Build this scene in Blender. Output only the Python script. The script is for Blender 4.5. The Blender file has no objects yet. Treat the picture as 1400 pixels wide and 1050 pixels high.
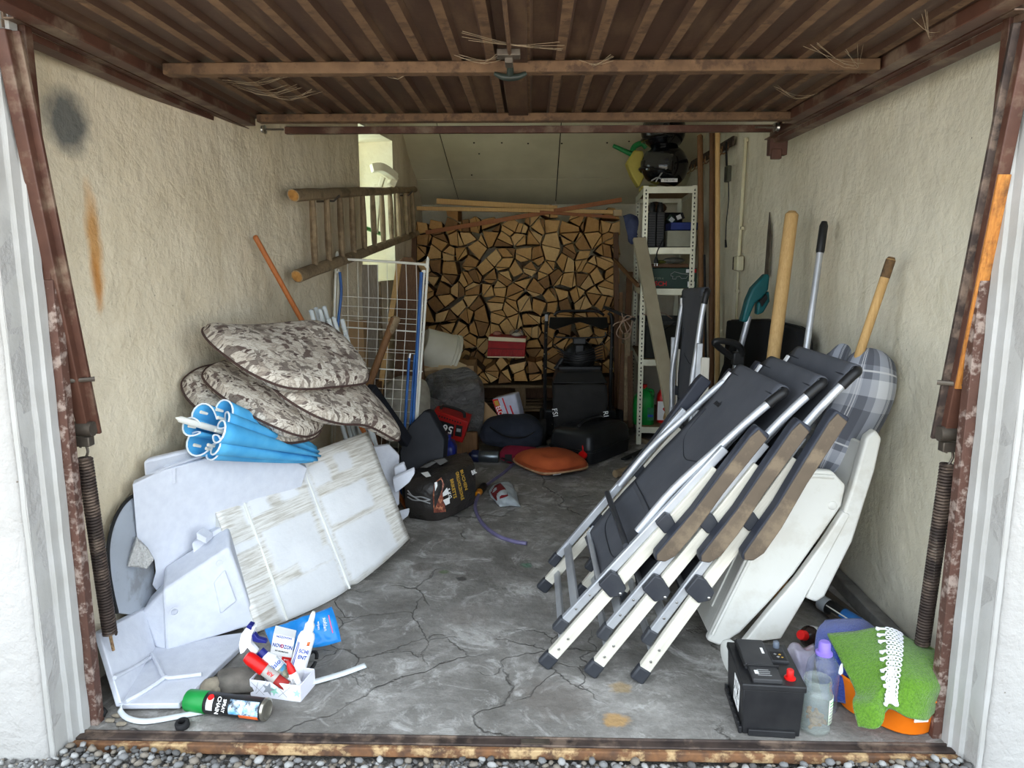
import bpy, bmesh, math, random
from mathutils import Vector, Matrix, noise

R = random.Random(11)
SC = bpy.context.scene
COL = SC.collection
rad = math.radians

# ---------------------------------------------------------------- camera, sky, exposure
CAM_H, PITCH, YAW, FPX = 1.4, rad(9.5), rad(1.43), 1000.0
cam_data = bpy.data.cameras.new('camera')
cam_data.sensor_width = 36.0
cam_data.lens = FPX / 1400 * 36.0
cam_data.clip_start = 0.05
cam = bpy.data.objects.new('camera', cam_data)
COL.objects.link(cam)
cam.location = (0, 0, CAM_H)
cam.rotation_euler = (math.pi / 2 - PITCH, 0, YAW)
SC.camera = cam

world = bpy.data.worlds.new('world')
SC.world = world
world.use_nodes = True
wn = world.node_tree.nodes
bg = wn['Background']
bg.inputs['Color'].default_value = (0.80, 0.90, 1.0, 1)
bg.inputs['Strength'].default_value = 1.0
SC.view_settings.view_transform = 'Standard'
SC.view_settings.look = 'None'
SC.view_settings.gamma = 1.0
SC.view_settings.use_curve_mapping = False
SC.view_settings.exposure = 2.2
try:
    SC.cycles.max_bounces = 14
    SC.cycles.diffuse_bounces = 10
    SC.cycles.transparent_max_bounces = 16
    SC.cycles.use_denoising = True
except Exception:
    pass

# high sun behind the garage: the front is in its shade, the yard before it is lit
sun_d = bpy.data.lights.new('sun', 'SUN')
sun_d.energy = 16.0
sun_d.angle = rad(.6)
sun_d.color = (1.0, .94, .82)
sun = bpy.data.objects.new('sun', sun_d)
COL.objects.link(sun)
sun.rotation_euler = Vector((-.25, .5, 1.0)).to_track_quat('Z', 'Y').to_euler()

# ---------------------------------------------------------------- where things stand
_f = Vector((-math.sin(YAW) * math.cos(PITCH), math.cos(YAW) * math.cos(PITCH), -math.sin(PITCH)))
_r = Vector((math.cos(YAW), math.sin(YAW), 0))
_u = _r.cross(_f)
CAM = Vector((0, 0, CAM_H))

def ray(x, y):
    return _f + _r * ((x - 700) / FPX) + _u * ((525 - y) / FPX)
def P(x, y, Y):            # the point of the place at distance Y into the garage
    d = ray(x, y)
    return CAM + d * (Y / d.y)
def F(x, y, z=0.0):        # the point of the place at height z
    d = ray(x, y)
    return CAM + d * ((z - CAM_H) / d.z)
def PX(x, y, X):           # the point of the place on the plane at side X
    d = ray(x, y)
    return CAM + d * (X / d.x)
def V(*a):
    return Vector(a[0]) if len(a) == 1 else Vector(a)

# ---------------------------------------------------------------- mesh builder
class B:
    def __init__(s):
        s.v, s.f, s.m, s.uv = [], [], [], {}
    def add(s, vs, fs, mi=0):
        o = len(s.v)
        s.v += [Vector(p) for p in vs]
        s.f += [tuple(i + o for i in f) for f in fs]
        s.m += [mi] * len(fs)
        return o
    def box(s, c, sz, mx=None, mi=0):
        c = Vector(c)
        vs = []
        for dz in (-.5, .5):
            for dx, dy in ((-.5, -.5), (.5, -.5), (.5, .5), (-.5, .5)):
                p = Vector((dx * sz[0], dy * sz[1], dz * sz[2]))
                vs.append(c + (mx @ p if mx else p))
        s.add(vs, [(3, 2, 1, 0), (4, 5, 6, 7), (0, 1, 5, 4), (1, 2, 6, 5), (2, 3, 7, 6), (3, 0, 4, 7)], mi)
        return s
    def beam(s, a, b, w, h, up=(0, 0, 1), mi=0):     # square bar from a to b
        a, b = Vector(a), Vector(b)
        d = (b - a).normalized()
        x = d.cross(Vector(up))
        if x.length < 1e-5: x = d.cross(Vector((0, 1, 0)))
        x.normalize()
        y = x.cross(d)
        vs = []
        for p in (a, b):
            for i, j in ((-.5, -.5), (.5, -.5), (.5, .5), (-.5, .5)):
                vs.append(p + x * (i * w) + y * (j * h))
        s.add(vs, [(0, 1, 2, 3)[::-1], (4, 5, 6, 7), (0, 1, 5, 4), (1, 2, 6, 5), (2, 3, 7, 6), (3, 0, 4, 7)], mi)
        return s
    def tube(s, pts, r, n=10, closed=False, mi=0, cap=True, sx=1.0):
        pts = [Vector(p) for p in pts]
        N = len(pts)
        rs = r if isinstance(r, (list, tuple)) else [r] * N
        x = None
        rings = []
        for i, p in enumerate(pts):
            if closed:
                t = (pts[(i + 1) % N] - pts[i - 1])
            else:
                t = pts[min(i + 1, N - 1)] - pts[max(i - 1, 0)]
            t.normalize()
            if x is None:
                x = t.orthogonal().normalized()
            x = (x - t * x.dot(t)).normalized()
            y = t.cross(x)
            rings.append([p + (x * math.cos(2 * math.pi * k / n) * sx + y * math.sin(2 * math.pi * k / n)) * rs[i] for k in range(n)])
        vs = [v for rg in rings for v in rg]
        fs = []
        for i in range(N if closed else N - 1):
            j = (i + 1) % N
            for k in range(n):
                l = (k + 1) % n
                fs.append((i * n + k, i * n + l, j * n + l, j * n + k))
        if cap and not closed:
            fs.append(tuple(range(n))[::-1])
            fs.append(tuple((N - 1) * n + k for k in range(n)))
        s.add(vs, fs, mi)
        return s
    def lathe(s, prof, n=24, mx=None, mi=0, arc=None):      # profile of (radius, height) about z
        mx = mx or Matrix.Identity(4)
        vs, fs = [], []
        for r, z in prof:
            for k in range(n):
                a = 2 * math.pi * k / n
                vs.append(mx @ Vector((r * math.cos(a), r * math.sin(a), z)))
        for i in range(len(prof) - 1):
            for k in range(n):
                l = (k + 1) % n
                fs.append((i * n + k, i * n + l, (i + 1) * n + l, (i + 1) * n + k))
        if prof[0][0] > 1e-6: fs.append(tuple(range(n))[::-1])
        if prof[-1][0] > 1e-6: fs.append(tuple((len(prof) - 1) * n + k for k in range(n)))
        s.add(vs, fs, mi)
        return s
    def prism(s, poly, t, mx=None, mi=0, mi2=None):            # outline in xy, from z=0 to z=t
        mx = mx or Matrix.Identity(4)
        n = len(poly)
        vs = [mx @ Vector((p[0], p[1], 0)) for p in poly] + [mx @ Vector((p[0], p[1], t)) for p in poly]
        o = s.add(vs, [tuple(range(n))[::-1], tuple(range(n, 2 * n))], mi)
        k = len(s.f)
        s.f += [tuple(o + q for q in (i, (i + 1) % n, (i + 1) % n + n, i + n)) for i in range(n)]
        s.m += [mi if mi2 is None else mi2] * n
        return s
    def grid(s, rows, mi=0, wu=False, wv=False, uv=True):
        nr, nc = len(rows), len(rows[0])
        o = s.add([p for r in rows for p in r], [], mi)
        for i in range(nr if wu else nr - 1):
            for j in range(nc if wv else nc - 1):
                a, b = i, (i + 1) % nr
                c, d = j, (j + 1) % nc
                s.f.append((o + a * nc + c, o + a * nc + d, o + b * nc + d, o + b * nc + c)); s.m.append(mi)
        if uv:
            for i in range(nr):
                for j in range(nc):
                    s.uv[o + i * nc + j] = (j / (nc - 1), i / (nr - 1))
        return s
    def ball(s, c, r, n=12, mx=None, mi=0):
        r = r if isinstance(r, (tuple, list)) else (r, r, r)
        c = Vector(c)
        m = n // 2
        vs, fs = [], []
        for i in range(m + 1):
            th = math.pi * i / m
            for k in range(n):
                ph = 2 * math.pi * k / n
                p = Vector((r[0] * math.sin(th) * math.cos(ph), r[1] * math.sin(th) * math.sin(ph), -r[2] * math.cos(th)))
                vs.append(c + (mx @ p if mx else p))
        for i in range(m):
            for k in range(n):
                l = (k + 1) % n
                fs.append((i * n + k, i * n + l, (i + 1) * n + l, (i + 1) * n + k))
        s.add(vs, fs, mi)
        return s

def build(name, b, mats, parent=None, smooth=True, bevel=0, seg=2, sharp=40, local=False, sub=0, solid=0, kind=None, label=None, base=True):
    """One mesh object. Points are in world space unless local; a child gets them in its thing's own space."""
    me = bpy.data.meshes.new(name)
    vs = b.v
    ob = bpy.data.objects.new(name, me)
    COL.objects.link(ob)
    if parent is not None:
        ob.parent = parent
        if not local:
            mx = WM(parent).inverted()
            vs = [mx @ p for p in vs]
    elif not local:
        lo = Vector([min(p[i] for p in vs) for i in range(3)])
        hi = Vector([max(p[i] for p in vs) for i in range(3)])
        org = Vector(((lo.x + hi.x) / 2, (lo.y + hi.y) / 2, lo.z))
        ob.location = org
        vs = [p - org for p in vs]
    me.from_pydata([tuple(p) for p in vs], [], b.f)
    mats = mats if isinstance(mats, (list, tuple)) else [mats]
    for m in mats: me.materials.append(m)
    if len(mats) > 1: me.polygons.foreach_set('material_index', b.m)
    if b.uv:
        uvl = me.uv_layers.new(name='UVMap')
        for lp in me.loops:
            uvl.data[lp.index].uv = b.uv.get(lp.vertex_index, (0, 0))
    bm = bmesh.new(); bm.from_mesh(me)
    bmesh.ops.recalc_face_normals(bm, faces=bm.faces)
    bm.to_mesh(me); bm.free()
    if smooth:
        me.polygons.foreach_set('use_smooth', [True] * len(me.polygons))
        me.set_sharp_from_angle(angle=rad(sharp))
    if solid:
        md = ob.modifiers.new('thickness', 'SOLIDIFY'); md.thickness = solid; md.offset = 0
    if bevel:
        md = ob.modifiers.new('rounding', 'BEVEL'); md.width = bevel; md.segments = seg
        md.limit_method = 'ANGLE'; md.angle_limit = rad(35)
    if sub:
        md = ob.modifiers.new('smoothing', 'SUBSURF'); md.levels = sub; md.render_levels = sub
    if kind: ob['kind'] = kind
    if label: ob['label'] = label
    return ob

def WM(o):
    m = o.matrix_basis.copy()
    p = o.parent
    while p is not None:
        m = p.matrix_basis @ m
        p = p.parent
    return m

def tag(o, label, cat, group=None):
    o['label'] = label; o['category'] = cat
    if group: o['group'] = group
    return o
def thing(name, label, cat, loc=(0, 0, 0), group=None, mx=None):
    o = bpy.data.objects.new(name, None)
    COL.objects.link(o)
    o.empty_display_size = .05
    if mx is not None: o.matrix_basis = mx
    else: o.location = loc
    return tag(o, label, cat, group)
def structure(name, b, m, parent=None, **k):
    o = build(name, b, m, parent, **k)
    if parent is None: o['kind'] = 'structure'
    return o
def copy_thing(root, loc=None, mx=None, label=None):
    c = root.copy(); COL.objects.link(c)
    if mx is not None: c.matrix_basis = mx
    elif loc is not None: c.location = loc
    if label: c['label'] = label
    for ch in [o for o in COL.objects if o.parent == root]:
        d = ch.copy(); COL.objects.link(d); d.parent = c
        for g in [o for o in COL.objects if o.parent == ch]:
            e = g.copy(); COL.objects.link(e); e.parent = d
    return c
def frame(o, x, y):          # a placement from an origin, an x direction and a rough y direction
    x = Vector(x).normalized()
    z = x.cross(Vector(y)).normalized()
    y = z.cross(x)
    m = Matrix((x, y, z)).transposed().to_4x4()
    m.translation = Vector(o)
    return m
def along(a, b, roll=(0, 0, 1)):   # a placement at a whose z runs to b
    a, b = Vector(a), Vector(b)
    z = (b - a).normalized()
    x = z.cross(Vector(roll))
    if x.length < 1e-4: x = z.cross(Vector((0, 1, 0)))
    x.normalize()
    y = z.cross(x)
    m = Matrix((x, y, z)).transposed().to_4x4()
    m.translation = a
    return m
def cr(p0, p1, p2, p3, t):
    return .5 * ((2 * p1) + (p2 - p0) * t + (2 * p0 - 5 * p1 + 4 * p2 - p3) * t * t + (3 * p1 - p0 - 3 * p2 + p3) * t ** 3)
def spline(pts, n, closed=False):
    pts = [Vector(p) for p in pts]
    N = len(pts)
    out = []
    for i in range(n if closed else n + 1):
        t = i / n * (N if closed else N - 1)
        k = min(int(t), N - 1 if closed else N - 2)
        g = (lambda q: pts[q % N]) if closed else (lambda q: pts[q] if 0 <= q < N else (2 * pts[0] - pts[1] if q < 0 else 2 * pts[-1] - pts[-2]))
        out.append(cr(g(k - 1), g(k), g(k + 1), g(k + 2), t - k))
    return out
def patch(ctrl, nu, nv):     # smooth surface through rows of control points
    rows = [spline(r, nv) for r in ctrl]
    cols = [spline([r[j] for r in rows], nu) for j in range(nv + 1)]
    return [[cols[j][i] for j in range(nv + 1)] for i in range(nu + 1)]
def rrect(w, h, r, n=5):     # rounded rectangle about the origin
    out = []
    for cx, cy, a0 in ((w / 2 - r, h / 2 - r, 0), (-w / 2 + r, h / 2 - r, 90), (-w / 2 + r, -h / 2 + r, 180), (w / 2 - r, -h / 2 + r, 270)):
        for k in range(n + 1):
            a = rad(a0 + 90 * k / n)
            out.append((cx + r * math.cos(a), cy + r * math.sin(a)))
    return out
def nz(p, s=1.0):
    return noise.noise(Vector(p) * s)

_fonts = {}
def lettering(txt, size, mx, m, parent, bold=False, name='lettering', depth=.0004, shear=0, sx=1.0, center=True):
    cu = bpy.data.curves.new('t', 'FONT')
    cu.body = txt; cu.size = size; cu.extrude = depth; cu.shear = shear
    cu.align_x = 'CENTER' if center else 'LEFT'; cu.align_y = 'CENTER'
    cu.resolution_u = 2
    if bold: cu.offset = size * .018
    tmp = bpy.data.objects.new('t', cu)
    COL.objects.link(tmp)
    dg = bpy.context.evaluated_depsgraph_get()
    me0 = tmp.evaluated_get(dg).to_mesh()
    b = B()
    b.add([mx @ Vector((v.co.x * sx, v.co.y, v.co.z)) for v in me0.vertices], [tuple(p.vertices) for p in me0.polygons])
    tmp.evaluated_get(dg).to_mesh_clear()
    bpy.data.objects.remove(tmp); bpy.data.curves.remove(cu)
    return build(name, b, m, parent, smooth=False)

# ---------------------------------------------------------------- materials
def lin(c):
    out = []
    for v in c[:3]:
        v = v / 255
        out.append(v / 12.92 if v <= .04045 else ((v + .055) / 1.055) ** 2.4)
    return (*out, 1)
class N:
    """Small helper around a material's node tree."""
    def __init__(s, name):
        s.mat = bpy.data.materials.new(name)
        s.mat.use_nodes = True
        s.t = s.mat.node_tree
        s.p = s.t.nodes['Principled BSDF']
        s.tc = s.t.nodes.new('ShaderNodeTexCoord')
    def n(s, typ, **k):
        nd = s.t.nodes.new(typ)
        for a, v in k.items():
            if a.startswith('i_'): nd.inputs[a[2:].replace('_', ' ')].default_value = v
            else: setattr(nd, a, v)
        return nd
    def l(s, a, b):
        s.t.links.new(a, b)
    def co(s, kind='Object', sc=(1, 1, 1), rot=(0, 0, 0), loc=(0, 0, 0)):
        m = s.n('ShaderNodeMapping')
        m.inputs['Scale'].default_value = sc; m.inputs['Rotation'].default_value = rot; m.inputs['Location'].default_value = loc
        if kind == 'World':
            g = s.n('ShaderNodeNewGeometry'); s.l(g.outputs['Position'], m.inputs['Vector'])
        else:
            s.l(s.tc.outputs[kind], m.inputs['Vector'])
        return m.outputs[0]
    def noise(s, vec, scale, detail=5, rough=.55, dist=0):
        nd = s.n('ShaderNodeTexNoise', i_Scale=scale, i_Detail=detail, i_Roughness=rough, i_Distortion=dist)
        s.l(vec, nd.inputs['Vector'])
        return nd.outputs['Fac']
    def vor(s, vec, scale, feature='F1', out='Distance', rnd=1.0):
        nd = s.n('ShaderNodeTexVoronoi', feature=feature, i_Scale=scale, i_Randomness=rnd)
        s.l(vec, nd.inputs['Vector'])
        return nd.outputs[out]
    def wave(s, vec, scale, dist=0, typ='BANDS', d='X', prof='SIN', ds=1.0):
        nd = s.n('ShaderNodeTexWave', wave_type=typ, bands_direction=d, wave_profile=prof, i_Scale=scale, i_Distortion=dist)
        nd.inputs['Detail Scale'].default_value = ds
        s.l(vec, nd.inputs['Vector'])
        return nd.outputs['Fac']
    def ramp(s, fac, stops, interp='LINEAR'):
        nd = s.n('ShaderNodeValToRGB')
        nd.color_ramp.interpolation = interp
        e = nd.color_ramp.elements
        while len(e) < len(stops): e.new(.5)
        for el, (p, c) in zip(e, stops):
            el.position = p
            el.color = lin(c) if isinstance(c, tuple) else (c, c, c, 1)
        s.l(fac, nd.inputs[0])
        return nd.outputs[0]
    def mix(s, fac, a, b, mode='MIX'):
        nd = s.n('ShaderNodeMix', data_type='RGBA', blend_type=mode)
        for sock, v in ((nd.inputs[0], fac), (nd.inputs[6], a), (nd.inputs[7], b)):
            if isinstance(v, tuple): sock.default_value = lin(v)
            elif isinstance(v, (int, float)): sock.default_value = v
            else: s.l(v, sock)
        return nd.outputs[2]
    def math(s, op, a, b=0.0, clamp=False):
        nd = s.n('ShaderNodeMath', operation=op, use_clamp=clamp)
        for sock, v in ((nd.inputs[0], a), (nd.inputs[1], b)):
            if isinstance(v, (int, float)): sock.default_value = v
            else: s.l(v, sock)
        return nd.outputs[0]
    def sep(s, vec):
        nd = s.n('ShaderNodeSeparateXYZ'); s.l(vec, nd.inputs[0]); return nd.outputs
    def color(s, c):
        if isinstance(c, tuple): s.p.inputs['Base Color'].default_value = lin(c)
        else: s.l(c, s.p.inputs['Base Color'])
    def bump(s, h, strength=.3, dist=.01, chain=None):
        nd = s.n('ShaderNodeBump', i_Strength=strength, i_Distance=dist)
        s.l(h, nd.inputs['Height'])
        if chain is not None: s.l(chain, nd.inputs['Normal'])
        s.l(nd.outputs[0], s.p.inputs['Normal'])
        return nd.outputs[0]
    def set(s, r=None, m=None, **k):
        if r is not None:
            if isinstance(r, (int, float)): s.p.inputs['Roughness'].default_value = r
            else: s.l(r, s.p.inputs['Roughness'])
        if m is not None: s.p.inputs['Metallic'].default_value = m
        s.p.inputs['Specular IOR Level'].default_value = .3
        for a, v in k.items():
            s.p.inputs[a.replace('_', ' ')].default_value = v
        return s.mat
def mat(name, c, c2=None, r=.6, m=0, s=8, bump=0, bs=90, bd=.004, coord='Object', sc=(1, 1, 1), lo=.35, hi=.65, detail=6, c3=None, s3=3, **k):
    n = N(name)
    co = n.co(coord, sc)
    col = c
    if c2:
        col = n.ramp(n.noise(co, s, detail), [(lo, c), (hi, c2)])
        if c3: col = n.mix(n.ramp(n.noise(co, s3, 6, .65), [(.5, 0.0), (.62, 1.0)]), col, c3)
    n.color(col)
    if bump: n.bump(n.noise(co, bs, 4), bump, bd)
    return n.set(r, m, **k)
def wood(name, c, c2, r=.7, s=1.0, sc=(1, 1, 14), bump=.25, dirt=None):
    n = N(name)
    g = n.noise(n.co('Object', tuple(14 * s * v for v in (sc[2] / sc[0] / 1.0, sc[2] / sc[1], 1))), 1.0, 5, .6, .6)
    col = n.ramp(g, [(.3, c2), (.7, c)])
    if dirt: col = n.mix(n.ramp(n.noise(n.co('Object'), 7, 6, .7), [(.48, 0.0), (.62, .8)]), col, dirt)
    n.color(col)
    n.bump(g, bump, .003)
    return n.set(r)
def plain(name, c, r=.5, m=0, **k):
    n = N(name); n.color(c); return n.set(r, m, **k)
def glass(name, c=(235, 245, 245), r=.05, ior=1.45, mixc=.12):
    # thin clear plastic or glass: mostly lets light through, with its own gloss
    n = N(name)
    tr = n.n('ShaderNodeBsdfTransparent'); tr.inputs[0].default_value = lin(c)
    gl = n.n('ShaderNodeBsdfGlossy'); gl.inputs['Roughness'].default_value = r
    df = n.n('ShaderNodeBsdfDiffuse'); df.inputs[0].default_value = lin(c)
    lw = n.n('ShaderNodeLayerWeight'); lw.inputs['Blend'].default_value = .5
    fr_o = n.math('ADD', n.math('MULTIPLY', n.math('POWER', lw.outputs['Facing'], 3.5), .55), .03)
    m1 = n.n('ShaderNodeMixShader'); m1.inputs[0].default_value = mixc
    n.l(tr.outputs[0], m1.inputs[1]); n.l(df.outputs[0], m1.inputs[2])
    m2 = n.n('ShaderNodeMixShader'); n.l(fr_o, m2.inputs[0])
    n.l(m1.outputs[0], m2.inputs[1]); n.l(gl.outputs[0], m2.inputs[2])
    n.l(m2.outputs[0], n.t.nodes['Material Output'].inputs[0])
    return n.mat

M_WHITE_PLASTIC = mat('white_plastic', (226, 226, 218), (214, 214, 204), r=.42, s=5)
M_BLACK_PLASTIC = mat('black_plastic', (26, 26, 27), (36, 36, 36), r=.42, s=12)
M_BLACK_MATT = mat('black_matt', (22, 22, 23), (33, 33, 33), r=.75, s=10)
M_ALU = mat('brushed_aluminium', (196, 199, 203), (170, 173, 178), r=.45, m=.6, s=6, sc=(1, 1, 1))
M_STEEL = mat('bright_steel', (200, 200, 198), (160, 160, 158), r=.28, m=1, s=9)
M_RED_PLASTIC = plain('red_plastic', (196, 22, 20), .35)
M_WHITE_PRINT = plain('white_print', (232, 232, 230), .55)
M_BLACK_PRINT = plain('black_print', (22, 22, 24), .55)
M_RED_PRINT = plain('red_print', (200, 24, 26), .55)
M_GREY_PRINT = plain('grey_print', (150, 150, 150), .55)
M_GREEN_PRINT = plain('green_print', (40, 150, 70), .55)
M_BLUE_PRINT = plain('blue_print', (30, 60, 150), .55)
M_GOLD_PRINT = plain('gold_print', (190, 150, 60), .55)
# ================================================================= the garage itself
# ---- materials
def plaster(name, base, base2, stain, bumps=1.0):
    n = N(name)
    co = n.co('World')
    col = n.ramp(n.noise(co, 2.2, 7, .62), [(.32, base2), (.66, base)])
    col = n.mix(n.ramp(n.noise(n.co('World', (5, 5, 1.2)), 1.6, 6, .7), [(.55, 0.0), (.75, .55)]), col, stain)
    specks = n.ramp(n.vor(co, 17), [(.035, 1.0), (.06, 0.0)])
    col = n.mix(n.math('MULTIPLY', specks, n.ramp(n.noise(co, 3.1, 3), [(.5, 0.0), (.6, .8)])), col, (96, 84, 70))
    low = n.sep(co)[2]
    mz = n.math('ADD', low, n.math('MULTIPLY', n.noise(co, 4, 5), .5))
    col = n.mix(n.ramp(mz, [(.12, .7), (.6, 0.0)]), col, (160, 157, 152))  # low wall dirt; its grey also paints in the cooler light near the floor
    n.color(col)
    b1 = n.bump(n.noise(co, 9, 6, .6), .65 * bumps, .033)
    b2 = n.bump(n.noise(co, 60, 4, .6), .35 * bumps, .006, b1)
    b3 = n.bump(n.ramp(n.vor(n.co('World', (1, 1, .6)), 6, 'DISTANCE_TO_EDGE'), [(0.0, 0.0), (.02, 1.0)]), .12 * bumps, .01, b2)
    n.bump(specks, .25 * bumps, -.01, b3)
    return n
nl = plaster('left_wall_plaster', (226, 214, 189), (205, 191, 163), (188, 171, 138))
# two marks that belong to this wall: a dark grey smear and a rust run
def blob(n, col, cx, cz, rx, rz, c, soft=.5, amt=.9):
    g = n.sep(n.co('World'))
    dx = n.math('DIVIDE', n.math('SUBTRACT', g[1], cx), rx)
    dz = n.math('DIVIDE', n.math('SUBTRACT', g[2], cz), rz)
    d = n.math('SQRT', n.math('ADD', n.math('MULTIPLY', dx, dx), n.math('MULTIPLY', dz, dz)))
    d = n.math('ADD', d, n.math('MULTIPLY', n.math('SUBTRACT', n.noise(n.co('World'), 14, 5), .5), .7))
    return n.mix(n.ramp(d, [(soft, amt), (1.0, 0.0)]), col, c)
def wallx(Y):      # the left wall runs slightly inwards towards the back
    return -1.50 + .1185 * (min(Y, 6.0) - 1.95)
def on_left(x, y):
    Y = 3.0
    for _ in range(40):
        p = PX(x, y, wallx(Y)); Y = .5 * Y + .5 * p.y
    return PX(x, y, wallx(Y))
c0 = nl.p.inputs['Base Color'].links[0].from_socket
pm, pr, pr2 = on_left(93, 166), on_left(130, 335), on_left(133, 385)
c0 = blob(nl, c0, pm.y, pm.z, .125, .125, (98, 99, 95), .45, .95)
c0 = blob(nl, c0, pr.y, pr.z, .045, .24, (196, 140, 70), .3, .85)
c0 = blob(nl, c0, pr2.y, pr2.z, .022, .12, (176, 116, 50), .3, .8)
nl.color(c0)
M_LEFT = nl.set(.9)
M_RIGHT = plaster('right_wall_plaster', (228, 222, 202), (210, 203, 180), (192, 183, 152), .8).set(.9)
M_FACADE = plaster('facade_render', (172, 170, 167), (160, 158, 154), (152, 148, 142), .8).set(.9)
M_REVEAL = mat('white_painted_reveal', (176, 175, 172), (166, 164, 159), r=.75, s=7, bump=.4, bs=45)
nf = N('cracked_concrete')
co = nf.co('World')
warp = nf.n('ShaderNodeMix', data_type='VECTOR'); warp.inputs[0].default_value = .22
nz1 = nf.n('ShaderNodeTexNoise', i_Scale=4.5, i_Detail=7); nf.l(co, nz1.inputs['Vector'])
nf.l(co, warp.inputs[4]); nf.l(nz1.outputs['Color'], warp.inputs[5])
wco = warp.outputs[1]
col = nf.ramp(nf.noise(co, 2.6, 8, .66), [(.32, (98, 95, 90)), (.5, (132, 129, 124)), (.68, (166, 163, 158))])
col = nf.mix(nf.ramp(nf.noise(co, 14, 7, .7), [(.42, .55), (.6, 0.0)]), col, (104, 101, 96))
col = nf.mix(nf.ramp(nf.noise(co, 5.2, 8, .75, 1.2), [(.53, 0.0), (.63, .65)]), col, (184, 182, 178))
cr1 = nf.vor(wco, 1.5, 'DISTANCE_TO_EDGE'); cr2 = nf.vor(wco, 4.3, 'DISTANCE_TO_EDGE')
near = None
for cx_, cy_, rr_ in ((F(490, 860).x, F(490, 860).y, .42), (F(760, 905).x, F(760, 905).y, .30)):
    g_ = nf.sep(co); dx_ = nf.math('SUBTRACT', g_[0], cx_); dy_ = nf.math('SUBTRACT', g_[1], cy_)
    dd = nf.ramp(nf.math('DIVIDE', nf.math('SQRT', nf.math('ADD', nf.math('MULTIPLY', dx_, dx_), nf.math('MULTIPLY', dy_, dy_))), rr_), [(.6, 1.0), (1.0, 0.0)])
    near = dd if near is None else nf.math('MAXIMUM', near, dd)
crack = nf.math('MULTIPLY', nf.ramp(cr1, [(.0, 1.0), (.008, 0.0)]), nf.ramp(nf.noise(co, 1.7, 4), [(.46, 0.0), (.56, 1.0)]))
crack2 = nf.math('MULTIPLY', nf.ramp(cr2, [(.0, 1.0), (.012, 0.0)]), near)
crack = nf.math('MAXIMUM', crack, crack2)
col = nf.mix(nf.math('MULTIPLY', crack, .5), col, (84, 80, 74))
def spot(n, col, x, y, r, c, amt=.8):
    p = F(x, y); g = n.sep(n.co('World'))
    dx = n.math('SUBTRACT', g[0], p.x); dy = n.math('SUBTRACT', g[1], p.y)
    d = n.math('DIVIDE', n.math('SQRT', n.math('ADD', n.math('MULTIPLY', dx, dx), n.math('MULTIPLY', dy, dy))), r)
    d = n.math('ADD', d, n.math('MULTIPLY', n.math('SUBTRACT', n.noise(n.co('World'), 22, 5), .5), 1.3))
    return n.mix(n.ramp(d, [(.55, amt), (.95, 0.0)]), col, c)
for x, y, r, c, a in ((843, 985, .05, (176, 140, 88), .8), (848, 940, .045, (156, 132, 92), .7), (760, 955, .15, (112, 106, 100), .6), (577, 775, .07, (92, 86, 80), .7),
                      (720, 772, .035, (40, 110, 80), .6), (607, 783, .03, (90, 104, 70), .7), (630, 792, .03, (50, 48, 45), .8), (640, 840, .12, (120, 114, 108), .5)):
    col = spot(nf, col, x, y, r, c, a)
nf.color(col)
b1 = nf.bump(nf.noise(co, 30, 7, .7), .5, .010)
b2 = nf.bump(nf.noise(co, 4, 5), .5, .05, b1)
nf.bump(crack, .8, -.012, b2)
M_FLOOR = nf.set(.88)
M_BROWN_METAL = mat('brown_painted_steel', (88, 58, 46), (70, 44, 35), r=.5, s=9, c3=(118, 100, 84), s3=5)
M_BROWN_FLAKED = mat('flaking_brown_paint', (92, 64, 54), (76, 52, 44), r=.65, s=12, bump=.4, bs=60)
M_BROWN_CHIPPED = mat('chipped_brown_paint', (92, 64, 54), (78, 54, 45), r=.65, s=12, c3=(150, 134, 124), s3=32, bump=.4, bs=60)
M_RAW_STEEL = mat('dull_steel', (108, 100, 90), (84, 76, 68), r=.5, m=.6, s=14)
M_RUST = mat('rusty_steel', (126, 88, 58), (84, 62, 48), r=.85, s=22, bump=.5, bs=70, c3=(178, 150, 110), s3=18)
M_DARK_STEEL = mat('dark_worn_steel', (78, 66, 60), (54, 46, 43), r=.6, m=.3, s=18, c3=(112, 96, 84), s3=11)
M_DUSTY_BAR = mat('dusty_brown_bar', (112, 87, 64), (90, 68, 50), r=.8, s=16, c3=(76, 57, 43), s3=20)
M_PANEL = mat('grey_green_board', (212, 207, 178), (196, 191, 162), r=.8, s=2.5, bump=.1, bs=30)

# ---- floor, sill, ground
SILL_Y0, SILL_Y1 = 1.925, 1.975
b = B(); b.grid([[V(x / 10 - 2.2, SILL_Y1 - .004 + y / 10, (.004 * nz((x * .31, y * .31, 3.3)) + .003 * nz((x * .9, y * .9, 1))) if y > 0 else 0) for x in range(40)] for y in range(53)], uv=False)
b.v = [V(p.x, p.y, p.z) for p in b.v]
for i in (0, 39):
    pass
o = structure('floor', b, M_FLOOR, smooth=True, sharp=180)
sill = B()
sill.box((-.055, 1.9575, -.014), (2.60, .027, .026)).box((-.055, 1.974, -.004), (2.60, .007, .018))
SILLO = structure('trim_1', sill, M_DARK_STEEL, bevel=.002, label='steel door sill let into the concrete')
s2 = B(); s2.box((-.055, 1.934, -.020), (2.60, .019, .030)); build('rust_strip', s2, M_RUST, SILLO, bevel=.004, label='rusty front strip')
s3 = B(); s3.box((.02, 1.957, .001), (.085, .020, .006)); build('latch_plate', s3, M_RAW_STEEL, SILLO)
M_SOIL = mat('gravel_bed', (98, 94, 88), (132, 128, 122), r=.95, s=60, bump=.8, bs=80, bd=.02, coord='World')
g = B(); g.add([(-14, -14, -.06), (14, -14, -.06), (14, 2.30, -.06), (-14, 2.30, -.06)], [(0, 1, 2, 3)])
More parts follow.
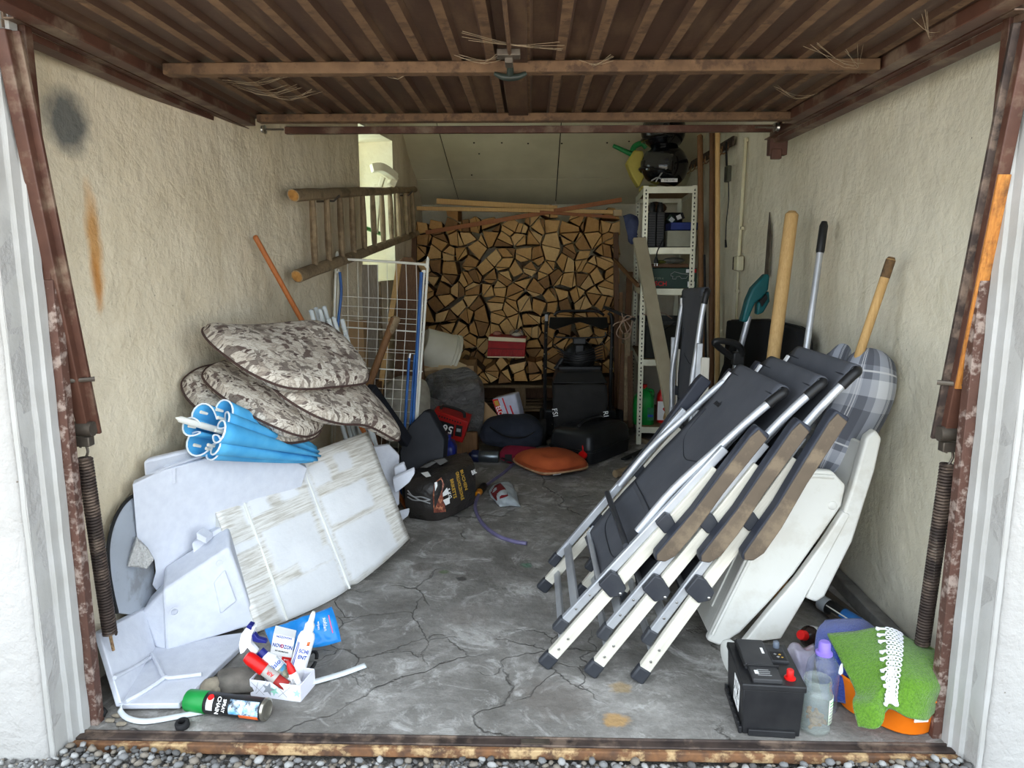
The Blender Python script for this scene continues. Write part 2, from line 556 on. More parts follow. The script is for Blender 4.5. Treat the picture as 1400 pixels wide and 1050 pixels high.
GROUND = structure('ground', g, M_SOIL)

# pebbles of the drive: the ones in view one by one, the small rest as one mass
PEB = [mat('pebble_%s' % k, c, c2, r=.8, s=30) for k, c, c2 in (('light', (162, 161, 158), (140, 139, 136)), ('mid', (124, 124, 123), (106, 105, 104)), ('dark', (92, 90, 88), (76, 74, 72)), ('tan', (132, 124, 112), (110, 102, 92)))]
def pebble_shape(seed, n=7, m=4):
    rr = random.Random(seed)
    sq = (1, rr.uniform(.62, .95), rr.uniform(.4, .6))
    vs, fs = [], []
    for i in range(m + 1):
        th = math.pi * i / m
        for k in range(n):
            ph = 2 * math.pi * k / n
            d = Vector((math.sin(th) * math.cos(ph), math.sin(th) * math.sin(ph), -math.cos(th)))
            q = 1 + .28 * noise.noise(d * 1.1 + Vector((seed * 3.1, 0, 0)))
            vs.append(Vector((d.x * sq[0], d.y * sq[1], d.z * sq[2])) * q)
    for i in range(m):
        for k in range(n):
            l = (k + 1) % n
            fs.append((i * n + k, i * n + l, (i + 1) * n + l, (i + 1) * n + k))
    return vs, fs
shapes = [pebble_shape(i) for i in range(9)]
pmesh = []
for i, (vs, fs) in enumerate(shapes):
    for j in range(4):
        me = bpy.data.meshes.new('pebble'); me.from_pydata([tuple(v) for v in vs], [], fs)
        me.polygons.foreach_set('use_smooth', [True] * len(fs)); me.materials.append(PEB[j]); pmesh.append(me)
placed = []
def free(x, y, r):
    for q in placed:
        if (q[0] - x) ** 2 + (q[1] - y) ** 2 < (.82 * (q[2] + r)) ** 2: return False
    return True
cnt = 0
tries = 0
def ground_z(x, y):
    return -.045 + .03 * max(0, min(1, (abs(x + .05) - .7) / .5)) + .012 * nz((x * 4, y * 4, .5))
while cnt < 290 and tries < 9000:
    tries += 1
    x, y = R.uniform(-1.33, 1.21), R.uniform(1.815, 1.915)
    if R.random() < .3: x = R.choice((-1, 1)) * R.uniform(.9, 1.3) - .05
    r = R.uniform(.009, .016)
    if not free(x, y, r): continue
    placed.append((x, y, r)); cnt += 1
    ob = bpy.data.objects.new('pebble', R.choice(pmesh)); COL.objects.link(ob); ob.parent = GROUND
    ob.matrix_basis = WM(GROUND).inverted() @ (Matrix.Translation((x, y, ground_z(x, y) + r * .55 + .008)) @ Matrix.Rotation(R.uniform(0, 6.3), 4, 'Z') @ Matrix.Rotation(R.uniform(-.4, .4), 4, 'X') @ Matrix.Scale(r, 4))
gb = B()
gv, gf, gm = [], [], []
for _ in range(7500):
    x, y = R.uniform(-1.6, 1.5), R.uniform(1.60, 1.92)
    r = R.uniform(.005, .010)
    vs, fs = shapes[R.randrange(9)]
    mx = Matrix.Translation((x, y, ground_z(x, y) + r * .3)) @ Matrix.Rotation(R.uniform(0, 6.3), 4, 'Z') @ Matrix.Rotation(R.uniform(-.5, .5), 4, 'X') @ Matrix.Scale(r, 4)
    gb.add([mx @ v for v in vs], fs, R.randrange(4))
build('gravel', gb, PEB, GROUND, sharp=180, kind='stuff')

# ---- walls
def bumpy(name, rows, m, push, **k):
    b = B(); b.grid([[p + push * (.010 * nz(p, 2.1) + .006 * nz(p, 7.0)) for p in r] for r in rows], uv=False)
    return structure(name, b, m, sharp=180, **k)
WIN = (5.0, 5.74, 1.26, 2.30)      # window opening in the left wall: from, to, sill, head
ys = sorted(set([1.90 + i * .05 for i in range(103)] + [WIN[0], WIN[1]])); ys = [y for y in ys if y <= 7.0]
zs = sorted(set([-.02 + i * .05 for i in range(57)] + [WIN[2], WIN[3]]))
b = B(); idx = {}
for y in ys:
    for z in zs:
        p = V(wallx(y), y, z); edge = WIN[0] - .01 <= y <= WIN[1] + .01 and WIN[2] - .01 <= z <= WIN[3] + .01
        p.x += 0 if edge else .012 * nz(p, 2.1) + .007 * nz(p, 6.0)
        idx[y, z] = b.add([p], [])
for i in range(len(ys) - 1):
    for j in range(len(zs) - 1):
        ym, zm = (ys[i] + ys[i + 1]) / 2, (zs[j] + zs[j + 1]) / 2
        head = WIN[3] - (ym - WIN[0]) * .12
        if WIN[0] < ym < WIN[1] and WIN[2] < zm < WIN[3]: continue
        b.f.append((idx[ys[i], zs[j]], idx[ys[i + 1], zs[j]], idx[ys[i + 1], zs[j + 1]], idx[ys[i], zs[j + 1]])); b.m.append(0)
WALL_L = structure('wall_left', b, M_LEFT, sharp=180)
# outer face and reveals
T = .36
ob_ = B()
for (y0, y1, z0, z1) in ((1.99, WIN[0], -.1, 2.9), (WIN[1], 7.3, -.1, 2.9), (WIN[0], WIN[1], -.1, WIN[2]), (WIN[0], WIN[1], WIN[3], 2.9)):
    n_ = max(1, int((y1 - y0) / .7))
    for q in range(n_):
        a, c = y0 + (y1 - y0) * q / n_, y0 + (y1 - y0) * (q + 1) / n_
        ob_.add([(wallx(a) - T, a, z0), (wallx(c) - T, c, z0), (wallx(c) - T, c, z1), (wallx(a) - T, a, z1)], [(0, 1, 2, 3)])
build('outer_face', ob_, M_FACADE, WALL_L, smooth=False)
M_WREVEAL = mat('cream_window_reveal', (238, 232, 206), (224, 216, 186), r=.85, s=5, bump=.4, bs=25, bd=.01)
rv = B()
y0, y1, z0, z1 = WIN
def q4(a, b_, c, d): rv.add([a, b_, c, d], [(0, 1, 2, 3)])
xa, xb = wallx(y0), wallx(y1)
q4((xa, y0, z0), (xa - T, y0, z0), (xa - T, y0, z1), (xa, y0, z1))
q4((xb, y1, z0), (xb - T, y1, z0), (xb - T, y1, z1), (xb, y1, z1))
q4((xa, y0, z0), (xb, y1, z0), (xb - T, y1, z0), (xa - T, y0, z0))
q4((xa, y0, z1), (xb, y1, z1), (xb - T, y1, z1 - .02), (xa - T, y0, z1 - .02))
build('window_reveal', rv, M_WREVEAL, WALL_L, smooth=False)
XR = 1.385
rows = [[V(XR, 1.90 + i * .06, -.02 + j * .06) for j in range(48)] for i in range(89)]
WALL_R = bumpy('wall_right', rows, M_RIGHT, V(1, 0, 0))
rb = B(); rb.box((XR + .22, 4.675, 1.35), (.30, 5.35, 2.9)); build('outer_face', rb, M_FACADE, WALL_R, smooth=False)
b = B(); b.box((.15, 7.22, 1.3), (3.3, .3, 2.9)); structure('wall_back', b, M_RIGHT)
# ---- facade and jambs
for side, xc, xe in (('front_left', -1.363, -6.0), ('front_right', 1.25, 6.0)):
    s = 1 if xc > 0 else -1
    b = B()
    n = 14
    rows = []
    for j in range(58):
        z = -.12 + j * .052
        rows.append([V(xc + s * ((i / n) ** 2) * (abs(xe) - abs(xc)) + (s * .012 if i == 0 else 0), 1.860 + (.005 * nz((i, z * 5, s)) if i else .012), z) for i in range(n + 1)])
    b.grid(rows, uv=False)
    w = structure('wall_' + side, b, M_FACADE, sharp=180)
    # stepped, painted reveal of the opening
    prof = [(.010, 1.862), (.002, 1.868), (0, 1.876), (.0, 1.928), (-.003, 1.932), (-.012, 1.934), (-.014, 1.964), (-.018, 1.967), (-.024, 1.968), (-.024, 2.0), (.06, 2.0)]
    b = B(); b.grid([[V(xc + s * px + .003 * nz((z * 9, py * 30, s)), py, z) for px, py in prof] for z in [-.10 + k * .04 for k in range(72)]], uv=False)
    build('reveal', b, M_REVEAL, w, sharp=30)
    bb = B(); bb.box((s * (abs(xc) + 1.2), 1.93, 1.4), (2.4, .12, 3.0)); build('masonry', bb, M_FACADE, w, smooth=False)
b = B(); b.box((-.055, 1.93, 2.62), (3.2, .13, .9)); structure('wall_front_top', b, M_FACADE)
b = B(); b.box((-.055, 4.3, 2.98), (4.0, 6.8, .12)); structure('roof', b, M_BROWN_METAL)  # unseen roof; front overhang added to keep sky light off the facade
# ---- ceiling: flat behind the door, boarded slope at the back
def slope_z(Y): return 2.03 + (6.85 - Y) * .45
CEIL = B(); CEIL.box((-.05, 3.6, 2.70), (3.6, 3.6, .08)); CEILO = structure('ceiling', CEIL, M_PANEL)
def slope_pt(x, y):
    d = ray(x, y)     # where the sight line meets the slope
    t = (2.03 + 6.85 * .45 - CAM_H) / (d.z + .45 * d.y)
    return CAM + d * t
pj = slope_pt(700, 245); pl0, pl1 = slope_pt(600, 180), slope_pt(626, 271); pc = slope_pt(763, 230)
Yj = pj.y
YT, YB = 5.45, 7.08
def lx(Y): return pl0.x + (pl1.x - pl0.x) * (Y - pl0.y) / (pl1.y - pl0.y)
cols = [lambda Y: -1.25, lx, lambda Y: pc.x, lambda Y: 1.60]
gap = .004
def board(fa, fb, Ya, Yb):
    b = B(); th = .014
    pts = []
    for Y, f, sgn in ((Ya, fa, 1), (Ya, fb, -1), (Yb, fb, -1), (Yb, fa, 1)):
        pts.append(V(f(Y) + sgn * gap, Y, slope_z(Y)))
    nrm = V(0, .41, .91) * th
    b.add(pts + [p + nrm for p in pts], [(0, 1, 2, 3), (7, 6, 5, 4), (0, 1, 5, 4), (1, 2, 6, 5), (2, 3, 7, 6), (3, 0, 4, 7)])
    build('ceiling_panel', b, M_PANEL, CEILO, smooth=False)
for k in range(3):
    board(cols[k], cols[k + 1], YT, Yj - gap); board(cols[k], cols[k + 1], Yj + gap, YB)
M_NAIL = plain('dark_nail', (60, 52, 42), .7)
for x, y in ((648, 195), (686, 195), (722, 196), (768, 196), (830, 195), (655, 210), (645, 239), (860, 193)):
    p = slope_pt(x, y); b = B(); b.ball(p, .008, 8); build('nail_head', b, M_NAIL, CEILO)
b = B()
b.add([(-1.7, YT, slope_z(YT) + .03), (1.9, YT, slope_z(YT) + .03), (1.9, YB + .2, slope_z(YB + .2) + .03), (-1.7, YB + .2, slope_z(YB + .2) + .03)], [(0, 1, 2, 3)])
build('roof_boarding', b, M_BLACK_MATT, CEILO, smooth=False)

# ---- the tilt door, open overhead
nd = N('brown_door_sheet')
co = nd.co('World')
col = nd.ramp(nd.noise(co, 3, 6, .6), [(.3, (62, 44, 36)), (.7, (76, 56, 45))])
col = nd.mix(nd.ramp(nd.noise(nd.co('World', (6, 1, 1)), 2.2, 7, .7), [(.5, 0.0), (.72, .45)]), col, (120, 98, 74))
nd.color(col); nd.bump(nd.noise(co, 40, 4), .15, .004)
M_DOOR = nd.set(.5)
DZ = 2.035
DX0, DX1, DY0, DY1 = -1.30, 1.17, 1.66, 3.42
prof = []
x = DX0 + .10
per = .1095
prof.append((DX0, 0)); prof.append((x - .012, 0))
while x + per < DX1 - .06:
    prof += [(x, .016), (x + per - .046, .016), (x + per - .037, 0), (x + per - .009, 0)]
    x += per
prof += [(x, .016), (DX1 - .06, .016), (DX1 - .05, 0), (DX1, 0)]
b = B()
b.grid([[V(px, y, DZ + pz) for px, pz in prof] for y in (DY0, DY1)], uv=False)
b.grid([[V(px, y, DZ + pz + .004) for px, pz in prof] for y in (DY1, DY0)], uv=False)
for i, f in enumerate(b.f):
    if len({round(b.v[q].x, 3) for q in f}) == 2 and abs(max(b.v[q].x for q in f) - min(b.v[q].x for q in f) - .028) < .004: b.m[i] = 1
DOOR = structure('door_1', b, [M_DOOR, M_DUSTY_BAR], sharp=20)
def dbar(name, x0, x1, y, z, w, h, m, bev=.004):
    b = B(); b.box(((x0 + x1) / 2, y, z), (x1 - x0, w, h)); return build(name, b, m, DOOR, bevel=bev)
dbar('cross_bar', -1.195, 1.105, 2.50, DZ - .018, .05, .036, M_DUSTY_BAR)
dbar('cross_bar', -1.20, 1.13, 3.34, DZ - .016, .055, .034, M_DUSTY_BAR)
for xx, nm in ((DX0 + .03, 'side_rail'), (DX1 - .03, 'side_rail')):
    b = B(); b.box((xx, (DY0 + DY1) / 2, DZ - .012), (.055, DY1 - DY0, .04)); build(nm, b, M_BROWN_METAL, DOOR, bevel=.003)
b = B(); b.box((-.055, 2.94, DZ - .007), (.085, .86, .010)); build('lock_cover', b, M_DOOR, DOOR, bevel=.003)
b = B(); b.box((-.042, 2.07, DZ - .006), (.06, .80, .008)); build('lock_cover', b, M_DOOR, DOOR, bevel=.003)
b = B(); b.box((-.055, 2.62, DZ - .014), (.06, .09, .008)); build('lock_plate', b, M_DUSTY_BAR, DOOR, bevel=.002)
b = B(); b.tube([(-.065, 1.75, DZ - .02), (-.065, 2.28, DZ - .022), (-.065, 2.40, DZ - .026)], .006, 8); build('lock_rod', b, M_DUSTY_BAR, DOOR)
b = B(); b.box((-.068, 2.33, DZ - .02), (.07, .05, .02)).box((-.068, 2.36, DZ - .03), (.025, .06, .03)); build('lock_case', b, M_RAW_STEEL, DOOR, bevel=.003)
M_HANDLE = mat('dark_green_handle', (44, 52, 46), (30, 34, 30), r=.35, s=15)
b = B(); hy, hz = 2.44, DZ - .055
b.tube([(-.066, hy - .06, DZ - .02), (-.066, hy - .02, DZ - .045), (-.066, hy, hz)], [.010, .011, .012], 10)
b.tube(spline([(-.116, hy + .005, hz + .008), (-.089, hy, hz - .004), (-.066, hy, hz - .006), (-.042, hy, hz - .004), (-.016, hy + .005, hz + .008)], 14), [.006, .008, .009, .010, .011, .011, .012, .012, .012, .011, .011, .010, .009, .008, .006], 10)
build('handle', b, M_HANDLE, DOOR)
# cobweb strands under the door
M_WEB = mat('dusty_cobweb', (168, 152, 128), (140, 124, 100), r=.9, s=30)
b = B()
for (xa_, ya_, xb_, yb_, sag) in ((-1.08, 2.70, -.83, 2.62, .03), (-1.06, 2.75, -.86, 2.80, .04), (-1.02, 2.9, -.80, 2.86, .03), (.96, 2.35, 1.12, 2.62, .03), (.82, 2.3, 1.12, 2.55, .04), (.90, 2.85, 1.08, 2.95, .03), (-.50, 2.55, -.38, 2.53, .05), (-.22, 2.42, -.07, 2.36, .03), (-.2, 2.2, .1, 2.3, .02), (1.0, 2.05, 1.14, 2.2, .04), (.15, 2.48, .26, 2.44, .02)):
    for q in range(4):
        e = V(R.uniform(-.02, .02), R.uniform(-.05, .05), 0)
        a_, c_ = V(xa_, ya_, DZ - .006) + e, V(xb_, yb_, DZ - .006) - e
        b.tube(spline([a_, (a_ + c_) / 2 - V(0, 0, sag * R.uniform(.4, 1)), c_], 6), .0006, 4)
build('cobweb', b, M_WEB, DOOR, kind='stuff')

# tracks, rear rod, rollers
for nm, xx in (('left', -1.345), ('right', 1.215)):
    s = -1 if xx < 0 else 1
    lab = 'brown steel door track along the top of the %s wall' % nm
    t = thing('door_track', lab, 'track', (xx, 2.0, DZ))
    b = B(); b.box((xx, 2.93, DZ + .002), (.006, 1.95, .05)).box((xx - s * .014, 2.93, DZ - .023), (.030, 1.95, .005)).box((xx - s * .014, 2.93, DZ + .027), (.030, 1.95, .005))
    b.box((xx + s * .03, 2.93, DZ - .035), (.055, 1.95, .02))
    build('rail', b, M_BROWN_METAL, t, bevel=.001)
    b = B(); b.box((xx + s * .03, 3.88, DZ - .06), (.09, .05, .09)).box((xx + s * .02, 3.86, DZ - .10), (.05, .03, .05)); build('end_bracket', b, M_BROWN_FLAKED, t, bevel=.004)
    b = B(); b.lathe([(.004, -.012), (.022, -.010), (.017, 0), (.022, .010), (.004, .012)], 16, Matrix.Translation((xx - s * .05, 3.66, DZ - .005)) @ Matrix.Rotation(math.pi / 2, 4, 'Y'))
    build('roller', b, M_STEEL, t)
    b = B(); b.tube([(xx - s * .05, 3.66, DZ - .005), (xx - s * .15, 3.66, DZ - .005)], .005, 8); build('axle', b, M_RAW_STEEL, t)
b = B(); b.box((-.065, 3.90, DZ + .03), (2.60, .03, .035))
tag(build('tie_bar', b, M_BROWN_METAL, bevel=.003), 'long thin brown tie bar joining the two track ends', 'bar')

# frame posts, lever arms, springs
M_ARM_RUST = wood('orange_stripped_arm', (196, 134, 64), (160, 98, 44), .6, dirt=(70, 48, 34))
for nm, s, px in (('left', -1, -1.338), ('right', 1, 1.222)):
    t = thing('door_frame_post', 'flaking brown steel post inside the %s white jamb' % nm, 'post', (px, 2.02, 0))
    b = B(); b.box((px, 2.02, .66), (.042, .035, 1.38)).box((px + s * .012, 2.045, .66), (.018, .04, 1.38)); build('post', b, M_BROWN_CHIPPED, t, bevel=.002)
    b = B(); b.box((px, 2.02, 1.85), (.030, .03, 1.0)); build('upper_post', b, M_BROWN_METAL, t, bevel=.002)
    b = B(); b.tube([(px, 2.05, 1.06), (px - s * .06, 2.09, 1.06)], .007, 8); build('pin', b, M_RAW_STEEL, t)
    # arm
    a0 = V(px - s * .012, 2.10, .89); a1 = V(px - s * .012, 1.922, 1.975)
    t = thing('lever_arm', ('brown steel lever arm slanting up beside the left jamb' if s < 0 else 'lever arm with worn orange stripe slanting up beside the right jamb'), 'lever', tuple(a0))
    d = (a1 - a0).normalized()
    b = B(); b.beam(a0 - d * .0, a1, .030, .034, (1, 0, 0)); build('arm', b, M_BROWN_METAL, t, bevel=.003)
    b = B(); b.beam(a0 + V(-s * .024, .016, 0), a1 + V(-s * .024, .016, 0), .012, .024, (1, 0, 0)); build('flange', b, M_BROWN_METAL if s < 0 else M_DARK_STEEL, t, bevel=.002)
    if s > 0:
        b = B(); b.beam(a0 + d * .16 + V(0, -.0180, 0), a1 - d * .36 + V(0, -.0180, 0), .006, .032, (1, 0, 0)); build('stripped_face', b, M_ARM_RUST, t, label='orange stripped face')
    b = B(); b.tube([a0 + V(s * .05, -.01, .02), a0 + V(-s * .03, -.01, .02)], .022, 12); build('pivot', b, M_RAW_STEEL, t)
    b = B(); b.box(a0 + V(s * .02, 0, -.02), (.07, .03, .03)); build('bracket', b, M_RAW_STEEL, t, bevel=.003)
    # spring
    top = V(px - s * .0, 2.10, .82); bot = V(px - s * .0, 2.14, .225)
    t = thing('coil_spring', 'dark brown coil spring hanging low beside the %s jamb' % nm, 'spring', tuple(bot))
    turns = 62; npt = turns * 9
    ax = bot - top; e1 = V(1, 0, 0); e2 = ax.normalized().cross(e1)
    b = B(); b.tube([top + ax * (i / npt) + (e1 * math.cos(i * 2 * math.pi / 9) + e2 * math.sin(i * 2 * math.pi / 9)) * .019 for i in range(npt + 1)], .0044, 5)
    build('coil', b, M_DARK_STEEL, t)
    b = B(); b.tube(spline([top + V(0, 0, -.01), top + V(.012, 0, .02), top + V(.0, 0, .05), top + V(-.01, 0, .03)], 10), .004, 7); build('hook', b, M_RAW_STEEL, t)
    b = B(); b.tube([bot, bot + V(0, .01, -.06)], .005, 7); build('tail', b, M_RUST, t)

# window: arched casement standing open, outside a sunlit yard
M_WFRAME = mat('cream_window_frame', (236, 230, 204), (214, 206, 176), r=.6, s=6)
M_GLASS = glass('window_glass', (240, 245, 240), .03, 1.45, .04)
wb = B()
fx = wallx(5.35) - T + .05
fr = []
WINO = None
# fixed frame near the outer face
yl, yr_, zb, zt = WIN[0] + .012, WIN[1] - .012, WIN[2] + .004, WIN[3] - .004
wb.beam((fx - .04, yl + .02, zb), (fx - .04, yl + .02, zt - .03), .05, .04, (0, 1, 0)).beam((fx + .04, yr_ - .02, zb), (fx + .04, yr_ - .02, zt - .03), .05, .04, (0, 1, 0)).beam((fx - .04, yl, zb + .02), (fx + .04, yr_, zb + .02), .05, .04)
WINO = structure('window_1', wb, M_WFRAME, bevel=.004)
b = B(); b.add([(fx - .04, yl + .04, zb), (fx + .04, yr_ - .04, zb), (fx + .04, yr_ - .04, zt - .04), (fx - .04, yl + .04, zt - .04)], [(0, 1, 2, 3)])
build('pane', b, M_GLASS, WINO, smooth=False, solid=.004)
# arched wooden head leaning in the reveal
arc = [(505, 236), (522, 231), (535, 237), (542, 245)]
pa = [P(508, 230, 5.32), P(520, 229, 5.36), P(532, 236, 5.44), P(540, 243, 5.50)]
b = B(); b.tube(spline(pa, 10), .040, 4); b.beam(P(540, 241, 5.50), P(534, 254, 5.48), .05, .05); b.beam(P(524, 242, 5.44), P(520, 255, 5.44), .04, .03)
build('arched_sash', b, M_WFRAME, WINO, bevel=.004, sharp=30)
b = B(); b.beam(P(517, 253, 5.46), P(512, 318, 5.46), .05, .04, (0, 1, 0)); build('sash_stile', b, M_WFRAME, WINO, bevel=.004)
# ================================================================= shared shapes and materials of the clutter
def sheet(b, pts, off, mi=0, mi2=None):       # a flat outline with real thickness
    pts = [Vector(p) for p in pts]; off = Vector(off); n = len(pts)
    o = b.add(pts + [p + off for p in pts], [tuple(range(n)), tuple(range(n, 2 * n))[::-1]], mi)
    for i in range(n):
        j = (i + 1) % n
        b.f.append((o + i, o + i + n, o + j + n, o + j)); b.m.append(mi if mi2 is None else mi2)
    return b
def puff(ctrl, t, nu=16, nv=16, power=6, lump=0.0, ls=9, tuft=None, rc=.14):
    """A padded cushion around a smooth surface through control points. Returns builder and its border line."""
    D = 4
    S0 = patch(ctrl, nu * D, nv * D)
    def at(u, v):
        x, y = u * nu * D, v * nv * D
        i, j = min(int(x), nu * D - 1), min(int(y), nv * D - 1)
        fx, fy = x - i, y - j
        return S0[i][j].lerp(S0[i + 1][j], fx).lerp(S0[i][j + 1].lerp(S0[i + 1][j + 1], fx), fy)
    S = []
    for i in range(nu + 1):
        row = []
        for j in range(nv + 1):
            a, c = 2 * i / nu - 1, 2 * j / nv - 1
            k = 1 - rc * (abs(a * c)) ** 3
            row.append(at((a * k + 1) / 2, (c * k + 1) / 2))
        S.append(row)
    nrm = []
    for i in range(nu + 1):
        row = []
        for j in range(nv + 1):
            a = S[min(i + 1, nu)][j] - S[max(i - 1, 0)][j]
            c = S[i][min(j + 1, nv)] - S[i][max(j - 1, 0)]
            row.append(a.cross(c).normalized())
        nrm.append(row)
    def prof(u):
        return max(0.0, 1 - abs(2 * u - 1) ** power) ** .5
    rows_t, rows_b = [], []
    for i in range(nu + 1):
        rt, rb = [], []
        for j in range(nv + 1):
            k = t * prof(i / nu) * prof(j / nv)
            q = k * (1 + lump * nz(S[i][j], ls))
            if tuft: q *= tuft(i / nu, j / nv)
            rt.append(S[i][j] + nrm[i][j] * q); rb.append(S[i][j] - nrm[i][j] * k)
        rows_t.append(rt); rows_b.append(rb)
    b = B(); b.grid(rows_t); b.grid(rows_b)
    edge = S[0][:] + [S[i][nv] for i in range(1, nu + 1)] + S[nu][::-1][1:] + [S[i][0] for i in range(nu - 1, 0, -1)]
    return b, edge
def cloth(name, ctrl, nu, nv, th, m, parent=None, wr=.004, ws=14, **k):
    S = patch(ctrl, nu, nv)
    b = B(); b.grid([[p + Vector((nz(p, ws), nz(p + Vector((7, 1, 3)), ws), nz(p + Vector((3, 9, 2)), ws))) * wr for p in r] for r in S])
    return build(name, b, m, parent, sharp=180, solid=th, **k), S
def stick(name, a, b_, r, m, label, cat, group=None, n=12, r2=None, ends=True, bend=None):
    a, b_ = Vector(a), Vector(b_)
    r2 = r2 or r
    L = (b_ - a).length
    pts, rs = [], []
    N_ = 10
    for i in range(N_ + 1):
        t = i / N_
        p = a.lerp(b_, t)
        if bend: p += Vector(bend) * math.sin(math.pi * t)
        pts.append(p); rs.append(r + (r2 - r) * t)
    d = (b_ - a).normalized()
    if ends:
        pts = [a - d * 0.0] + [a + d * r * .35] + pts[1:-1] + [b_ - d * r2 * .5, b_]
        rs = [r * .75, r] + rs[1:-1] + [r2, r2 * .55]
    bb = B(); bb.tube(pts, rs, n)
    return tag(build(name, bb, m), label, cat, group)
def wire(name, pts, r, m, n=40, parent=None, seg=6):
    b = B(); b.tube(spline(pts, n), r, seg)
    return build(name, b, m, parent)

M_EPS = mat('white_polystyrene', (208, 211, 219), (200, 203, 212), r=.8, s=30, bump=.25, bs=130, bd=.004)
M_EPS_BREAK = mat('broken_polystyrene', (214, 212, 208), (190, 188, 184), r=.95, s=90, bump=1.0, bs=110, bd=.02)
# brown floral print of the seat pads
nf_ = N('floral_fabric')
uvc = nf_.co('UV', (1, 1, 1))
nzc = nf_.n('ShaderNodeTexNoise', i_Scale=7.0, i_Detail=3); nf_.l(uvc, nzc.inputs['Vector'])
wm = nf_.n('ShaderNodeMix', data_type='VECTOR'); wm.inputs[0].default_value = .12
nf_.l(uvc, wm.inputs[4]); nf_.l(nzc.outputs['Color'], wm.inputs[5]); wv = wm.outputs[1]
mq = nf_.n('ShaderNodeMapping'); mq.inputs['Scale'].default_value = (1.7, .8, 1); mq.inputs['Rotation'].default_value = (0, 0, -.7); nf_.l(wv, mq.inputs['Vector'])
v1 = nf_.n('ShaderNodeTexVoronoi', i_Scale=19.0); nf_.l(mq.outputs[0], v1.inputs['Vector'])
mp = nf_.n('ShaderNodeMapping'); mp.inputs['Scale'].default_value = (1, 2.3, 1); mp.inputs['Rotation'].default_value = (0, 0, .6); nf_.l(wv, mp.inputs['Vector'])
v2 = nf_.n('ShaderNodeTexVoronoi', i_Scale=17.0); nf_.l(mp.outputs[0], v2.inputs['Vector'])
s1 = nf_.sep(v1.outputs['Color']); s2_ = nf_.sep(v2.outputs['Color'])
fcol = nf_.ramp(s1[0], [(0, (178, 169, 155)), (.30, (162, 152, 138)), (.5, (112, 102, 93)), (.62, (192, 184, 170)), (.8, (92, 78, 71)), (.9, (142, 131, 119))], 'CONSTANT')
leaf = nf_.ramp(s2_[1], [(0, (104, 93, 86)), (.33, (76, 60, 54)), (.5, (132, 122, 112)), (.75, (180, 172, 159)), (.9, (68, 54, 50))], 'CONSTANT')
inleaf = nf_.ramp(v2.outputs['Distance'], [(.36, 1.0), (.40, 0.0)])
pick = nf_.ramp(s2_[0], [(.42, 0.0), (.44, 1.0)])
fcol = nf_.mix(nf_.math('MULTIPLY', inleaf, pick), fcol, leaf)
vein = nf_.math('MULTIPLY', nf_.ramp(nf_.wave(mp.outputs[0], 9, 6, ds=3), [(.0, 1.0), (.18, 0.0)]), .45)
fcol = nf_.mix(vein, fcol, (80, 70, 64))
e1 = nf_.vor(wv, 19.0, 'DISTANCE_TO_EDGE')
fcol = nf_.mix(nf_.ramp(e1, [(0.0, .7), (.03, 0.0)]), fcol, (76, 64, 58))
nf_.color(fcol); nf_.bump(nf_.noise(uvc, 120, 3), .2, .002)
M_FLORAL = nf_.set(.85)
M_PIPING = mat('brown_piping', (70, 52, 46), (56, 42, 38), r=.8, s=60)
def handle_wood(name, c, c2, dirt=None): return wood(name, c, c2, .6, 1.0, dirt=dirt)
M_WOOD_PALE = wood('pale_ash_wood', (204, 170, 116), (182, 146, 94), .6)
M_WOOD_ORANGE = wood('varnished_orange_wood', (178, 108, 58), (154, 86, 42), .4)
M_WOOD_YELLOW = wood('yellow_lath', (200, 164, 108), (176, 138, 86), .65)
M_WOOD_BROWN = wood('brown_wood', (128, 92, 58), (98, 68, 42), .65)
M_WOOD_RED = wood('reddish_lath', (156, 98, 58), (128, 78, 46), .65)
M_WOOD_OLD = wood('old_grey_wood', (158, 138, 108), (116, 98, 76), .9, bump=.6, dirt=(100, 84, 64))
M_WOOD_GREY = wood('weathered_board', (150, 140, 124), (118, 108, 94), .9, bump=.4)
M_WOOD_DARK = wood('dark_brown_board', (104, 72, 44), (76, 50, 30), .6)
M_CARD = mat('brown_cardboard', (164, 134, 98), (150, 120, 86), r=.9, s=5)
M_CARD_PALE = mat('pale_cardboard', (186, 164, 128), (174, 150, 116), r=.9, s=5)
M_RUBBER = mat('black_rubber', (24, 24, 25), (34, 34, 35), r=.7, s=20)
M_WHITE_METAL = mat('white_coated_metal', (228, 226, 214), (216, 214, 202), r=.45, s=9)
# ================================================================= right side: recliners, plastic chair, battery corner
nfb = N('grey_mesh_fabric')
uvm = nfb.co('Object')
nfb.color(nfb.ramp(nfb.noise(uvm, 5, 5), [(.35, (70, 72, 78)), (.65, (80, 82, 88))]))
nfb.bump(nfb.noise(nfb.co('Object', (1, 1, 1)), 420, 2), .35, .002)
M_MESHFAB = nfb.set(.8)
M_SEAM = plain('dark_seam', (40, 42, 48), .8)
nr_ = N('ribbed_white_rail')
col = nr_.ramp(nr_.noise(nr_.co('Object', (4, 40, 40)), 3, 5), [(.35, (204, 200, 187)), (.7, (188, 183, 169))])
nr_.color(col)
M_RAILWHITE = nr_.set(.42)
M_ARMBROWN = mat('dusty_taupe_plastic', (94, 82, 68), (80, 69, 57), r=.62, s=7, c3=(112, 98, 80), s3=9)
M_ARMDARK = mat('dark_arm_plastic', (40, 43, 52), (50, 53, 62), r=.55, s=9)
M_CAPDARK = mat('charcoal_plastic', (44, 46, 52), (54, 56, 60), r=.4, s=15)
W_ = .62
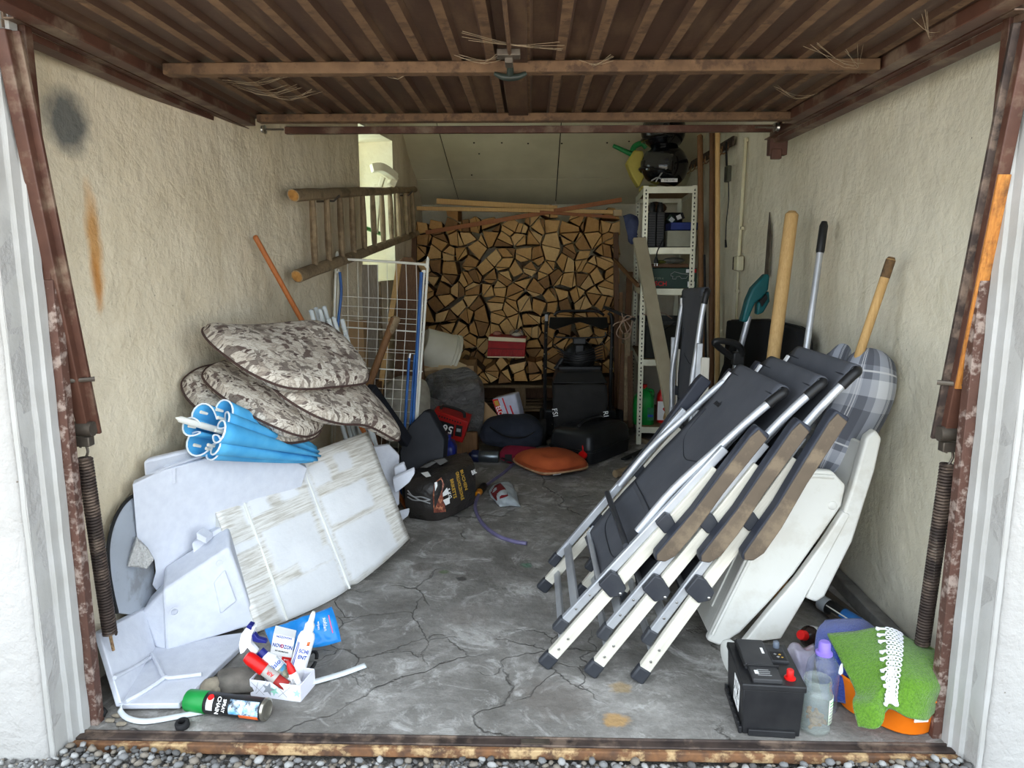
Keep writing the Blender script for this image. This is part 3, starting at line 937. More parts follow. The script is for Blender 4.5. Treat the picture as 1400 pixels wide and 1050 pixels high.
def rail(b, u0, w0, u1, w1, v0, v1, h, mi=0):       # box rail in the u-w plane, between v0 and v1
    d = Vector((u1 - u0, 0, w1 - w0)).normalized(); nrm = Vector((-d.z, 0, d.x)) * h / 2
    a, c = Vector((u0, 0, w0)), Vector((u1, 0, w1))
    vs = []
    for v in (v0, v1):
        for p in (a - nrm, c - nrm, c + nrm, a + nrm):
            vs.append(Vector((p.x, v, p.z)))
    b.add(vs, [(0, 1, 2, 3), (7, 6, 5, 4), (0, 4, 5, 1), (1, 5, 6, 2), (2, 6, 7, 3), (3, 7, 4, 0)], mi)
def recliner(label, mx, arms=True):
    t = thing('folding_recliner', label, 'chair', mx=mx, group='folded grey recliners')
    def P_(nm, b, m, par=t, **k): return build(nm, b, m, par, local=True, **k)
    for side in (0, 1):
        s = -1 if side == 0 else 1
        v0, v1 = (0, .024) if side == 0 else (W_ - .024, W_)
        b = B(); rail(b, .035, .0, .90, .040, v0, v1, .042); lg = P_('rear_leg', b, M_RAILWHITE, bevel=.003)
        for g in (-.011, 0, .011):
            gb_ = B(); 
        b = B(); rail(b, -.012, -.002, .045, .0, v0 - .003, v1 + .003, .052); P_('foot_cap', b, M_CAPDARK, bevel=.008)
        vo = .026 if side == 0 else -.026
        b = B(); rail(b, .15, .050, .97, .068 if side == 0 else .090, v0 + vo * .6, v1 + vo * .6, .030); P_('front_leg', b, M_ALU, bevel=.004)
        b = B(); rail(b, .11, .047, .165, .052, v0 + vo * .6 - .004, v1 + vo * .6 + .004, .038); P_('foot_cap', b, M_CAPDARK, bevel=.006)
        vj = -.008 if side == 0 else W_ + .008
        for u_, w_, r_ in ((.375, .020, .040), (.655, .036, .030)):
            b = B(); pl = [(-.8, 1.0), (.8, 1.0), (1.0, .3), (.55, -.95), (-.2, -1.15), (-1.0, -.5)]
            sheet(b, [Vector((u_ + p[0] * r_, vj - .002, w_ + .004 + p[1] * r_)) for p in pl], Vector((0, .034 * -s * 1, 0)))
            jt = P_('joint', b, M_CAPDARK, bevel=.004)
            b = B(); b.ball((u_ - .1 * r_, vj + s * .004, w_ - .75 * r_), (.006, .004, .006), 10); P_('rivet', b, M_STEEL, jt)
        for u_, w_ in ((.075, .003), (.125, .005)):
            b = B(); b.ball((u_, (0 if side == 0 else W_) + s * .001, w_), (.005, .003, .005), 8); P_('rivet', b, M_STEEL, lg)
        for u_ in (.22, .29):
            b = B(); b.ball((u_, (v0 if side == 0 else v1) + vo * .6, .053), (.005, .003, .005), 8); P_('rivet', b, M_STEEL, lg)
        vt = .050 if side == 0 else W_ - .050
        b = B(); b.tube(spline([(.56, vt, .075), (.75, vt, .088), (.95, vt, .075), (1.10, vt, .066), (1.20, vt, .055)], 16), .0135, 12); P_('back_tube', b, M_ALU)
        b = B(); b.tube(spline([(1.17, vt, .058), (1.215, vt, .052), (1.235, vt - s * .006, .045), (1.245, vt - s * .035, .042)], 10), [.0165] * 8 + [.016, .015, .012], 12); P_('head_cap', b, M_BLACK_PLASTIC)
        if arms:
            va = -.030 if side == 0 else W_ + .030
            b = B()
            prof = [(.545, .004), (.56, -.024), (.60, -.038), (.70, -.030), (.86, -.004), (1.085, .018), (1.097, .022), (1.092, .072), (1.06, .072), (.90, .052), (.75, .030), (.62, .022), (.56, .018)]
            fu, fw = (0, 0) if side == 0 else (.03, .055)
            sheet(b, [Vector((p[0] + fu, va - s * .022, p[1] + fw)) for p in prof], Vector((0, s * .05, 0)))
            am = P_('armrest', b, M_ARMDARK, bevel=.007, seg=3)
            b = B()
            inner = [(.55, .002), (.565, -.022), (.603, -.034), (.70, -.027), (.86, -.001), (1.082, .022), (1.086, .063), (1.05, .066), (.90, .047), (.75, .027), (.62, .018), (.565, .014)]
            sheet(b, [Vector((p[0] + fu, va + s * .027, p[1] + fw)) for p in inner], Vector((0, s * .007, 0)))
            P_('arm_face', b, M_ARMBROWN, am, bevel=.003, label='dusty taupe outer face')
    b = B(); b.tube([(1.235, .06, .048), (1.235, W_ - .06, .048)], .014, 10); P_('head_bar', b, M_ALU)
    # fabric: seat below, back above with the hem wrapped round the head bar
    def fab(us, ws, sag, wrap=False):
        rows = []
        pts = spline([Vector((u, 0, w)) for u, w in zip(us, ws)], 26)
        for p in pts:
            rows.append([Vector((p.x, .058 + (W_ - .116) * j / 12, p.z - sag * min(1, (1.235 - p.x) / .2) * math.sin(math.pi * j / 12) + .0015 * nz((p.x * 9, j * .7, sag * 90)))) for j in range(13)])
        if wrap:
            e = rows[-1]
            for a in range(1, 9):
                an = math.pi * a / 8
                rows.append([Vector((1.235 + .019 * math.sin(an), q.y, .048 + .019 * math.cos(an))) for q in e])
        b = B(); b.grid(rows); return b
    bf = P_('back_fabric', fab([.60, .75, .95, 1.10, 1.235], [.044, .052, .050, .054, .067], .010, True), M_MESHFAB, solid=.005, sharp=180)
    sf = P_('seat_fabric', fab([.30, .42, .55, .66], [.030, .040, .045, .044], .018), M_MESHFAB, solid=.006, sharp=180)
    def seam(pts, par):
        b = B(); b.tube(spline(pts, 22), .0022, 5); P_('seam', b, M_SEAM, par)
    m_ = W_ / 2
    seam([(1.205, .07, .068), (1.205, m_, .057), (1.205, W_ - .07, .068)], bf)
    seam([(1.03, .10, .0525), (.90, .13, .047), (.85, m_ - .06, .045), (.84, m_, .0445), (.85, m_ + .06, .045), (.90, W_ - .13, .047), (1.03, W_ - .10, .0525)], bf)
    seam([(.62, .07, .050), (.62, m_, .042), (.62, W_ - .07, .050)], bf)
    for c_, rr in ((.44, .085), (.56, .09)):
        seam([(c_ + rr * .5, .10, .041), (c_ - rr * .3, .15, .034), (c_ - rr * .5, m_, .025), (c_ - rr * .3, W_ - .15, .034), (c_ + rr * .5, W_ - .10, .041)], sf)
    # bars between the two sides
    b = B(); rail(b, .08, -.0, .108, .0, .02, W_ - .02, .014); P_('cross_bar', b, M_ALU, bevel=.003)
    b = B(); rail(b, .20, .052, .235, .052, .03, W_ - .03, .014); P_('cross_bar', b, M_ALU, bevel=.003)
    b = B(); b.tube(spline([(.36, .05, .030), (.33, .06, .03), (.325, .1, .03), (.325, W_ - .1, .03), (.33, W_ - .06, .03), (.36, W_ - .05, .03)], 20), .011, 10); P_('cross_tube', b, M_ALU)
    b = B(); b.tube([(.50, .03, .075), (.50, W_ - .03, .085)], .0115, 10); P_('support_bar', b, M_CAPDARK)
    b = B(); rail(b, 1.16, .070, 1.20, .073, W_ - .075, W_ - .055, .008); P_('care_tag', b, M_WHITE_PRINT)
    return t, bf
def chmx(px, py, deg, dz=.018):
    o = F(px, py); o.z += dz
    c, s = math.cos(rad(deg)), math.sin(rad(deg))
    return frame(o, (c, 0, s), (0, 1, 0))
m1, m2, m3 = chmx(745, 915, 48.5), chmx(808, 927, 51.5), chmx(872, 935, 55)
c1, bf1 = recliner('grey folding recliner leaning leftmost of three, its whole back fabric in view', m1)
lettering('Iuela', .040, m1 @ frame((1.075, .455, .0530), (0, -1, .0), (1, 0, -.1)), M_BLACK_PRINT, bf1, name='printed_mark')
c2 = copy_thing(c1, mx=m2, label='grey folding recliner in the middle of the three leaning together')
c3 = copy_thing(c1, mx=m3, label='grey folding recliner rightmost of three, lying against the white plastic chair')
# the one standing upright by the shelf
def upright():
    o = V(.885, 3.66, .02)
    return frame(o, (0.05, 0.05, 1), (0, 1, 0))
c0_, _bf = recliner('grey folding recliner standing upright beside the metal shelf', upright(), arms=False)

# ---- white plastic reclining chair, folded
M_WPL = mat('weathered_white_plastic', (232, 231, 224), (224, 223, 214), r=.38, s=3, c3=(218, 215, 205), s3=6)
YW = 2.50
wc = thing('plastic_armchair', 'folded white plastic garden chair leaning on the right wall behind the recliners', 'chair', tuple(F(985, 890)))
def poly(pts, Y, off, dx=0):
    b = B(); sheet(b, [P(x, y, Y) + V(dx, 0, 0) for x, y in pts], off); return b
A1 = [(1062, 674), (1078, 654), (1104, 642), (1138, 644), (1157, 664), (1151, 692), (1120, 737), (1085, 786), (1050, 826), (1012, 866), (984, 884), (966, 876)]
B1 = [(1153, 700), (1163, 704), (1100, 820), (1068, 874), (1016, 880), (1053, 834), (1090, 791), (1125, 743)]
C1 = [(1185, 598), (1198, 588), (1206, 600), (1196, 645), (1166, 740), (1128, 816), (1116, 824), (1101, 818), (1150, 712), (1166, 665)]
build('arm_panel', poly(A1, YW, (0, .035, 0)), M_WPL, wc, bevel=.010, seg=3)
build('leg_panel', poly(B1, YW + .004, (0, .035, 0)), M_WPL, wc, bevel=.006, seg=3)
build('leg', poly(C1, YW + .012, (0, .045, 0)), M_WPL, wc, bevel=.009, seg=3)
build('arm_panel', poly(A1, YW, (0, .035, 0)) if False else (lambda b: (setattr(b, 'v', [p + V(.02, .55, .0) for p in b.v]), b)[1])(poly(A1, YW, (0, .035, 0))), M_WPL, wc, bevel=.010)
build('leg', (lambda b: (setattr(b, 'v', [p + V(.0, .52, .0) for p in b.v]), b)[1])(poly(C1, YW, (0, .045, 0))), M_WPL, wc, bevel=.009)
bo = P(1138, 691, YW); b = B(); b.lathe([(.016, 0), (.016, .006), (.010, .010), (.0, .010)], 18, along(bo + V(0, .004, 0), bo - V(0, 1, 0))); build('hinge_boss', b, M_WPL, wc)
# raised border of the arm panel
b = B(); b.tube(spline([P(x, y, YW - .002) for x, y in ((974, 868), (1068, 680), (1084, 662), (1108, 651), (1140, 652))], 24), .0075, 8); build('border', b, M_WPL, wc)
# backrest with slats, running back from the near side
pb0, pb1 = P(966, 876, YW), P(1062, 674, YW)
b = B(); off = (pb1 - pb0).normalized(); nr = V(-off.z, 0, off.x)
sheet(b, [pb0 + V(0, .02, 0) + off * .02, pb1 + V(0, .02, 0) + off * .03, pb1 + V(0, .56, 0) + off * .03, pb0 + V(0, .56, 0) + off * .02], nr * -.02)
build('backrest', b, M_WPL, wc, bevel=.008)
for k in range(6):
    b = B(); yy = .10 + .075 * k
    b.beam(pb0 + V(0, yy, 0) + off * .10 + nr * .002, pb1 + V(0, yy, 0) - off * .06 + nr * .002, .045, .008, tuple(nr)); build('slat', b, M_WPL, wc, bevel=.004)
# foot and seat hints between the sides
b = B(); sheet(b, [P(1178, 606, YW + .06), P(1178, 606, YW + .06) + V(-.02, .44, 0), P(1148, 700, YW + .06) + V(-.02, .44, 0), P(1148, 700, YW + .06)], (.015, 0, .0)); build('seat', b, M_WPL, wc, bevel=.004)
# rounded plastic foot seen behind the battery
fo = F(983, 946); 
# ---- plaid pad
npd = N('grey_plaid_fabric')
uvp = npd.co('UV')
sp = npd.sep(uvp)
def bands(x, f, stops): return npd.ramp(npd.math('FRACT', npd.math('MULTIPLY', x, f)), stops, 'CONSTANT')
bx = bands(sp[0], 2.0, [(0, .12), (.22, .35), (.40, .75), (.62, .35), (.80, .12)])
by = bands(npd.math('ADD', sp[1], .02), 3.0, [(0, .70), (.2, .35), (.42, .12), (.62, .35), (.82, .70)])
mixv = npd.math('MULTIPLY', npd.math('ADD', bx, by), .5)
pc_ = npd.ramp(mixv, [(0, (70, 72, 80)), (.22, (104, 107, 116)), (.42, (158, 162, 172)), (.7, (216, 218, 222))])
def lines(x, f, o, w):
    fr_ = npd.math('FRACT', npd.math('ADD', npd.math('MULTIPLY', x, f), o))
    return npd.math('MULTIPLY', npd.math('LESS_THAN', npd.math('ABSOLUTE', npd.math('SUBTRACT', fr_, .5)), w), .75)
ln = npd.math('MAXIMUM', npd.math('MAXIMUM', lines(sp[1], 3, .25, .010), lines(sp[1], 3, .19, .010)), lines(sp[0], 2, .2, .012))
pc_ = npd.mix(ln, pc_, (220, 220, 220))
npd.color(pc_); npd.bump(npd.noise(npd.co('UV'), 260, 2), .3, .002)
M_PLAID = npd.set(.85)
pl = thing('plaid_cushion', 'grey plaid seat pad folded lengthwise over the top of the white plastic chair', 'cushion', tuple(P(1140, 650, 2.75)))
front = [[P(1160, 476, 2.78), P(1138, 545, 2.78), P(1113, 598, 2.76), P(1100, 636, 2.75)],
         [P(1192, 476, 2.72), P(1176, 545, 2.70), P(1143, 605, 2.70), P(1120, 648, 2.72)],
         [P(1228, 486, 2.74), P(1216, 548, 2.74), P(1180, 614, 2.74), P(1148, 658, 2.75)]]
b, e = puff(front, .062, 18, 30, 3.2)
build('pad', b, M_PLAID, pl)
b = B(); b.tube(e[30 + 18:30 + 18 + 31], .005, 6); build('corded_edge', b, M_WHITE_PRINT, pl)
back = [[P(1120, 520, 2.98), P(1108, 560, 2.96), P(1092, 600, 2.95), P(1080, 640, 2.95)],
        [P(1142, 474, 2.93), P(1126, 540, 2.92), P(1106, 590, 2.90), P(1090, 640, 2.9)],
        [P(1174, 468, 2.88), P(1150, 540, 2.88), P(1130, 590, 2.88), P(1105, 640, 2.88)]]
b, e = puff(back, .058, 16, 26, 3.2)
build('pad', b, M_PLAID, pl)
b = B(); sheet(b, [P(1152, 621, 2.705), P(1164, 625, 2.705), P(1156, 647, 2.70), P(1145, 642, 2.70)], (0, .003, 0)); build('care_tag', b, M_WHITE_PRINT, pl)

# ---- car battery
M_BATT = mat('black_battery_case', (30, 30, 32), (40, 40, 41), r=.42, s=14, bump=.08, bs=60)
M_BATT_TOP = mat('dark_grey_battery_cover', (48, 48, 50), (56, 56, 57), r=.5, s=14)
bo = F(1013, 1004); bx_ = F(1093, 1009) - bo; by_ = F(985, 948) - bo
bw, bl = .175, .235
mb = frame(bo, bx_, by_)
bt = thing('car_battery', 'black car battery with red terminal cap on the floor at right', 'battery', mx=mb)
def L_(nm, b, m, par=bt, **k): return build(nm, b, m, par, local=True, **k)
b = B()
vs = []
for z, g in ((0.0, .004), (.150, -.002)):
    for x, y in ((g, g), (bw - g, g), (bw - g, bl - g), (g, bl - g)): vs.append((x, y, z))
b.add(vs, [(3, 2, 1, 0), (4, 5, 6, 7), (0, 1, 5, 4), (1, 2, 6, 5), (2, 3, 7, 6), (3, 0, 4, 7)])
L_('case', b, M_BATT, bevel=.004)
b = B(); b.box((bw / 2, bl / 2, .158), (bw + .012, bl + .012, .020)); lid = L_('lid', b, M_BATT, bevel=.004)
b = B(); b.box((bw / 2, -.002, .012), (bw * .78, .012, .020)); b.box((bw / 2, bl + .002, .012), (bw * .78, .012, .020)); L_('base_ledge', b, M_BATT, bevel=.002)
b = B(); b.box((-.002, bl / 2, .012), (.010, bl * .98, .022)); L_('base_ledge', b, M_BATT, bevel=.002)
for k in range(7):
    b = B(); b.box((-.006, .02 + k * .032, .026), (.006, .012, .012)); L_('rib', b, M_BATT, bevel=.001)
b = B(); b.box((.062, .155, .176), (.085, .150, .020)); cov = L_('cover', b, M_BATT_TOP, bevel=.003)
b = B(); b.box((.070, .040, .174), (.085, .072, .014)); L_('cover', b, M_BATT_TOP, bevel=.003)
b = B(); b.box((.135, .165, .171), (.055, .085, .010)); L_('cover', b, M_BATT_TOP, bevel=.002)
b = B(); b.box((.072, .078, .180), (.095, .006, .012)); b.box((.018, .15, .180), (.006, .15, .008)); L_('carry_handle', b, M_BLACK_PLASTIC, bevel=.002)
b = B(); b.lathe([(.017, 0), (.017, .004), (.0105, .006), (.0105, .027), (.009, .029), (0, .029)], 20, Matrix.Translation((.142, .038, .168))); L_('terminal_cap', b, M_RED_PLASTIC, label='red terminal cap')
M_CAPCLEAR = mat('smoky_cap', (96, 104, 116), (76, 84, 96), r=.3, s=30)
b = B(); b.lathe([(.010, 0), (.0095, .020), (.008, .022), (0, .022)], 16, Matrix.Translation((.142, .205, .174))); L_('terminal_cap', b, M_CAPCLEAR, label='smoky grey terminal cap')
b = B(); b.box((.135, .150, .1765), (.042, .05, .001)); L_('cover_label', b, M_BLACK_PRINT)
for i, (xx, yy, ss) in enumerate(((.128, .160, .010), (.142, .158, .010), (.134, .144, .011), (.146, .142, .008))):
    b = B(); b.lathe([(0, 0), (ss * .5, 0), (ss * .5, .0006), (0, .0006)], 4, Matrix.Translation((xx, yy, .1768))); L_('hazard_mark', b, M_GOLD_PRINT if i % 2 else M_GREY_PRINT)
b = B(); b.box((.088, .160, .1867), (.008, .034, .0006)); L_('print', b, M_WHITE_PRINT, cov)
for k in range(4):
    b = B(); b.box((.066, .026 + k * .010, .1813), (.040 - .006 * (k % 2), .003, .0005)); L_('print', b, M_GREY_PRINT)
b = B(); b.box((.045, .042, .1813), (.012, .020, .0005)); L_('print', b, M_WHITE_PRINT)
# paper label on the left side
b = B(); b.box((-.0025, .075, .092), (.001, .075, .085)); lb = L_('side_label', b, M_WHITE_PRINT, label='white paper label')
for p0, p1 in (((.050, .118), (.075, .072)), ((.060, .132), (.052, .10)), ((.085, .125), (.045, .085)), ((.10, .12), (.08, .10)), ((.10, .08), (.085, .062)), ((.075, .072), (.055, .060)), ((.098, .10), (.106, .085))):
    b = B(); b.beam((-.0035, p0[0], p0[1]), (-.0035, p1[0], p1[1]), .002, .0008, (1, 0, 0)); L_('pen_mark', b, M_BLACK_PRINT, lb)

# ---- white plastic lid standing behind the battery
M_LIDW = mat('dull_white_lid', (216, 216, 210), (204, 204, 198), r=.5, s=6)
lc = F(986, 938) + V(.035, .02, .075)
b = B(); b.lathe([(0, 0), (.060, .0), (.072, .006), (.072, .018), (.066, .020), (.058, .010), (0, .010)], 28, along(lc, lc + V(.85, .30, .15)))
tag(build('round_lid', b, M_LIDW), 'dull white round plastic lid standing behind the black battery', 'lid')

# ---- jar with cork ends
M_JARGLASS = glass('jar_glass', (246, 250, 248), .04, 1.5, .08)
jp = F(1113, 996)
t = thing('glass_jar', 'open glass jar with brown bits inside, beside the battery', 'jar', tuple(jp))
mj = Matrix.Translation(jp)
b = B(); b.lathe([(.0, .0), (.040, .0), (.045, .006), (.046, .02), (.046, .120), (.043, .132), (.038, .140), (.038, .146), (.0405, .148), (.0405, .152), (.038, .154), (.0405, .157), (.0405, .161), (.038, .163), (.038, .168), (.0355, .168), (.0355, .140), (.043, .118), (.043, .010), (.0, .006)], 32, mj)
build('glass', b, M_JARGLASS, t)
M_JLAB = plain('pale_green_label', (206, 220, 196), .6)
b = B(); rows = []
for i in range(9):
    a = rad(-62 + i * 7); rows.append([jp + V(.0468 * math.cos(a), .0468 * math.sin(a), z) for z in (.038, .118)])
b.grid(rows); lab = build('label', b, M_JLAB, t, solid=.0006)
for k in range(7):
    b = B(); b.grid([[jp + V(.0474 * math.cos(rad(-58 + i * 7)), .0474 * math.sin(rad(-58 + i * 7)), z) for z in (.046 + k * .010, .049 + k * .010)] for i in range(6)]); build('print', b, M_GREEN_PRINT if k > 4 else M_GREY_PRINT, lab, solid=.0004)
M_BUTT = mat('brown_bits', (150, 112, 70), (110, 80, 48), r=.9, s=60)
rj = random.Random(5)
for k in range(26):
    a, r_ = rj.uniform(0, 6.28), rj.uniform(0, .026)
    c = jp + V(r_ * math.cos(a), r_ * math.sin(a), .014 + .0014 * k + rj.uniform(0, .006))
    d = V(rj.uniform(-1, 1), rj.uniform(-1, 1), rj.uniform(-.4, .6)).normalized() * .011
    b = B(); b.tube([c - d, c + d], .0052, 7); tag(build('cork_bit', b, M_BUTT), 'small brown cylindrical bit lying in the open glass jar', 'bit', 'brown bits in the glass jar')

# ---- clear bottle with purple cap
M_PETE = glass('clear_plastic', (240, 243, 250), .06, 1.45, .06)
M_PURPLE = mat('purple_cap', (140, 118, 206), (128, 106, 196), r=.4, s=20)
bp = F(1121, 968)
t = thing('plastic_bottle', 'clear plastic bottle with purple cap behind the glass jar', 'bottle', tuple(bp))
b = B(); b.lathe([(.0, .0), (.044, .0), (.050, .008), (.050, .13), (.046, .155), (.030, .180), (.018, .192), (.016, .205), (0, .205)], 28, Matrix.Translation(bp)); build('body', b, M_PETE, t)
b = B(); b.lathe([(.026, .186), (.026, .192), (.019, .196), (.018, .222), (.014, .228), (0, .229)], 24, Matrix.Translation(bp)); build('cap', b, M_PURPLE, t, label='purple cap')
M_LAV = mat('lavender_film', (176, 170, 186), (152, 146, 160), r=.3, s=20, bump=.4, bs=30)
cloth('film', [[P(1074, 890, 2.33), P(1086, 880, 2.36), P(1102, 884, 2.36), P(1112, 880, 2.36)], [P(1076, 902, 2.30), P(1090, 896, 2.27), P(1104, 900, 2.28), P(1116, 896, 2.28)], [P(1084, 920, 2.28), P(1094, 926, 2.25), P(1106, 924, 2.26), P(1114, 920, 2.26)], [P(1088, 950, 2.24), P(1096, 952, 2.24), P(1106, 950, 2.24), P(1112, 950, 2.24)]], 18, 18, .001, M_LAV, None, .010, 26)
fo_ = COL.objects[-1]; fo_.name = 'plastic_bag'; tag(fo_, 'crumpled lavender plastic bag tucked behind the car battery', 'bag')
# dark bottle with red cap and white label
d0, d1 = P(1106, 868, 2.50), P(1082, 866, 2.42)
M_DKBOTTLE = plain('dark_brown_bottle', (40, 30, 28), .25)
t = thing('dark_bottle', 'dark bottle with red cap and white label under the plastic chair', 'bottle', tuple(d0))
mx_ = along(d0 + V(.06, .03, -.03), d1)
b = B(); b.lathe([(0, 0), (.036, 0), (.038, .01), (.038, .09), (.026, .11), (.014, .118), (.014, .125), (0, .125)], 24, mx_); build('body', b, M_DKBOTTLE, t)
Ld = (d1 - d0 - V(.06, .03, -.03)).length
b = B(); b.lathe([(.018, .118), (.018, .142), (.015, .146), (0, .146)], 20, mx_); build('cap', b, M_RED_PLASTIC, t, label='red screw cap')
b = B(); b.lathe([(.0385, .012), (.0385, .085)], 24, mx_); build('label', b, M_WHITE_PRINT, t)
# blue aerosol lying by the wall
a0, a1 = F(1172, 852, .035), F(1128, 828, .035)
a0 = P(1178, 858, 2.62); a1 = P(1124, 824, 2.78)
t = thing('spray_can', 'blue and black aerosol can lying by the right wall', 'can', tuple(a0))
mx_ = along(a0, a1); LA = (a1 - a0).length
M_BLUECAN = mat('blue_can', (44, 104, 168), (34, 84, 144), r=.35, s=14)
M_GREYCAP = mat('grey_cap', (176, 182, 188), (162, 168, 176), r=.4, s=14)
b = B(); b.lathe([(0, 0), (.030, 0), (.032, .004), (.032, LA * .45)], 24, mx_); build('body', b, M_BLUECAN, t)
b = B(); b.lathe([(.032, LA * .45), (.032, LA * .80), (.029, LA * .83), (0, LA * .83)], 24, mx_); build('upper_body', b, M_BLACK_PLASTIC, t)
b = B(); b.lathe([(.030, LA * .83), (.030, LA * 1.02), (.026, LA * 1.05), (0, LA * 1.05)], 24, mx_); build('cap', b, M_GREYCAP, t)
st = mx_ @ V(0, 0, 0)
up_ = (CAM - a0).normalized() * .034
b = B(); b.tube([a0.lerp(a1, .15) + up_, a0.lerp(a1, .88) + up_], .003, 7); build('straw', b, M_WHITE_PLASTIC, t)
# low curb along the right wall and a dark board in front of it
b = B(); b.beam(V(1.352, 2.15, .03), V(1.352, 3.55, .03), .05, .06)
structure('baseboard_right', b, mat('grey_curb', (120, 118, 114), (98, 96, 92), r=.9, s=14, bump=.4, bs=50), bevel=.006)
b = B(); b.beam(F(1205, 868, .03) + V(-.07, .1, 0), F(1090, 790, .05), .10, .03)
tag(build('board_offcut', b, mat('dark_damp_wood', (74, 66, 58), (56, 50, 44), r=.85, s=9), bevel=.003), 'dark damp board offcut lying under the plastic chair', 'board')

# ---- orange tub with towels
M_ORANGE = mat('orange_plastic', (232, 122, 20), (222, 110, 14), r=.42, s=6)
def towel_mat(name, c, c2):
    n = N(name); co = n.co('Object')
    n.color(n.ramp(n.noise(co, 150, 3), [(.35, c2), (.65, c)]))
    n.bump(n.noise(co, 260, 2), .9, .006)
    n.set(.95); n.p.inputs['Sheen Weight'].default_value = .3
    return n.mat
M_GREENT = towel_mat('green_terry', (96, 142, 32), (74, 116, 22))
M_BLUET = towel_mat('blue_terry', (48, 74, 158), (36, 58, 134))
ta, tb = F(1138, 968), F(1243, 1014)
ux = (tb - ta).normalized()
mtub = frame(ta.lerp(tb, .5) + V(.0, .0, .0), ux, V(-ux.y, ux.x, 0))
tl, tw = (tb - ta).length + .065, .225
t = thing('plastic_tub', 'orange oblong plastic tub heaped with towels at the right jamb', 'tub', mx=mtub @ Matrix.Translation((0.008, tw / 2 - .005, 0)))
b = B()
rings = []
for z, g in ((0, -.022), (.008, -.012), (.06, -.006), (.112, .002), (.117, .008), (.122, .008), (.122, .003), (.112, -.003), (.06, -.011), (.012, -.018)):
    rings.append([Vector((p[0], p[1], z)) for p in rrect(tl + 2 * g, tw + 2 * g, .10 + g, 7)])
b.grid(rings, wv=True, uv=False)
b.f.append(tuple(range(len(rings[0])))[::-1]); b.m.append(0)
b.f.append(tuple(len(b.v) - len(rings[0]) + i for i in range(len(rings[0])))); b.m.append(0)
build('basin', b, M_ORANGE, t, local=True)
mls = WM(t)
a = rad(-38)
lbp = mls @ V(tl / 2 - .030, -tw / 2 + .038, .085)
nrm_ = (mls.to_3x3() @ V(math.cos(a), math.sin(a), .1)).normalized()
tx = V(0, 0, 1).cross(nrm_).normalized()
b = B(); sheet(b, [lbp + nrm_ * .010 + tx * sx_ * .022 + V(0, 0, sz_ * .026) for sx_, sz_ in ((-1, -1), (1, -1), (1, 1), (-1, 1))], nrm_ * .0012); lb = build('sticker', b, M_WHITE_PRINT, t)
for k in range(4):
    b = B(); b.beam(lbp + nrm_ * .0116 + tx * -.016 + V(0, 0, .016 - k * .010), lbp + nrm_ * .0116 + tx * (.002 + .006 * (k % 2)) + V(0, 0, .016 - k * .010), .0008, .004, tuple(nrm_ + V(0, 0, 1))); build('print', b, M_BLACK_PRINT, lb)
# blue towel: a soft heap in the tub
bl_ctrl = [[P(1126, 956, 2.20), P(1118, 908, 2.24), P(1118, 868, 2.32), P(1130, 850, 2.42)],
           [P(1146, 958, 2.15), P(1142, 914, 2.17), P(1138, 868, 2.27), P(1150, 849, 2.40)],
           [P(1170, 962, 2.14), P(1164, 918, 2.15), P(1164, 868, 2.25), P(1178, 850, 2.38)],
           [P(1196, 962, 2.14), P(1190, 918, 2.16), P(1186, 872, 2.26), P(1196, 862, 2.40)]]
o, S = cloth('blue_towel', bl_ctrl, 22, 26, .016, M_BLUET, None, .006, 10)
tag(o, 'blue terry towel heaped on the orange tub behind the green one', 'towel')
b = B(); b.tube(spline([p + V(0, -.010, .0) for p in [S[k][8] for k in range(2, 20, 3)]], 20), .004, 6)
build('hem', b, M_BLUET, o)
# green towel with white crochet strip
gr = [[P(1131, 868, 2.26), P(1150, 905, 2.16), P(1170, 945, 2.07), P(1168, 962, 2.02), P(1174, 994, 1.985)],
      [P(1170, 864, 2.24), P(1186, 905, 2.12), P(1194, 945, 2.03), P(1194, 968, 1.985), P(1200, 995, 1.96)],
      [P(1212, 860, 2.22), P(1216, 890, 2.12), P(1216, 925, 2.04), P(1214, 955, 2.01), P(1214, 968, 1.985)],
      [P(1244, 876, 2.18), P(1246, 900, 2.08), P(1244, 930, 2.00), P(1240, 960, 1.975), P(1242, 980, 1.95)],
      [P(1278, 892, 2.14), P(1284, 906, 2.08), P(1280, 935, 2.00), P(1270, 960, 1.985), P(1262, 984, 1.96)],
      [P(1292, 905, 2.14), P(1296, 916, 2.10), P(1292, 940, 2.05), P(1282, 966, 2.04), P(1272, 976, 2.0)]]
o, S = cloth('green_towel', gr, 36, 30, .012, M_GREENT, None, .005, 12)
tag(o, 'bright green terry towel with white crochet strip spread over the tub', 'towel')
M_CROCHET = plain('white_crochet_yarn', (236, 236, 240), .9)
us = [15 + .0 * k for k in range(5)]
b = B()
for c_ in range(4):
    for r_ in range(17):
        i = 14.6 + c_ * 1.15; j = 1 + r_ * 1.55
        i0, j0 = int(i), min(int(j), 28)
        p = S[i0][j0].lerp(S[i0 + 1][j0], i - i0).lerp(S[i0][j0 + 1].lerp(S[i0 + 1][j0 + 1], i - i0), j - int(j))
        nn = (S[i0 + 1][j0] - S[i0][j0]).cross(S[i0][j0 + 1] - S[i0][j0]).normalized()
        if nn.dot(CAM - p) < 0: nn = -nn
        e1, e2 = (S[i0 + 1][j0] - S[i0][j0]).normalized(), (S[i0][j0 + 1] - S[i0][j0]).normalized()
        rr = .0072
        b.tube([p + nn * .012 + (e1 * math.cos(q * .785) + e2 * math.sin(q * .785)) * rr for q in range(8)], .0024, 5, closed=True)
build('crochet_strip', b, M_CROCHET, o)
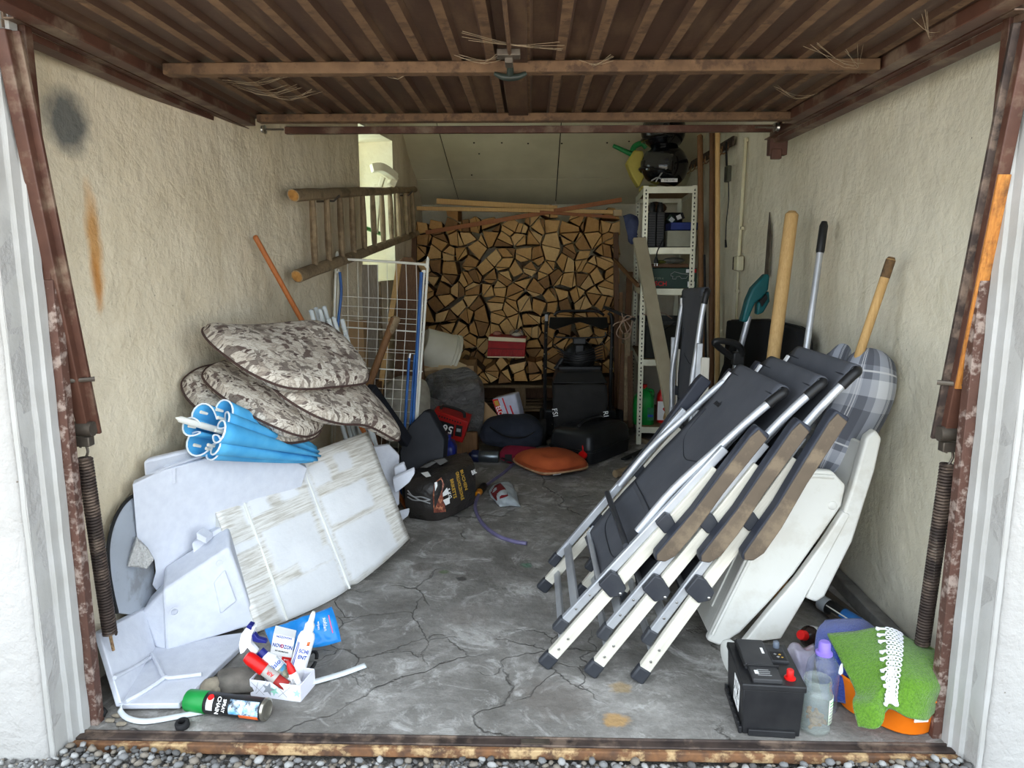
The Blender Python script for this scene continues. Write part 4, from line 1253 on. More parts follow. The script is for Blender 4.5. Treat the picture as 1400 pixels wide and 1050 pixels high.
for r_ in range(11):
    j = 1 + r_ * 2.4; i0, j0 = 12, min(int(j), 28)
    p = S[14][j0]; q = S[12][j0]
    nn = (S[i0 + 1][j0] - S[i0][j0]).cross(S[i0][j0 + 1] - S[i0][j0]).normalized()
    if nn.dot(CAM - p) < 0: nn = -nn
    b = B(); b.tube([p + nn * .011, p.lerp(q, .6) + nn * .013, q + nn * .013, q.lerp(S[11][j0], .2) + nn * .011], [.003, .004, .0075, .004], 7)
    build('bobble', b, M_CROCHET, o)
hp = S[0][8]
b = B(); b.tube(spline([hp, hp + V(-.012, -.02, .004), hp + V(-.02, -.03, -.014), hp + V(-.008, -.02, -.018), hp], 16), .0032, 6); build('hanging_loop', b, M_CROCHET, o)
# ================================================================= left side: packaging, cushions, parasol, small things in front
# ---- polystyrene tray at the bottom, a moulded inside corner
t = thing('polystyrene_tray', 'moulded white polystyrene corner tray lowest at the left, next to the jamb', 'packaging', tuple(F(167, 966)))
def sh(nm, pts, off, m=M_EPS, par=None, bev=.006, **k):
    b = B(); sheet(b, pts, off); return build(nm, b, m, par, bevel=bev, seg=3, **k)
A_, B_, C_, D_ = F(167, 963, .03), F(244, 962, .034), P(352, 862, 2.55), P(214, 884, 2.42)
bt_ = sh('tray_floor', [A_ + V(-.014, 0, 0), B_, C_, D_ + V(-.014, .02, 0)], (0, .006, -.022), par=t, bev=.004)
E_, G_ = P(136, 866, 2.16), P(203, 830, 2.46)
sh('side_wall', [A_ + V(0, 0, -.012), D_ + V(0, 0, -.012), G_, E_], (-.024, .004, 0), par=t, bev=.004)
# raised moulded block in the corner
q = [P(222, 808, 2.40), P(314, 748, 2.56), P(352, 854, 2.58), P(226, 892, 2.40)]
sh('block', q, (-.06, .14, .03), par=t, bev=.012)
sh('step', [P(194, 836, 2.42), P(224, 806, 2.42), P(228, 890, 2.41), P(212, 886, 2.41)], (-.02, .10, .01), par=t, bev=.010)
b = B(); c = P(238, 836, 2.37); fn = (q[1] - q[0]).cross(q[3] - q[0]).normalized()
if fn.dot(CAM - c) < 0: fn = -fn
b.lathe([(.014, 0), (.017, .002), (.017, .0035), (.012, .0035), (.012, 0)], 20, along(c + fn * .001, c + fn)); build('moulded_ring', b, M_EPS, t)
def inq(u, v):
    return q[0].lerp(q[1], u).lerp(q[3].lerp(q[2], u), v)
sh('moulded_lug', [inq(.66, .28), inq(.84, .20), inq(.86, .62), inq(.64, .70)], fn * .012, par=t, bev=.006)
b = B(); c = inq(.80, .10); b.lathe([(.010, 0), (.012, .0015), (.012, .003), (0, .003)], 18, along(c, c + fn)); build('moulded_ring', b, M_EPS, t)
hs = P(189, 869, 2.31)
b = B(); dn = (D_ - A_).cross(E_ - A_).normalized(); dn = dn if dn.dot(CAM - hs) > 0 else -dn
e1 = (D_ - A_).normalized(); e2 = dn.cross(e1)
Q = lambda x, y: PX(x, y, 0)
# slot opening in the side wall (a dark recess)
def on_plane(x, y, p0, n_):
    d = ray(x, y); return CAM + d * ((p0 - CAM).dot(n_) / d.dot(n_))
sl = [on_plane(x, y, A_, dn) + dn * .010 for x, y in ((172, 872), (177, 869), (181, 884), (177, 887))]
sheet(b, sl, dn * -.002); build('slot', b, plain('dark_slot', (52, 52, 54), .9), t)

fl_n = (B_ - A_).cross(D_ - A_).normalized(); fl_n = fl_n if fl_n.z > 0 else -fl_n
for pts, p0_, n0 in ((((154, 928), (180, 914), (206, 899)), A_, dn), (((208, 896), (217, 912), (226, 928), (250, 927), (276, 924)), A_, fl_n), (((226, 928), (200, 946), (172, 962)), A_, fl_n)):
    b = B(); b.tube(spline([on_plane(x, y, p0_, n0) + n0 * .006 for x, y in pts], 16), .007, 8); build('rib', b, M_EPS, t)
# ---- two big polystyrene sheets behind
t = thing('polystyrene_sheet', 'large white polystyrene packing sheet with a broken edge, behind the tray', 'packaging', tuple(F(300, 850)))
def yl(x): return 2.42 + (x - 180) * .0026
big = [(181, 662), (222, 643), (360, 606), (420, 640), (380, 770), (300, 770), (214, 808), (208, 800), (213, 783), (211, 766), (204, 757), (200, 752), (187, 736)]
sh('sheet', [P(x, y, yl(x)) for x, y in big], (-.02, .045, 0), par=t, bev=.004)
sh('rim', [P(196, 630, 2.51), P(330, 598, 2.86), P(330, 610, 2.85), P(222, 644, 2.52), P(214, 652, 2.50), P(197, 652, 2.51)], (-.012, .05, 0), par=t, bev=.010)
sh('broken_flap', [P(187, 737, 2.40), P(203, 752, 2.42), P(211, 766, 2.43), P(205, 772, 2.42), P(201, 778, 2.40), P(190, 776, 2.37), P(174, 775, 2.36)], (-.02, .03, 0), M_EPS_BREAK, t, .003, label='broken rough flap')
sh('glue_trace', [P(236, 640, 2.56), P(241, 640, 2.56), P(240, 652, 2.56), P(241, 660, 2.56), P(236, 661, 2.56)], (0, -.004, 0), M_EPS, t, .001)
t = thing('polystyrene_block', 'small white polystyrene block between tray and wrapped slab', 'packaging', tuple(P(300, 770, 2.66)))
sh('block', [P(262, 742, 2.58), P(300, 722, 2.68), P(318, 745, 2.70), P(314, 760, 2.66), P(268, 786, 2.58)], (-.01, .10, 0), par=t)
sh('tab', [P(268, 728, 2.56), P(282, 736, 2.58), P(282, 744, 2.58), P(268, 738, 2.56)], (0, .06, 0), par=t, bev=.004)
# grey board with a black rubber rim, round-cornered, against the wall
M_GREYBOARD = mat('grey_blue_board', (172, 178, 186), (158, 163, 170), r=.4, s=4, c3=(140, 142, 144), s3=7)
gpts = [(205, 672), (185, 676), (167, 692), (154, 718), (148, 748), (149, 780), (154, 812), (160, 838), (215, 845)]
gp = [PX(x, y, -1.402) for x, y in gpts]
t = thing('grey_board', 'grey round-cornered board with black rubber rim behind the polystyrene', 'board', tuple(PX(165, 840, -1.402)))
sh('board', gp, (-.010, .0, 0), M_GREYBOARD, t, .002)
b = B(); b.tube(spline(gp[0:8], 40), .0062, 8); build('rubber_rim', b, M_RUBBER, t)

# ---- wrapped slab
ns = N('film_wrapped_slab')
u_ = ns.co('UV')
st = ns.noise(ns.co('UV', (5, 55, 1)), 1.0, 5, .7, .4)
streak = ns.ramp(st, [(.38, (176, 170, 158)), (.56, (216, 214, 208))])
sx_ = ns.sep(u_)
def rect_mask(x0, x1, y0, y1, soft=.012):
    def edge(v, a, inv):
        nd = ns.n('ShaderNodeMapRange'); nd.inputs[1].default_value = a - soft; nd.inputs[2].default_value = a + soft
        if inv: nd.inputs[3].default_value = 1; nd.inputs[4].default_value = 0
        ns.l(v, nd.inputs[0]); return nd.outputs[0]
    wob = ns.math('MULTIPLY', ns.math('SUBTRACT', ns.noise(ns.co('UV', (14, 14, 1)), 1, 4), .5), .05)
    X = ns.math('ADD', sx_[0], wob); Y = ns.math('ADD', sx_[1], wob)
    return ns.math('MULTIPLY', ns.math('MULTIPLY', edge(X, x0, 0), edge(X, x1, 1)), ns.math('MULTIPLY', edge(Y, y0, 0), edge(Y, y1, 1)))
mk = None
for r_ in ((.16, .27, .13, .30), (.34, .44, .12, .28), (.54, .66, .11, .28), (.72, .82, .09, .24), (.18, .47, .42, .72), (.55, .86, .36, .60), (.55, .90, .64, .98), (.12, .50, .80, 1.0), (.50, .54, 0, 1), (.13, .16, 0, .34), (.0, .16, .43, .49), (.30, .50, .70, .80)):
    q_ = rect_mask(*r_); mk = q_ if mk is None else ns.math('MAXIMUM', mk, q_)
white = ns.ramp(ns.noise(ns.co('UV', (3, 3, 1)), 1, 4), [(.35, (212, 213, 214)), (.7, (224, 225, 226))])
ns.color(ns.mix(mk, streak, white))
b1 = ns.bump(st, .18, .004)
ns.bump(ns.noise(ns.co('UV', (5, 5, 1)), 1, 4), .3, .03, b1)
M_SLAB = ns.set(.34); ns.p.inputs['Coat Weight'].default_value = .25; ns.p.inputs['Coat Roughness'].default_value = .25
TL, TR, RR, BL = P(283, 668, 2.74), P(502, 590, 3.42), P(560, 736, 3.34), P(352, 864, 2.54)
t = thing('wrapped_slab', 'film-wrapped white foam slab leaning in the middle of the left pile', 'package', tuple(BL))
rows = []
for i in range(21):
    v = i / 20
    row = []
    for j in range(29):
        u = j / 28
        p = TL.lerp(TR, u).lerp(BL.lerp(RR, u), v)
        row.append(p)
    rows.append(row)
nn = (TR - TL).cross(BL - TL).normalized()
if nn.dot(CAM - TL) < 0: nn = -nn
down = (BL - TL).normalized()
for i, r_ in enumerate(rows):
    for j, p in enumerate(r_):
        u, v = j / 28, i / 20
        r_[j] = p + nn * (.006 * nz(p, 9) - .010 * math.exp(-((u - .52) / .015) ** 2) - .008 * math.exp(-((u - .15) / .012) ** 2)) + down * (.05 * math.sin(math.pi * u) * v ** 6) - down * .012 * math.exp(-((u - .53) / .02) ** 2) * (1 if v > .97 else 0)
b = B(); b.grid(rows)
build('front_face', b, M_SLAB, t, sharp=60, solid=.006)
M_SLABSIDE = mat('film_wrapped_edge', (224, 224, 216), (212, 212, 204), r=.35, s=5, bump=.3, bs=14, bd=.01)
th_ = .10
edge = [r_[0] for r_ in rows] + rows[-1][1:] + [r_[-1] for r_ in rows[::-1]][1:] + rows[0][::-1][1:-1]
b = B(); b.grid([[p for p in edge], [p - nn * th_ for p in edge]], wv=True, uv=False); build('edge_film', b, M_SLABSIDE, t, sharp=50)
b = B(); b.grid([[rows[i][j] - nn * th_ for j in (0, 14, 28)] for i in (0, 10, 20)], uv=False); build('back_face', b, M_SLABSIDE, t)
side = []
for i in range(21):
    p = rows[i][0]; side.append([p + nn * .002, p + V(-.052, -.02, .0) + nn * .004 - nn * .004, p - nn * th_])
for u in (.15, .52):
    b = B(); b.tube([TL.lerp(TR, u).lerp(BL.lerp(RR, u), v / 12) + nn * (-.003 + .002 * (v % 2)) + down * (.05 * math.sin(math.pi * u) * (v / 12) ** 6) for v in range(13)], .006, 6, sx=1.0); build('film_fold', b, M_SLABSIDE, t)
# broken bits of polystyrene sticking out on the right
t = thing('polystyrene_sheet', 'torn white polystyrene piece sticking out right of the wrapped slab', 'packaging', tuple(P(540, 690, 3.6)))
sh('sheet', [P(505, 612, 3.66), P(532, 608, 3.70), P(546, 622, 3.72), P(546, 690, 3.66), P(530, 700, 3.60), P(512, 660, 3.60)], (-.01, .03, 0), par=t)
sh('splinter', [P(536, 656, 3.55), P(566, 642, 3.55), P(567, 648, 3.55), P(560, 660, 3.55), P(540, 676, 3.55)], (.0, .02, .012), par=t)
sh('splinter', [P(538, 640, 3.60), P(552, 634, 3.60), P(556, 646, 3.60), P(540, 654, 3.60)], (.0, .02, .01), par=t)
t = thing('polystyrene_bit', 'small white polystyrene splinter low at the right corner of the slab', 'packaging', tuple(F(553, 712)))
sh('bit', [P(545, 704, 3.66), P(560, 700, 3.70), P(558, 706, 3.70), P(548, 714, 3.64)], (.0, .02, .02), par=t)

# ---- floral cushions
def pad(label, ctrl, t_, par_group='floral seat pads on the left pile', pw=8, lump=.15):
    o = thing('floral_cushion', label, 'cushion', tuple(ctrl[-1][0]), group=par_group)
    b, e = puff(ctrl, t_, 22, 26, pw, lump, 8)
    build('pad', b, M_FLORAL, o, sharp=180)
    b = B(); b.tube(e + [e[0]], .0052, 6, closed=False); build('piping', b, M_PIPING, o)
    return o
pad('floral brown seat pad at the bottom of the heap, resting on the parasol', [
    [P(236, 520, 2.80), P(285, 500, 2.95), P(340, 500, 3.10)],
    [P(262, 552, 2.78), P(322, 536, 2.92), P(392, 528, 3.06)],
    [P(310, 585, 2.76), P(370, 574, 2.90), P(430, 562, 3.02)],
    [P(384, 608, 2.78), P(412, 604, 2.88), P(446, 596, 2.98)]], .038)
pad('floral brown seat pad second from below, its front edge over the bottom pad', [
    [P(264, 512, 2.80), P(302, 496, 2.95), P(370, 494, 3.10)],
    [P(300, 540, 2.76), P(352, 526, 2.90), P(410, 520, 3.04)],
    [P(350, 572, 2.74), P(396, 562, 2.86), P(436, 556, 2.98)],
    [P(404, 598, 2.76), P(424, 596, 2.86), P(446, 586, 2.96)]], .040)
pad('floral brown seat pad sagging down to the right over the wrapped slab', [
    [P(310, 478, 2.86), P(400, 470, 3.00), P(460, 500, 3.16), P(506, 545, 3.30)],
    [P(350, 510, 2.80), P(420, 510, 2.96), P(478, 530, 3.12), P(528, 570, 3.26)],
    [P(390, 545, 2.76), P(440, 545, 2.92), P(494, 556, 3.08), P(545, 594, 3.22)],
    [P(436, 576, 2.78), P(468, 580, 2.88), P(506, 584, 3.02), P(552, 612, 3.18)]], .040)
pad('floral brown seat pad on the very top of the heap', [
    [P(254, 440, 2.80), P(330, 450, 2.98), P(395, 444, 3.14), P(445, 438, 3.28)],
    [P(292, 474, 2.74), P(362, 470, 2.92), P(420, 466, 3.08), P(474, 466, 3.22)],
    [P(338, 508, 2.70), P(400, 500, 2.86), P(450, 496, 3.02), P(500, 500, 3.16)],
    [P(388, 536, 2.68), P(430, 532, 2.80), P(472, 528, 2.94), P(512, 528, 3.08)]], .042)

# ---- blue parasol, folded, handle tip pointing at the wall
M_PARASOL = mat('sky_blue_canvas', (84, 170, 216), (66, 154, 206), r=.7, s=10, bump=.2, bs=200, bd=.002)
M_PTRIM = plain('white_trim', (226, 234, 240), .7)
pa0, pa1 = P(292, 590, 2.62), P(430, 622, 3.05)
pa0.x += .01
t = thing('parasol', 'folded sky blue parasol with white trim under the floral cushions', 'parasol', tuple(pa0))
mx = along(pa0, pa1); L = (pa1 - pa0).length
NP = 144
def fold(k, s):
    a = 2 * math.pi * k / NP
    f = math.cos(8 * a + .5 * math.sin(2 * a))
    r = (.034 + .080 * (1 - s) ** .8) * (.70 + .30 * f) * (1 + .14 * math.sin(3 * a + 1))
    z = L * s - (.05 * (1 - s) ** 3) * (.4 + .8 * math.sin(2 * a + 1.3) + .2 * f)
    a += .30 * math.sin(8 * a + .5 * math.sin(2 * a)) * (1 - s)
    return mx @ V(r * math.cos(a), r * math.sin(a), z)
b = B(); b.grid([[fold(k, s / 12) for k in range(NP)] for s in range(13)], wv=True, uv=False)
build('canopy', b, M_PARASOL, t, solid=.003, sharp=180)
b = B(); b.tube([fold(k, 0) for k in range(NP)], .0035, 5, closed=True); build('trim', b, M_PTRIM, t)
tip = P(240, 571, 2.55)
b = B(); b.tube([tip, tip.lerp(pa0, .06), tip.lerp(pa0, .10), mx @ V(0, 0, L * .4)], [.002, .007, .012, .013], 10); build('pole', b, M_WHITE_PLASTIC, t)
for k in range(0, NP, 18):
    p = fold(k, .02); b = B(); c = mx @ V(0, 0, -.02)
    b.tube([p.lerp(c, .35), p.lerp(c, .35) + (pa0 - pa1).normalized() * .030], [.005, .0065], 7); build('rib_tip', b, M_WHITE_PLASTIC, t)

# ---- broom handle, pipes
stick('broom_handle', F(556, 703) + V(0, .05, 0), P(348, 322, 3.42), .0125, M_WOOD_ORANGE, 'varnished orange wooden broom handle leaning on the left wall', 'handle')
M_PIPE = mat('white_grey_pipe', (214, 218, 216), (198, 203, 202), r=.4, s=9)
pt = [((425, 424), 3.66), ((431.5, 421), 3.70), ((437, 423), 3.66), ((443, 419), 3.72), ((449, 436), 3.62), ((456, 434), 3.66), ((467.5, 437), 3.70), ((470, 459), 3.60)]
p0 = None
for i, ((x, y), Y) in enumerate(pt):
    a = P(x, y, Y); foot = F(x + .27 * (694 - y), 694) + V(0, .02 * (i % 3), .004)
    d = (a - foot).normalized()
    b = B(); b.tube([foot, a], .0118, 12, cap=False); b.tube([a, foot], .0092, 12, cap=False)
    b2 = B(); b2.tube([a - d * .062, a - d * .058], .0123, 12)
    g = tag(build('plastic_pipe', b, M_PIPE), ['white plastic pipe, outermost on the left of its bundle', 'white plastic pipe, second from left in its bundle', 'white plastic pipe, third from left in its bundle', 'white plastic pipe standing tallest of its bundle', 'white plastic pipe, short, just behind the floral cushion', 'white plastic pipe with a collar near its end, middle right of its bundle', 'white plastic pipe at the right end of its bundle, beside the rack', 'white plastic pipe, lowest end of its bundle'][i], 'pipe', 'bundle of white plastic pipes')
    if i in (5, 6):
        build('collar', b2, M_WHITE_PLASTIC, g)

# ---- front left: box of sprays and what lies round it
M_BOXW = mat('white_star_box', (226, 226, 234), (216, 216, 226), r=.55, s=4)
bl_ = F(343, 951); br_ = F(411, 960)
mbx = frame(bl_, br_ - bl_, V(-(br_ - bl_).y, (br_ - bl_).x, 0)); wbx = (br_ - bl_).length
t = thing('gift_box', 'open white box with star print holding spray bottles', 'box', mx=mbx)
dbx, hbx = .10, .058
for c, s_ in (((wbx / 2, 0, hbx / 2), (wbx, .003, hbx)), ((wbx / 2, dbx, hbx / 2), (wbx, .003, hbx)), ((0, dbx / 2, hbx / 2), (.003, dbx, hbx)), ((wbx, dbx / 2, hbx / 2), (.003, dbx, hbx)), ((wbx / 2, dbx / 2, .002), (wbx, dbx, .003))):
    b = B(); b.box(c, s_); build('side', b, M_BOXW, t, local=True, bevel=.001)
def star(cx, cz, r, m, rot=0.3):
    pts = []
    for k in range(10):
        a = rot + math.pi * k / 5; rr = r if k % 2 == 0 else r * .42
        pts.append(V(cx + rr * math.sin(a), -.0022, cz + rr * math.cos(a)))
    b = B(); sheet(b, pts, (0, -.0006, 0)); build('star_print', b, m, t, local=True, smooth=False)
star(.066, .033, .024, mat('silver_print', (150, 154, 160), (136, 140, 146), r=.4, s=9)); star(.086, .028, .017, plain('mint_print', (150, 206, 186), .6), .7); star(wbx - .010, .030, .015, plain('mint_print_pale', (168, 216, 198), .6), .1)
for xa, za, xb, zb in ((.005, .05, .05, .01), (.02, .01, .06, .055), (.09, .055, .13, .012), (.10, .01, .145, .05), (.03, .052, .02, .02)):
    b = B(); b.beam((xa, -.002, za), (xb, -.002, zb), .0012, .0006, (0, 1, 0)); build('line_print', b, M_GREY_PRINT, t, local=True)
def bottle(name, label, a, b_, prof, m, cat='bottle'):
    mx = along(a, b_, (0, 1, .3)); o = thing(name, label, cat, tuple(a))
    b = B(); b.lathe(prof, 28, mx); build('body', b, m, o)
    return o, mx
# trigger spray
a0, a1 = P(396, 930, 2.20), P(345, 880, 2.22)
LB = (a1 - a0).length
M_SPRAYW = plain('white_bottle', (232, 232, 234), .35)
M_NAVY = plain('navy_plastic', (30, 36, 110), .4)
o, mx = bottle('spray_bottle', 'white trigger spray bottle with navy collar leaning left in the star box', a0, a1, [(0, 0), (.026, 0), (.028, .006), (.028, LB * .52), (.018, LB * .66), (.013, LB * .70), (0, LB * .70)], M_SPRAYW)
b = B(); b.lathe([(.016, LB * .66), (.017, LB * .68), (.016, LB * .80), (0, LB * .80)], 20, mx); build('collar', b, M_NAVY, o)
hd = P(344, 880, 2.20)
hp = [(352, 892), (342, 880), (345, 866), (349, 858), (338, 856), (329, 868), (326, 882), (328, 895), (333, 893), (338, 886), (346, 896)]
b = B(); sheet(b, [P(x, y, 2.20) for x, y in hp], (0, .022, 0)); build('spray_head', b, M_SPRAYW, o, bevel=.003)
b = B(); sheet(b, [P(x, y, 2.197) for x, y in ((336, 858), (339, 854), (345, 856), (343, 862))], (0, .026, 0)); build('nozzle', b, M_NAVY, o, bevel=.002)
b = B(); sheet(b, [P(x, y, 2.197) for x, y in ((344, 869), (347, 866), (352, 873), (363, 876), (364, 880), (352, 879), (345, 877))], (0, .018, 0)); build('trigger', b, M_NAVY, o, bevel=.002)
lbm = plain('picture_label_grey', (112, 116, 112), .5)
z_ = mx.to_3x3() @ V(0, 0, 1)
nv_ = (CAM - a0); nv_ = (nv_ - z_ * nv_.dot(z_)).normalized(); xv = nv_.cross(z_)
def wrap_label(o, mx_a, z_, r, z0, z1, ang, m, nm='label', n=8, off=.0005, a_off=0):
    nv = (CAM - mx_a); nv = (nv - z_ * nv.dot(z_)).normalized(); xv = nv.cross(z_)
    b = B(); b.grid([[mx_a + z_ * z + (nv * math.cos(a) + xv * math.sin(a)) * (r + off) for z in (z0, z1)] for a in [rad(a_off - ang + 2 * ang * k / n) for k in range(n + 1)]])
    return build(nm, b, m, o, solid=.0005)
wrap_label(o, a0, z_, .028, .010, LB * .30, 60, mat('photo_label', (70, 76, 74), (150, 146, 120), r=.4, s=60, c3=(60, 140, 180), s3=40))
wrap_label(o, a0, z_, .028, LB * .31, LB * .50, 60, plain('pale_label', (214, 220, 226), .5))
lettering('Visio', .022, frame(a0 + z_ * LB * .40 + nv_ * .0292, xv, -z_) if False else frame(a0 + z_ * LB * .40 + nv_ * .0295, -xv, z_), M_BLUE_PRINT, o, True)
# clear spray with red cap
a0, a1 = P(394, 940, 2.165), P(336, 896, 2.18); LB = (a1 - a0).length
M_CLEARRED = plain('grey_clear_can', (168, 164, 158), .2)
o, mx = bottle('spray_can', 'small clear spray can with big red cap in the star box', a0, a1, [(0, 0), (.018, 0), (.019, .004), (.019, LB * .62), (.016, LB * .64), (0, LB * .64)], M_CLEARRED, 'can')
b = B(); b.lathe([(.021, LB * .56), (.022, LB * .58), (.021, LB * .90), (.017, LB * .98), (.009, LB), (0, LB)], 24, mx); build('cap', b, M_RED_PLASTIC, o, label='big red cap')
z_ = (a1 - a0).normalized(); wrap_label(o, a0, z_, .019, .006, LB * .28, 60, plain('dark_red_label', (150, 40, 36), .5))
nv_ = (CAM - a0); nv_ = (nv_ - z_ * nv_.dot(z_)).normalized(); xv = nv_.cross(z_)
lettering('AIR', .016, frame(a0 + z_ * LB * .42 + nv_ * .0198, z_, xv), M_RED_PRINT, o, True)
# glue tube with red tip
a0, a1 = P(410, 944, 2.17), P(393, 903, 2.18); LB = (a1 - a0).length
o, mx = bottle('glue_tube', 'small white tube with pointed red cap in the star box', a0, a1, [(0, 0), (.014, 0), (.0145, .004), (.0145, LB * .55), (.012, LB * .60), (0, LB * .60)], M_SPRAYW, 'tube')
b = B(); b.lathe([(.0125, LB * .56), (.0125, LB * .72), (.008, LB * .88), (.003, LB), (0, LB)], 20, mx); build('cap', b, M_RED_PLASTIC, o, label='pointed red cap')
z_ = (a1 - a0).normalized(); wrap_label(o, a0, z_, .0145, .010, LB * .46, 16, M_GREY_PRINT, a_off=30)
# white pump spray
a0, a1 = P(404, 925, 2.25), P(429, 836, 2.27); LB = (a1 - a0).length
o, mx = bottle('pump_spray', 'white pump spray bottle with blue stripes standing tall in the star box', a0, a1, [(0, 0), (.026, 0), (.028, .006), (.028, LB * .60), (.024, LB * .66), (.015, LB * .70), (0, LB * .70)], M_SPRAYW)
b = B(); b.lathe([(.016, LB * .68), (.0165, LB * .80), (.010, LB * .84), (.008, LB * .96), (.005, LB), (0, LB)], 20, mx); build('pump_head', b, M_WHITE_PLASTIC, o)
z_ = (a1 - a0).normalized(); nv_ = (CAM - a0); nv_ = (nv_ - z_ * nv_.dot(z_)).normalized(); xv = -nv_.cross(z_)
for ao in (50, 38): wrap_label(o, a0, z_, .028, LB * .06, LB * .56, 3, M_BLUE_PRINT, 'stripe', 2, a_off=ao)
fm = frame(a0 + z_ * LB * .45 + nv_ * .0290 + xv * .004, xv, z_)
lettering('SCHI', .019, fm, M_BLUE_PRINT, o, True, sx=.8)
lettering('ENT', .019, frame(a0 + z_ * LB * .36 + nv_ * .0290 + xv * .004, xv, z_), M_BLUE_PRINT, o, True, sx=.8)
wrap_label(o, a0, z_, .028, LB * .54, LB * .60, 10, plain('orange_seal', (224, 110, 60), .5), a_off=-25)
# medicine carton
na = [P(367, 905, 2.27), P(397, 911, 2.27), P(403, 873, 2.29), P(374, 866, 2.29)]
o = thing('carton', 'small white carton lettered in blue and red standing in the star box', 'carton', tuple(na[0]))
b = B(); sheet(b, na, (-.008, .045, .006)); build('carton_body', b, M_WHITE_PRINT, o, bevel=.001)
ex, ey = (na[1] - na[0]).normalized(), (na[3] - na[0]).normalized(); nn_ = ex.cross(ey)
wn_, hn_ = (na[1] - na[0]).length, (na[3] - na[0]).length
def on(u, v, e=.0008): return na[0] + ex * wn_ * u + ey * hn_ * v + nn_ * e
lettering('NOVOZON', .0175, frame(on(.5, .62), ex, ey), M_BLUE_PRINT, o, True, sx=.74)
lettering('O', .0178, frame(on(.475, .62, .0013), ex, ey), M_RED_PRINT, o, True, sx=.74)
lettering('NOZOVON', .010, frame(on(.5, .93), ex, ey), M_BLUE_PRINT, o, True, sx=1.0)
lettering('MIT SAUERSTOFF', .006, frame(on(.5, .44), ex, ey), M_BLACK_PRINT, o, True)
b = B(); sheet(b, [on(.56, .06), on(.98, .10), on(.98, .30), on(.56, .28)], nn_ * .0005); build('red_panel', b, M_RED_PRINT, o, smooth=False)
lettering('60 Stk', .007, frame(on(.77, .19, .0016), ex, ey), M_WHITE_PRINT, o, True)
# blue wipes pack
M_BLUEPACK = mat('blue_foil_pack', (40, 134, 206), (28, 116, 190), r=.25, s=12, bump=.4, bs=22, bd=.006)
wp = [[P(361, 860, 2.40), P(395, 851, 2.43), P(425, 840, 2.46), P(454, 829, 2.49)],
      [P(368, 876, 2.37), P(400, 868, 2.39), P(430, 858, 2.42), P(461, 852, 2.45)],
      [P(376, 896, 2.36), P(408, 888, 2.37), P(440, 884, 2.39), P(467, 877, 2.42)]]
o = thing('wipes_pack', 'blue foil wipes pack leaning behind the star box', 'packet', tuple(wp[2][1]))
b, e = puff(wp, .013, 16, 22, 9, 1.0, 34, rc=.01); build('foil', b, M_BLUEPACK, o, sharp=180)
ex = (wp[1][3] - wp[1][2]).normalized(); ey = (wp[0][3] - wp[2][3]).normalized()
nn_ = ex.cross(ey).normalized()
c_ = wp[1][2].lerp(wp[1][3], .45)
if nn_.dot(CAM - c_) < 0: nn_ = -nn_
fr_m = frame(c_ + nn_ * .019, -ey * .95 - ex * .15, ex)
lettering('softlan', .018, fr_m, M_WHITE_PRINT, o)
lettering('wipes', .013, frame(c_ + nn_ * .0185 - ex * .022, -ey * .95 - ex * .15, ex), M_WHITE_PRINT, o)
b = B(); b.beam(c_ + nn_ * .018 + ex * .020 + ey * .03, c_ + nn_ * .018 + ex * .018 - ey * .035, .0035, .0008, tuple(nn_)); build('pink_stripe', b, plain('pink_print', (214, 90, 130), .5), o)
# aerosol with green cap lying in front
a0, a1 = F(366, 970, .036), F(257, 957, .036); LB = (a1 - a0).length
M_TIN = mat('tin_base', (176, 172, 160), (140, 136, 126), r=.3, m=.9, s=20)
M_GREENCAP = mat('green_plastic_cap', (30, 140, 66), (24, 126, 56), r=.4, s=14)
o = thing('aerosol_can', 'black aerosol can with green cap lying on the concrete near the sill', 'can', tuple(V(a0.x, a0.y, 0)))
mx = along(a0, a1)
b = B(); b.lathe([(.033, .010), (.033, LB * .74), (.030, LB * .755), (0, LB * .755)], 32, mx); build('body', b, M_BLACK_PLASTIC, o)
b = B(); b.lathe([(0, .006), (.022, .004), (.028, 0), (.034, .002), (.0345, .010), (.033, .011)], 32, mx); build('base_rim', b, M_TIN, o)
b = B(); b.lathe([(.0335, LB * .745), (.034, LB * .75), (.0335, LB * .985), (.031, LB), (0, LB)], 32, mx); build('cap', b, M_GREENCAP, o, label='green cap')
z_ = (a1 - a0).normalized(); nv_ = (CAM - a0); nv_ = (nv_ - z_ * nv_.dot(z_)).normalized(); xv = nv_.cross(z_)
M_SKYPRINT = mat('sky_picture_label', (96, 176, 228), (232, 240, 246), r=.4, s=40, c3=(40, 44, 52), s3=34)
wrap_label(o, a0, z_, .033, .016, LB * .42, 40, M_SKYPRINT, a_off=10)
wrap_label(o, a0, z_, .033, .018, LB * .30, 14, plain('orange_label', (228, 104, 48), .5), a_off=-62 if False else 62)
wrap_label(o, a0, z_, .033, LB * .62, LB * .70, 34, M_WHITE_PRINT, 'stripe', a_off=8)
def canpt(zf, ang, r=.0345): 
    a = rad(ang); return a0 + z_ * LB * zf + (nv_ * math.cos(a) + xv * math.sin(a)) * r
for zf, txt, sz in ((.545, 'CHAIN', .018), (.475, 'SPRAY', .015)):
    lettering(txt, sz, frame(canpt(zf, 10), -xv, z_) if False else frame(canpt(zf, 8), xv, -z_), M_WHITE_PRINT, o, True, sx=.9)
b = B(); c_ = canpt(.66, -26); b.lathe([(.007, 0), (.010, 0), (.010, .0006), (.007, .0006)], 20, along(c_, c_ + (c_ - (a0 + z_ * LB * .66)))); build('ring_print', b, M_RED_PRINT, o)
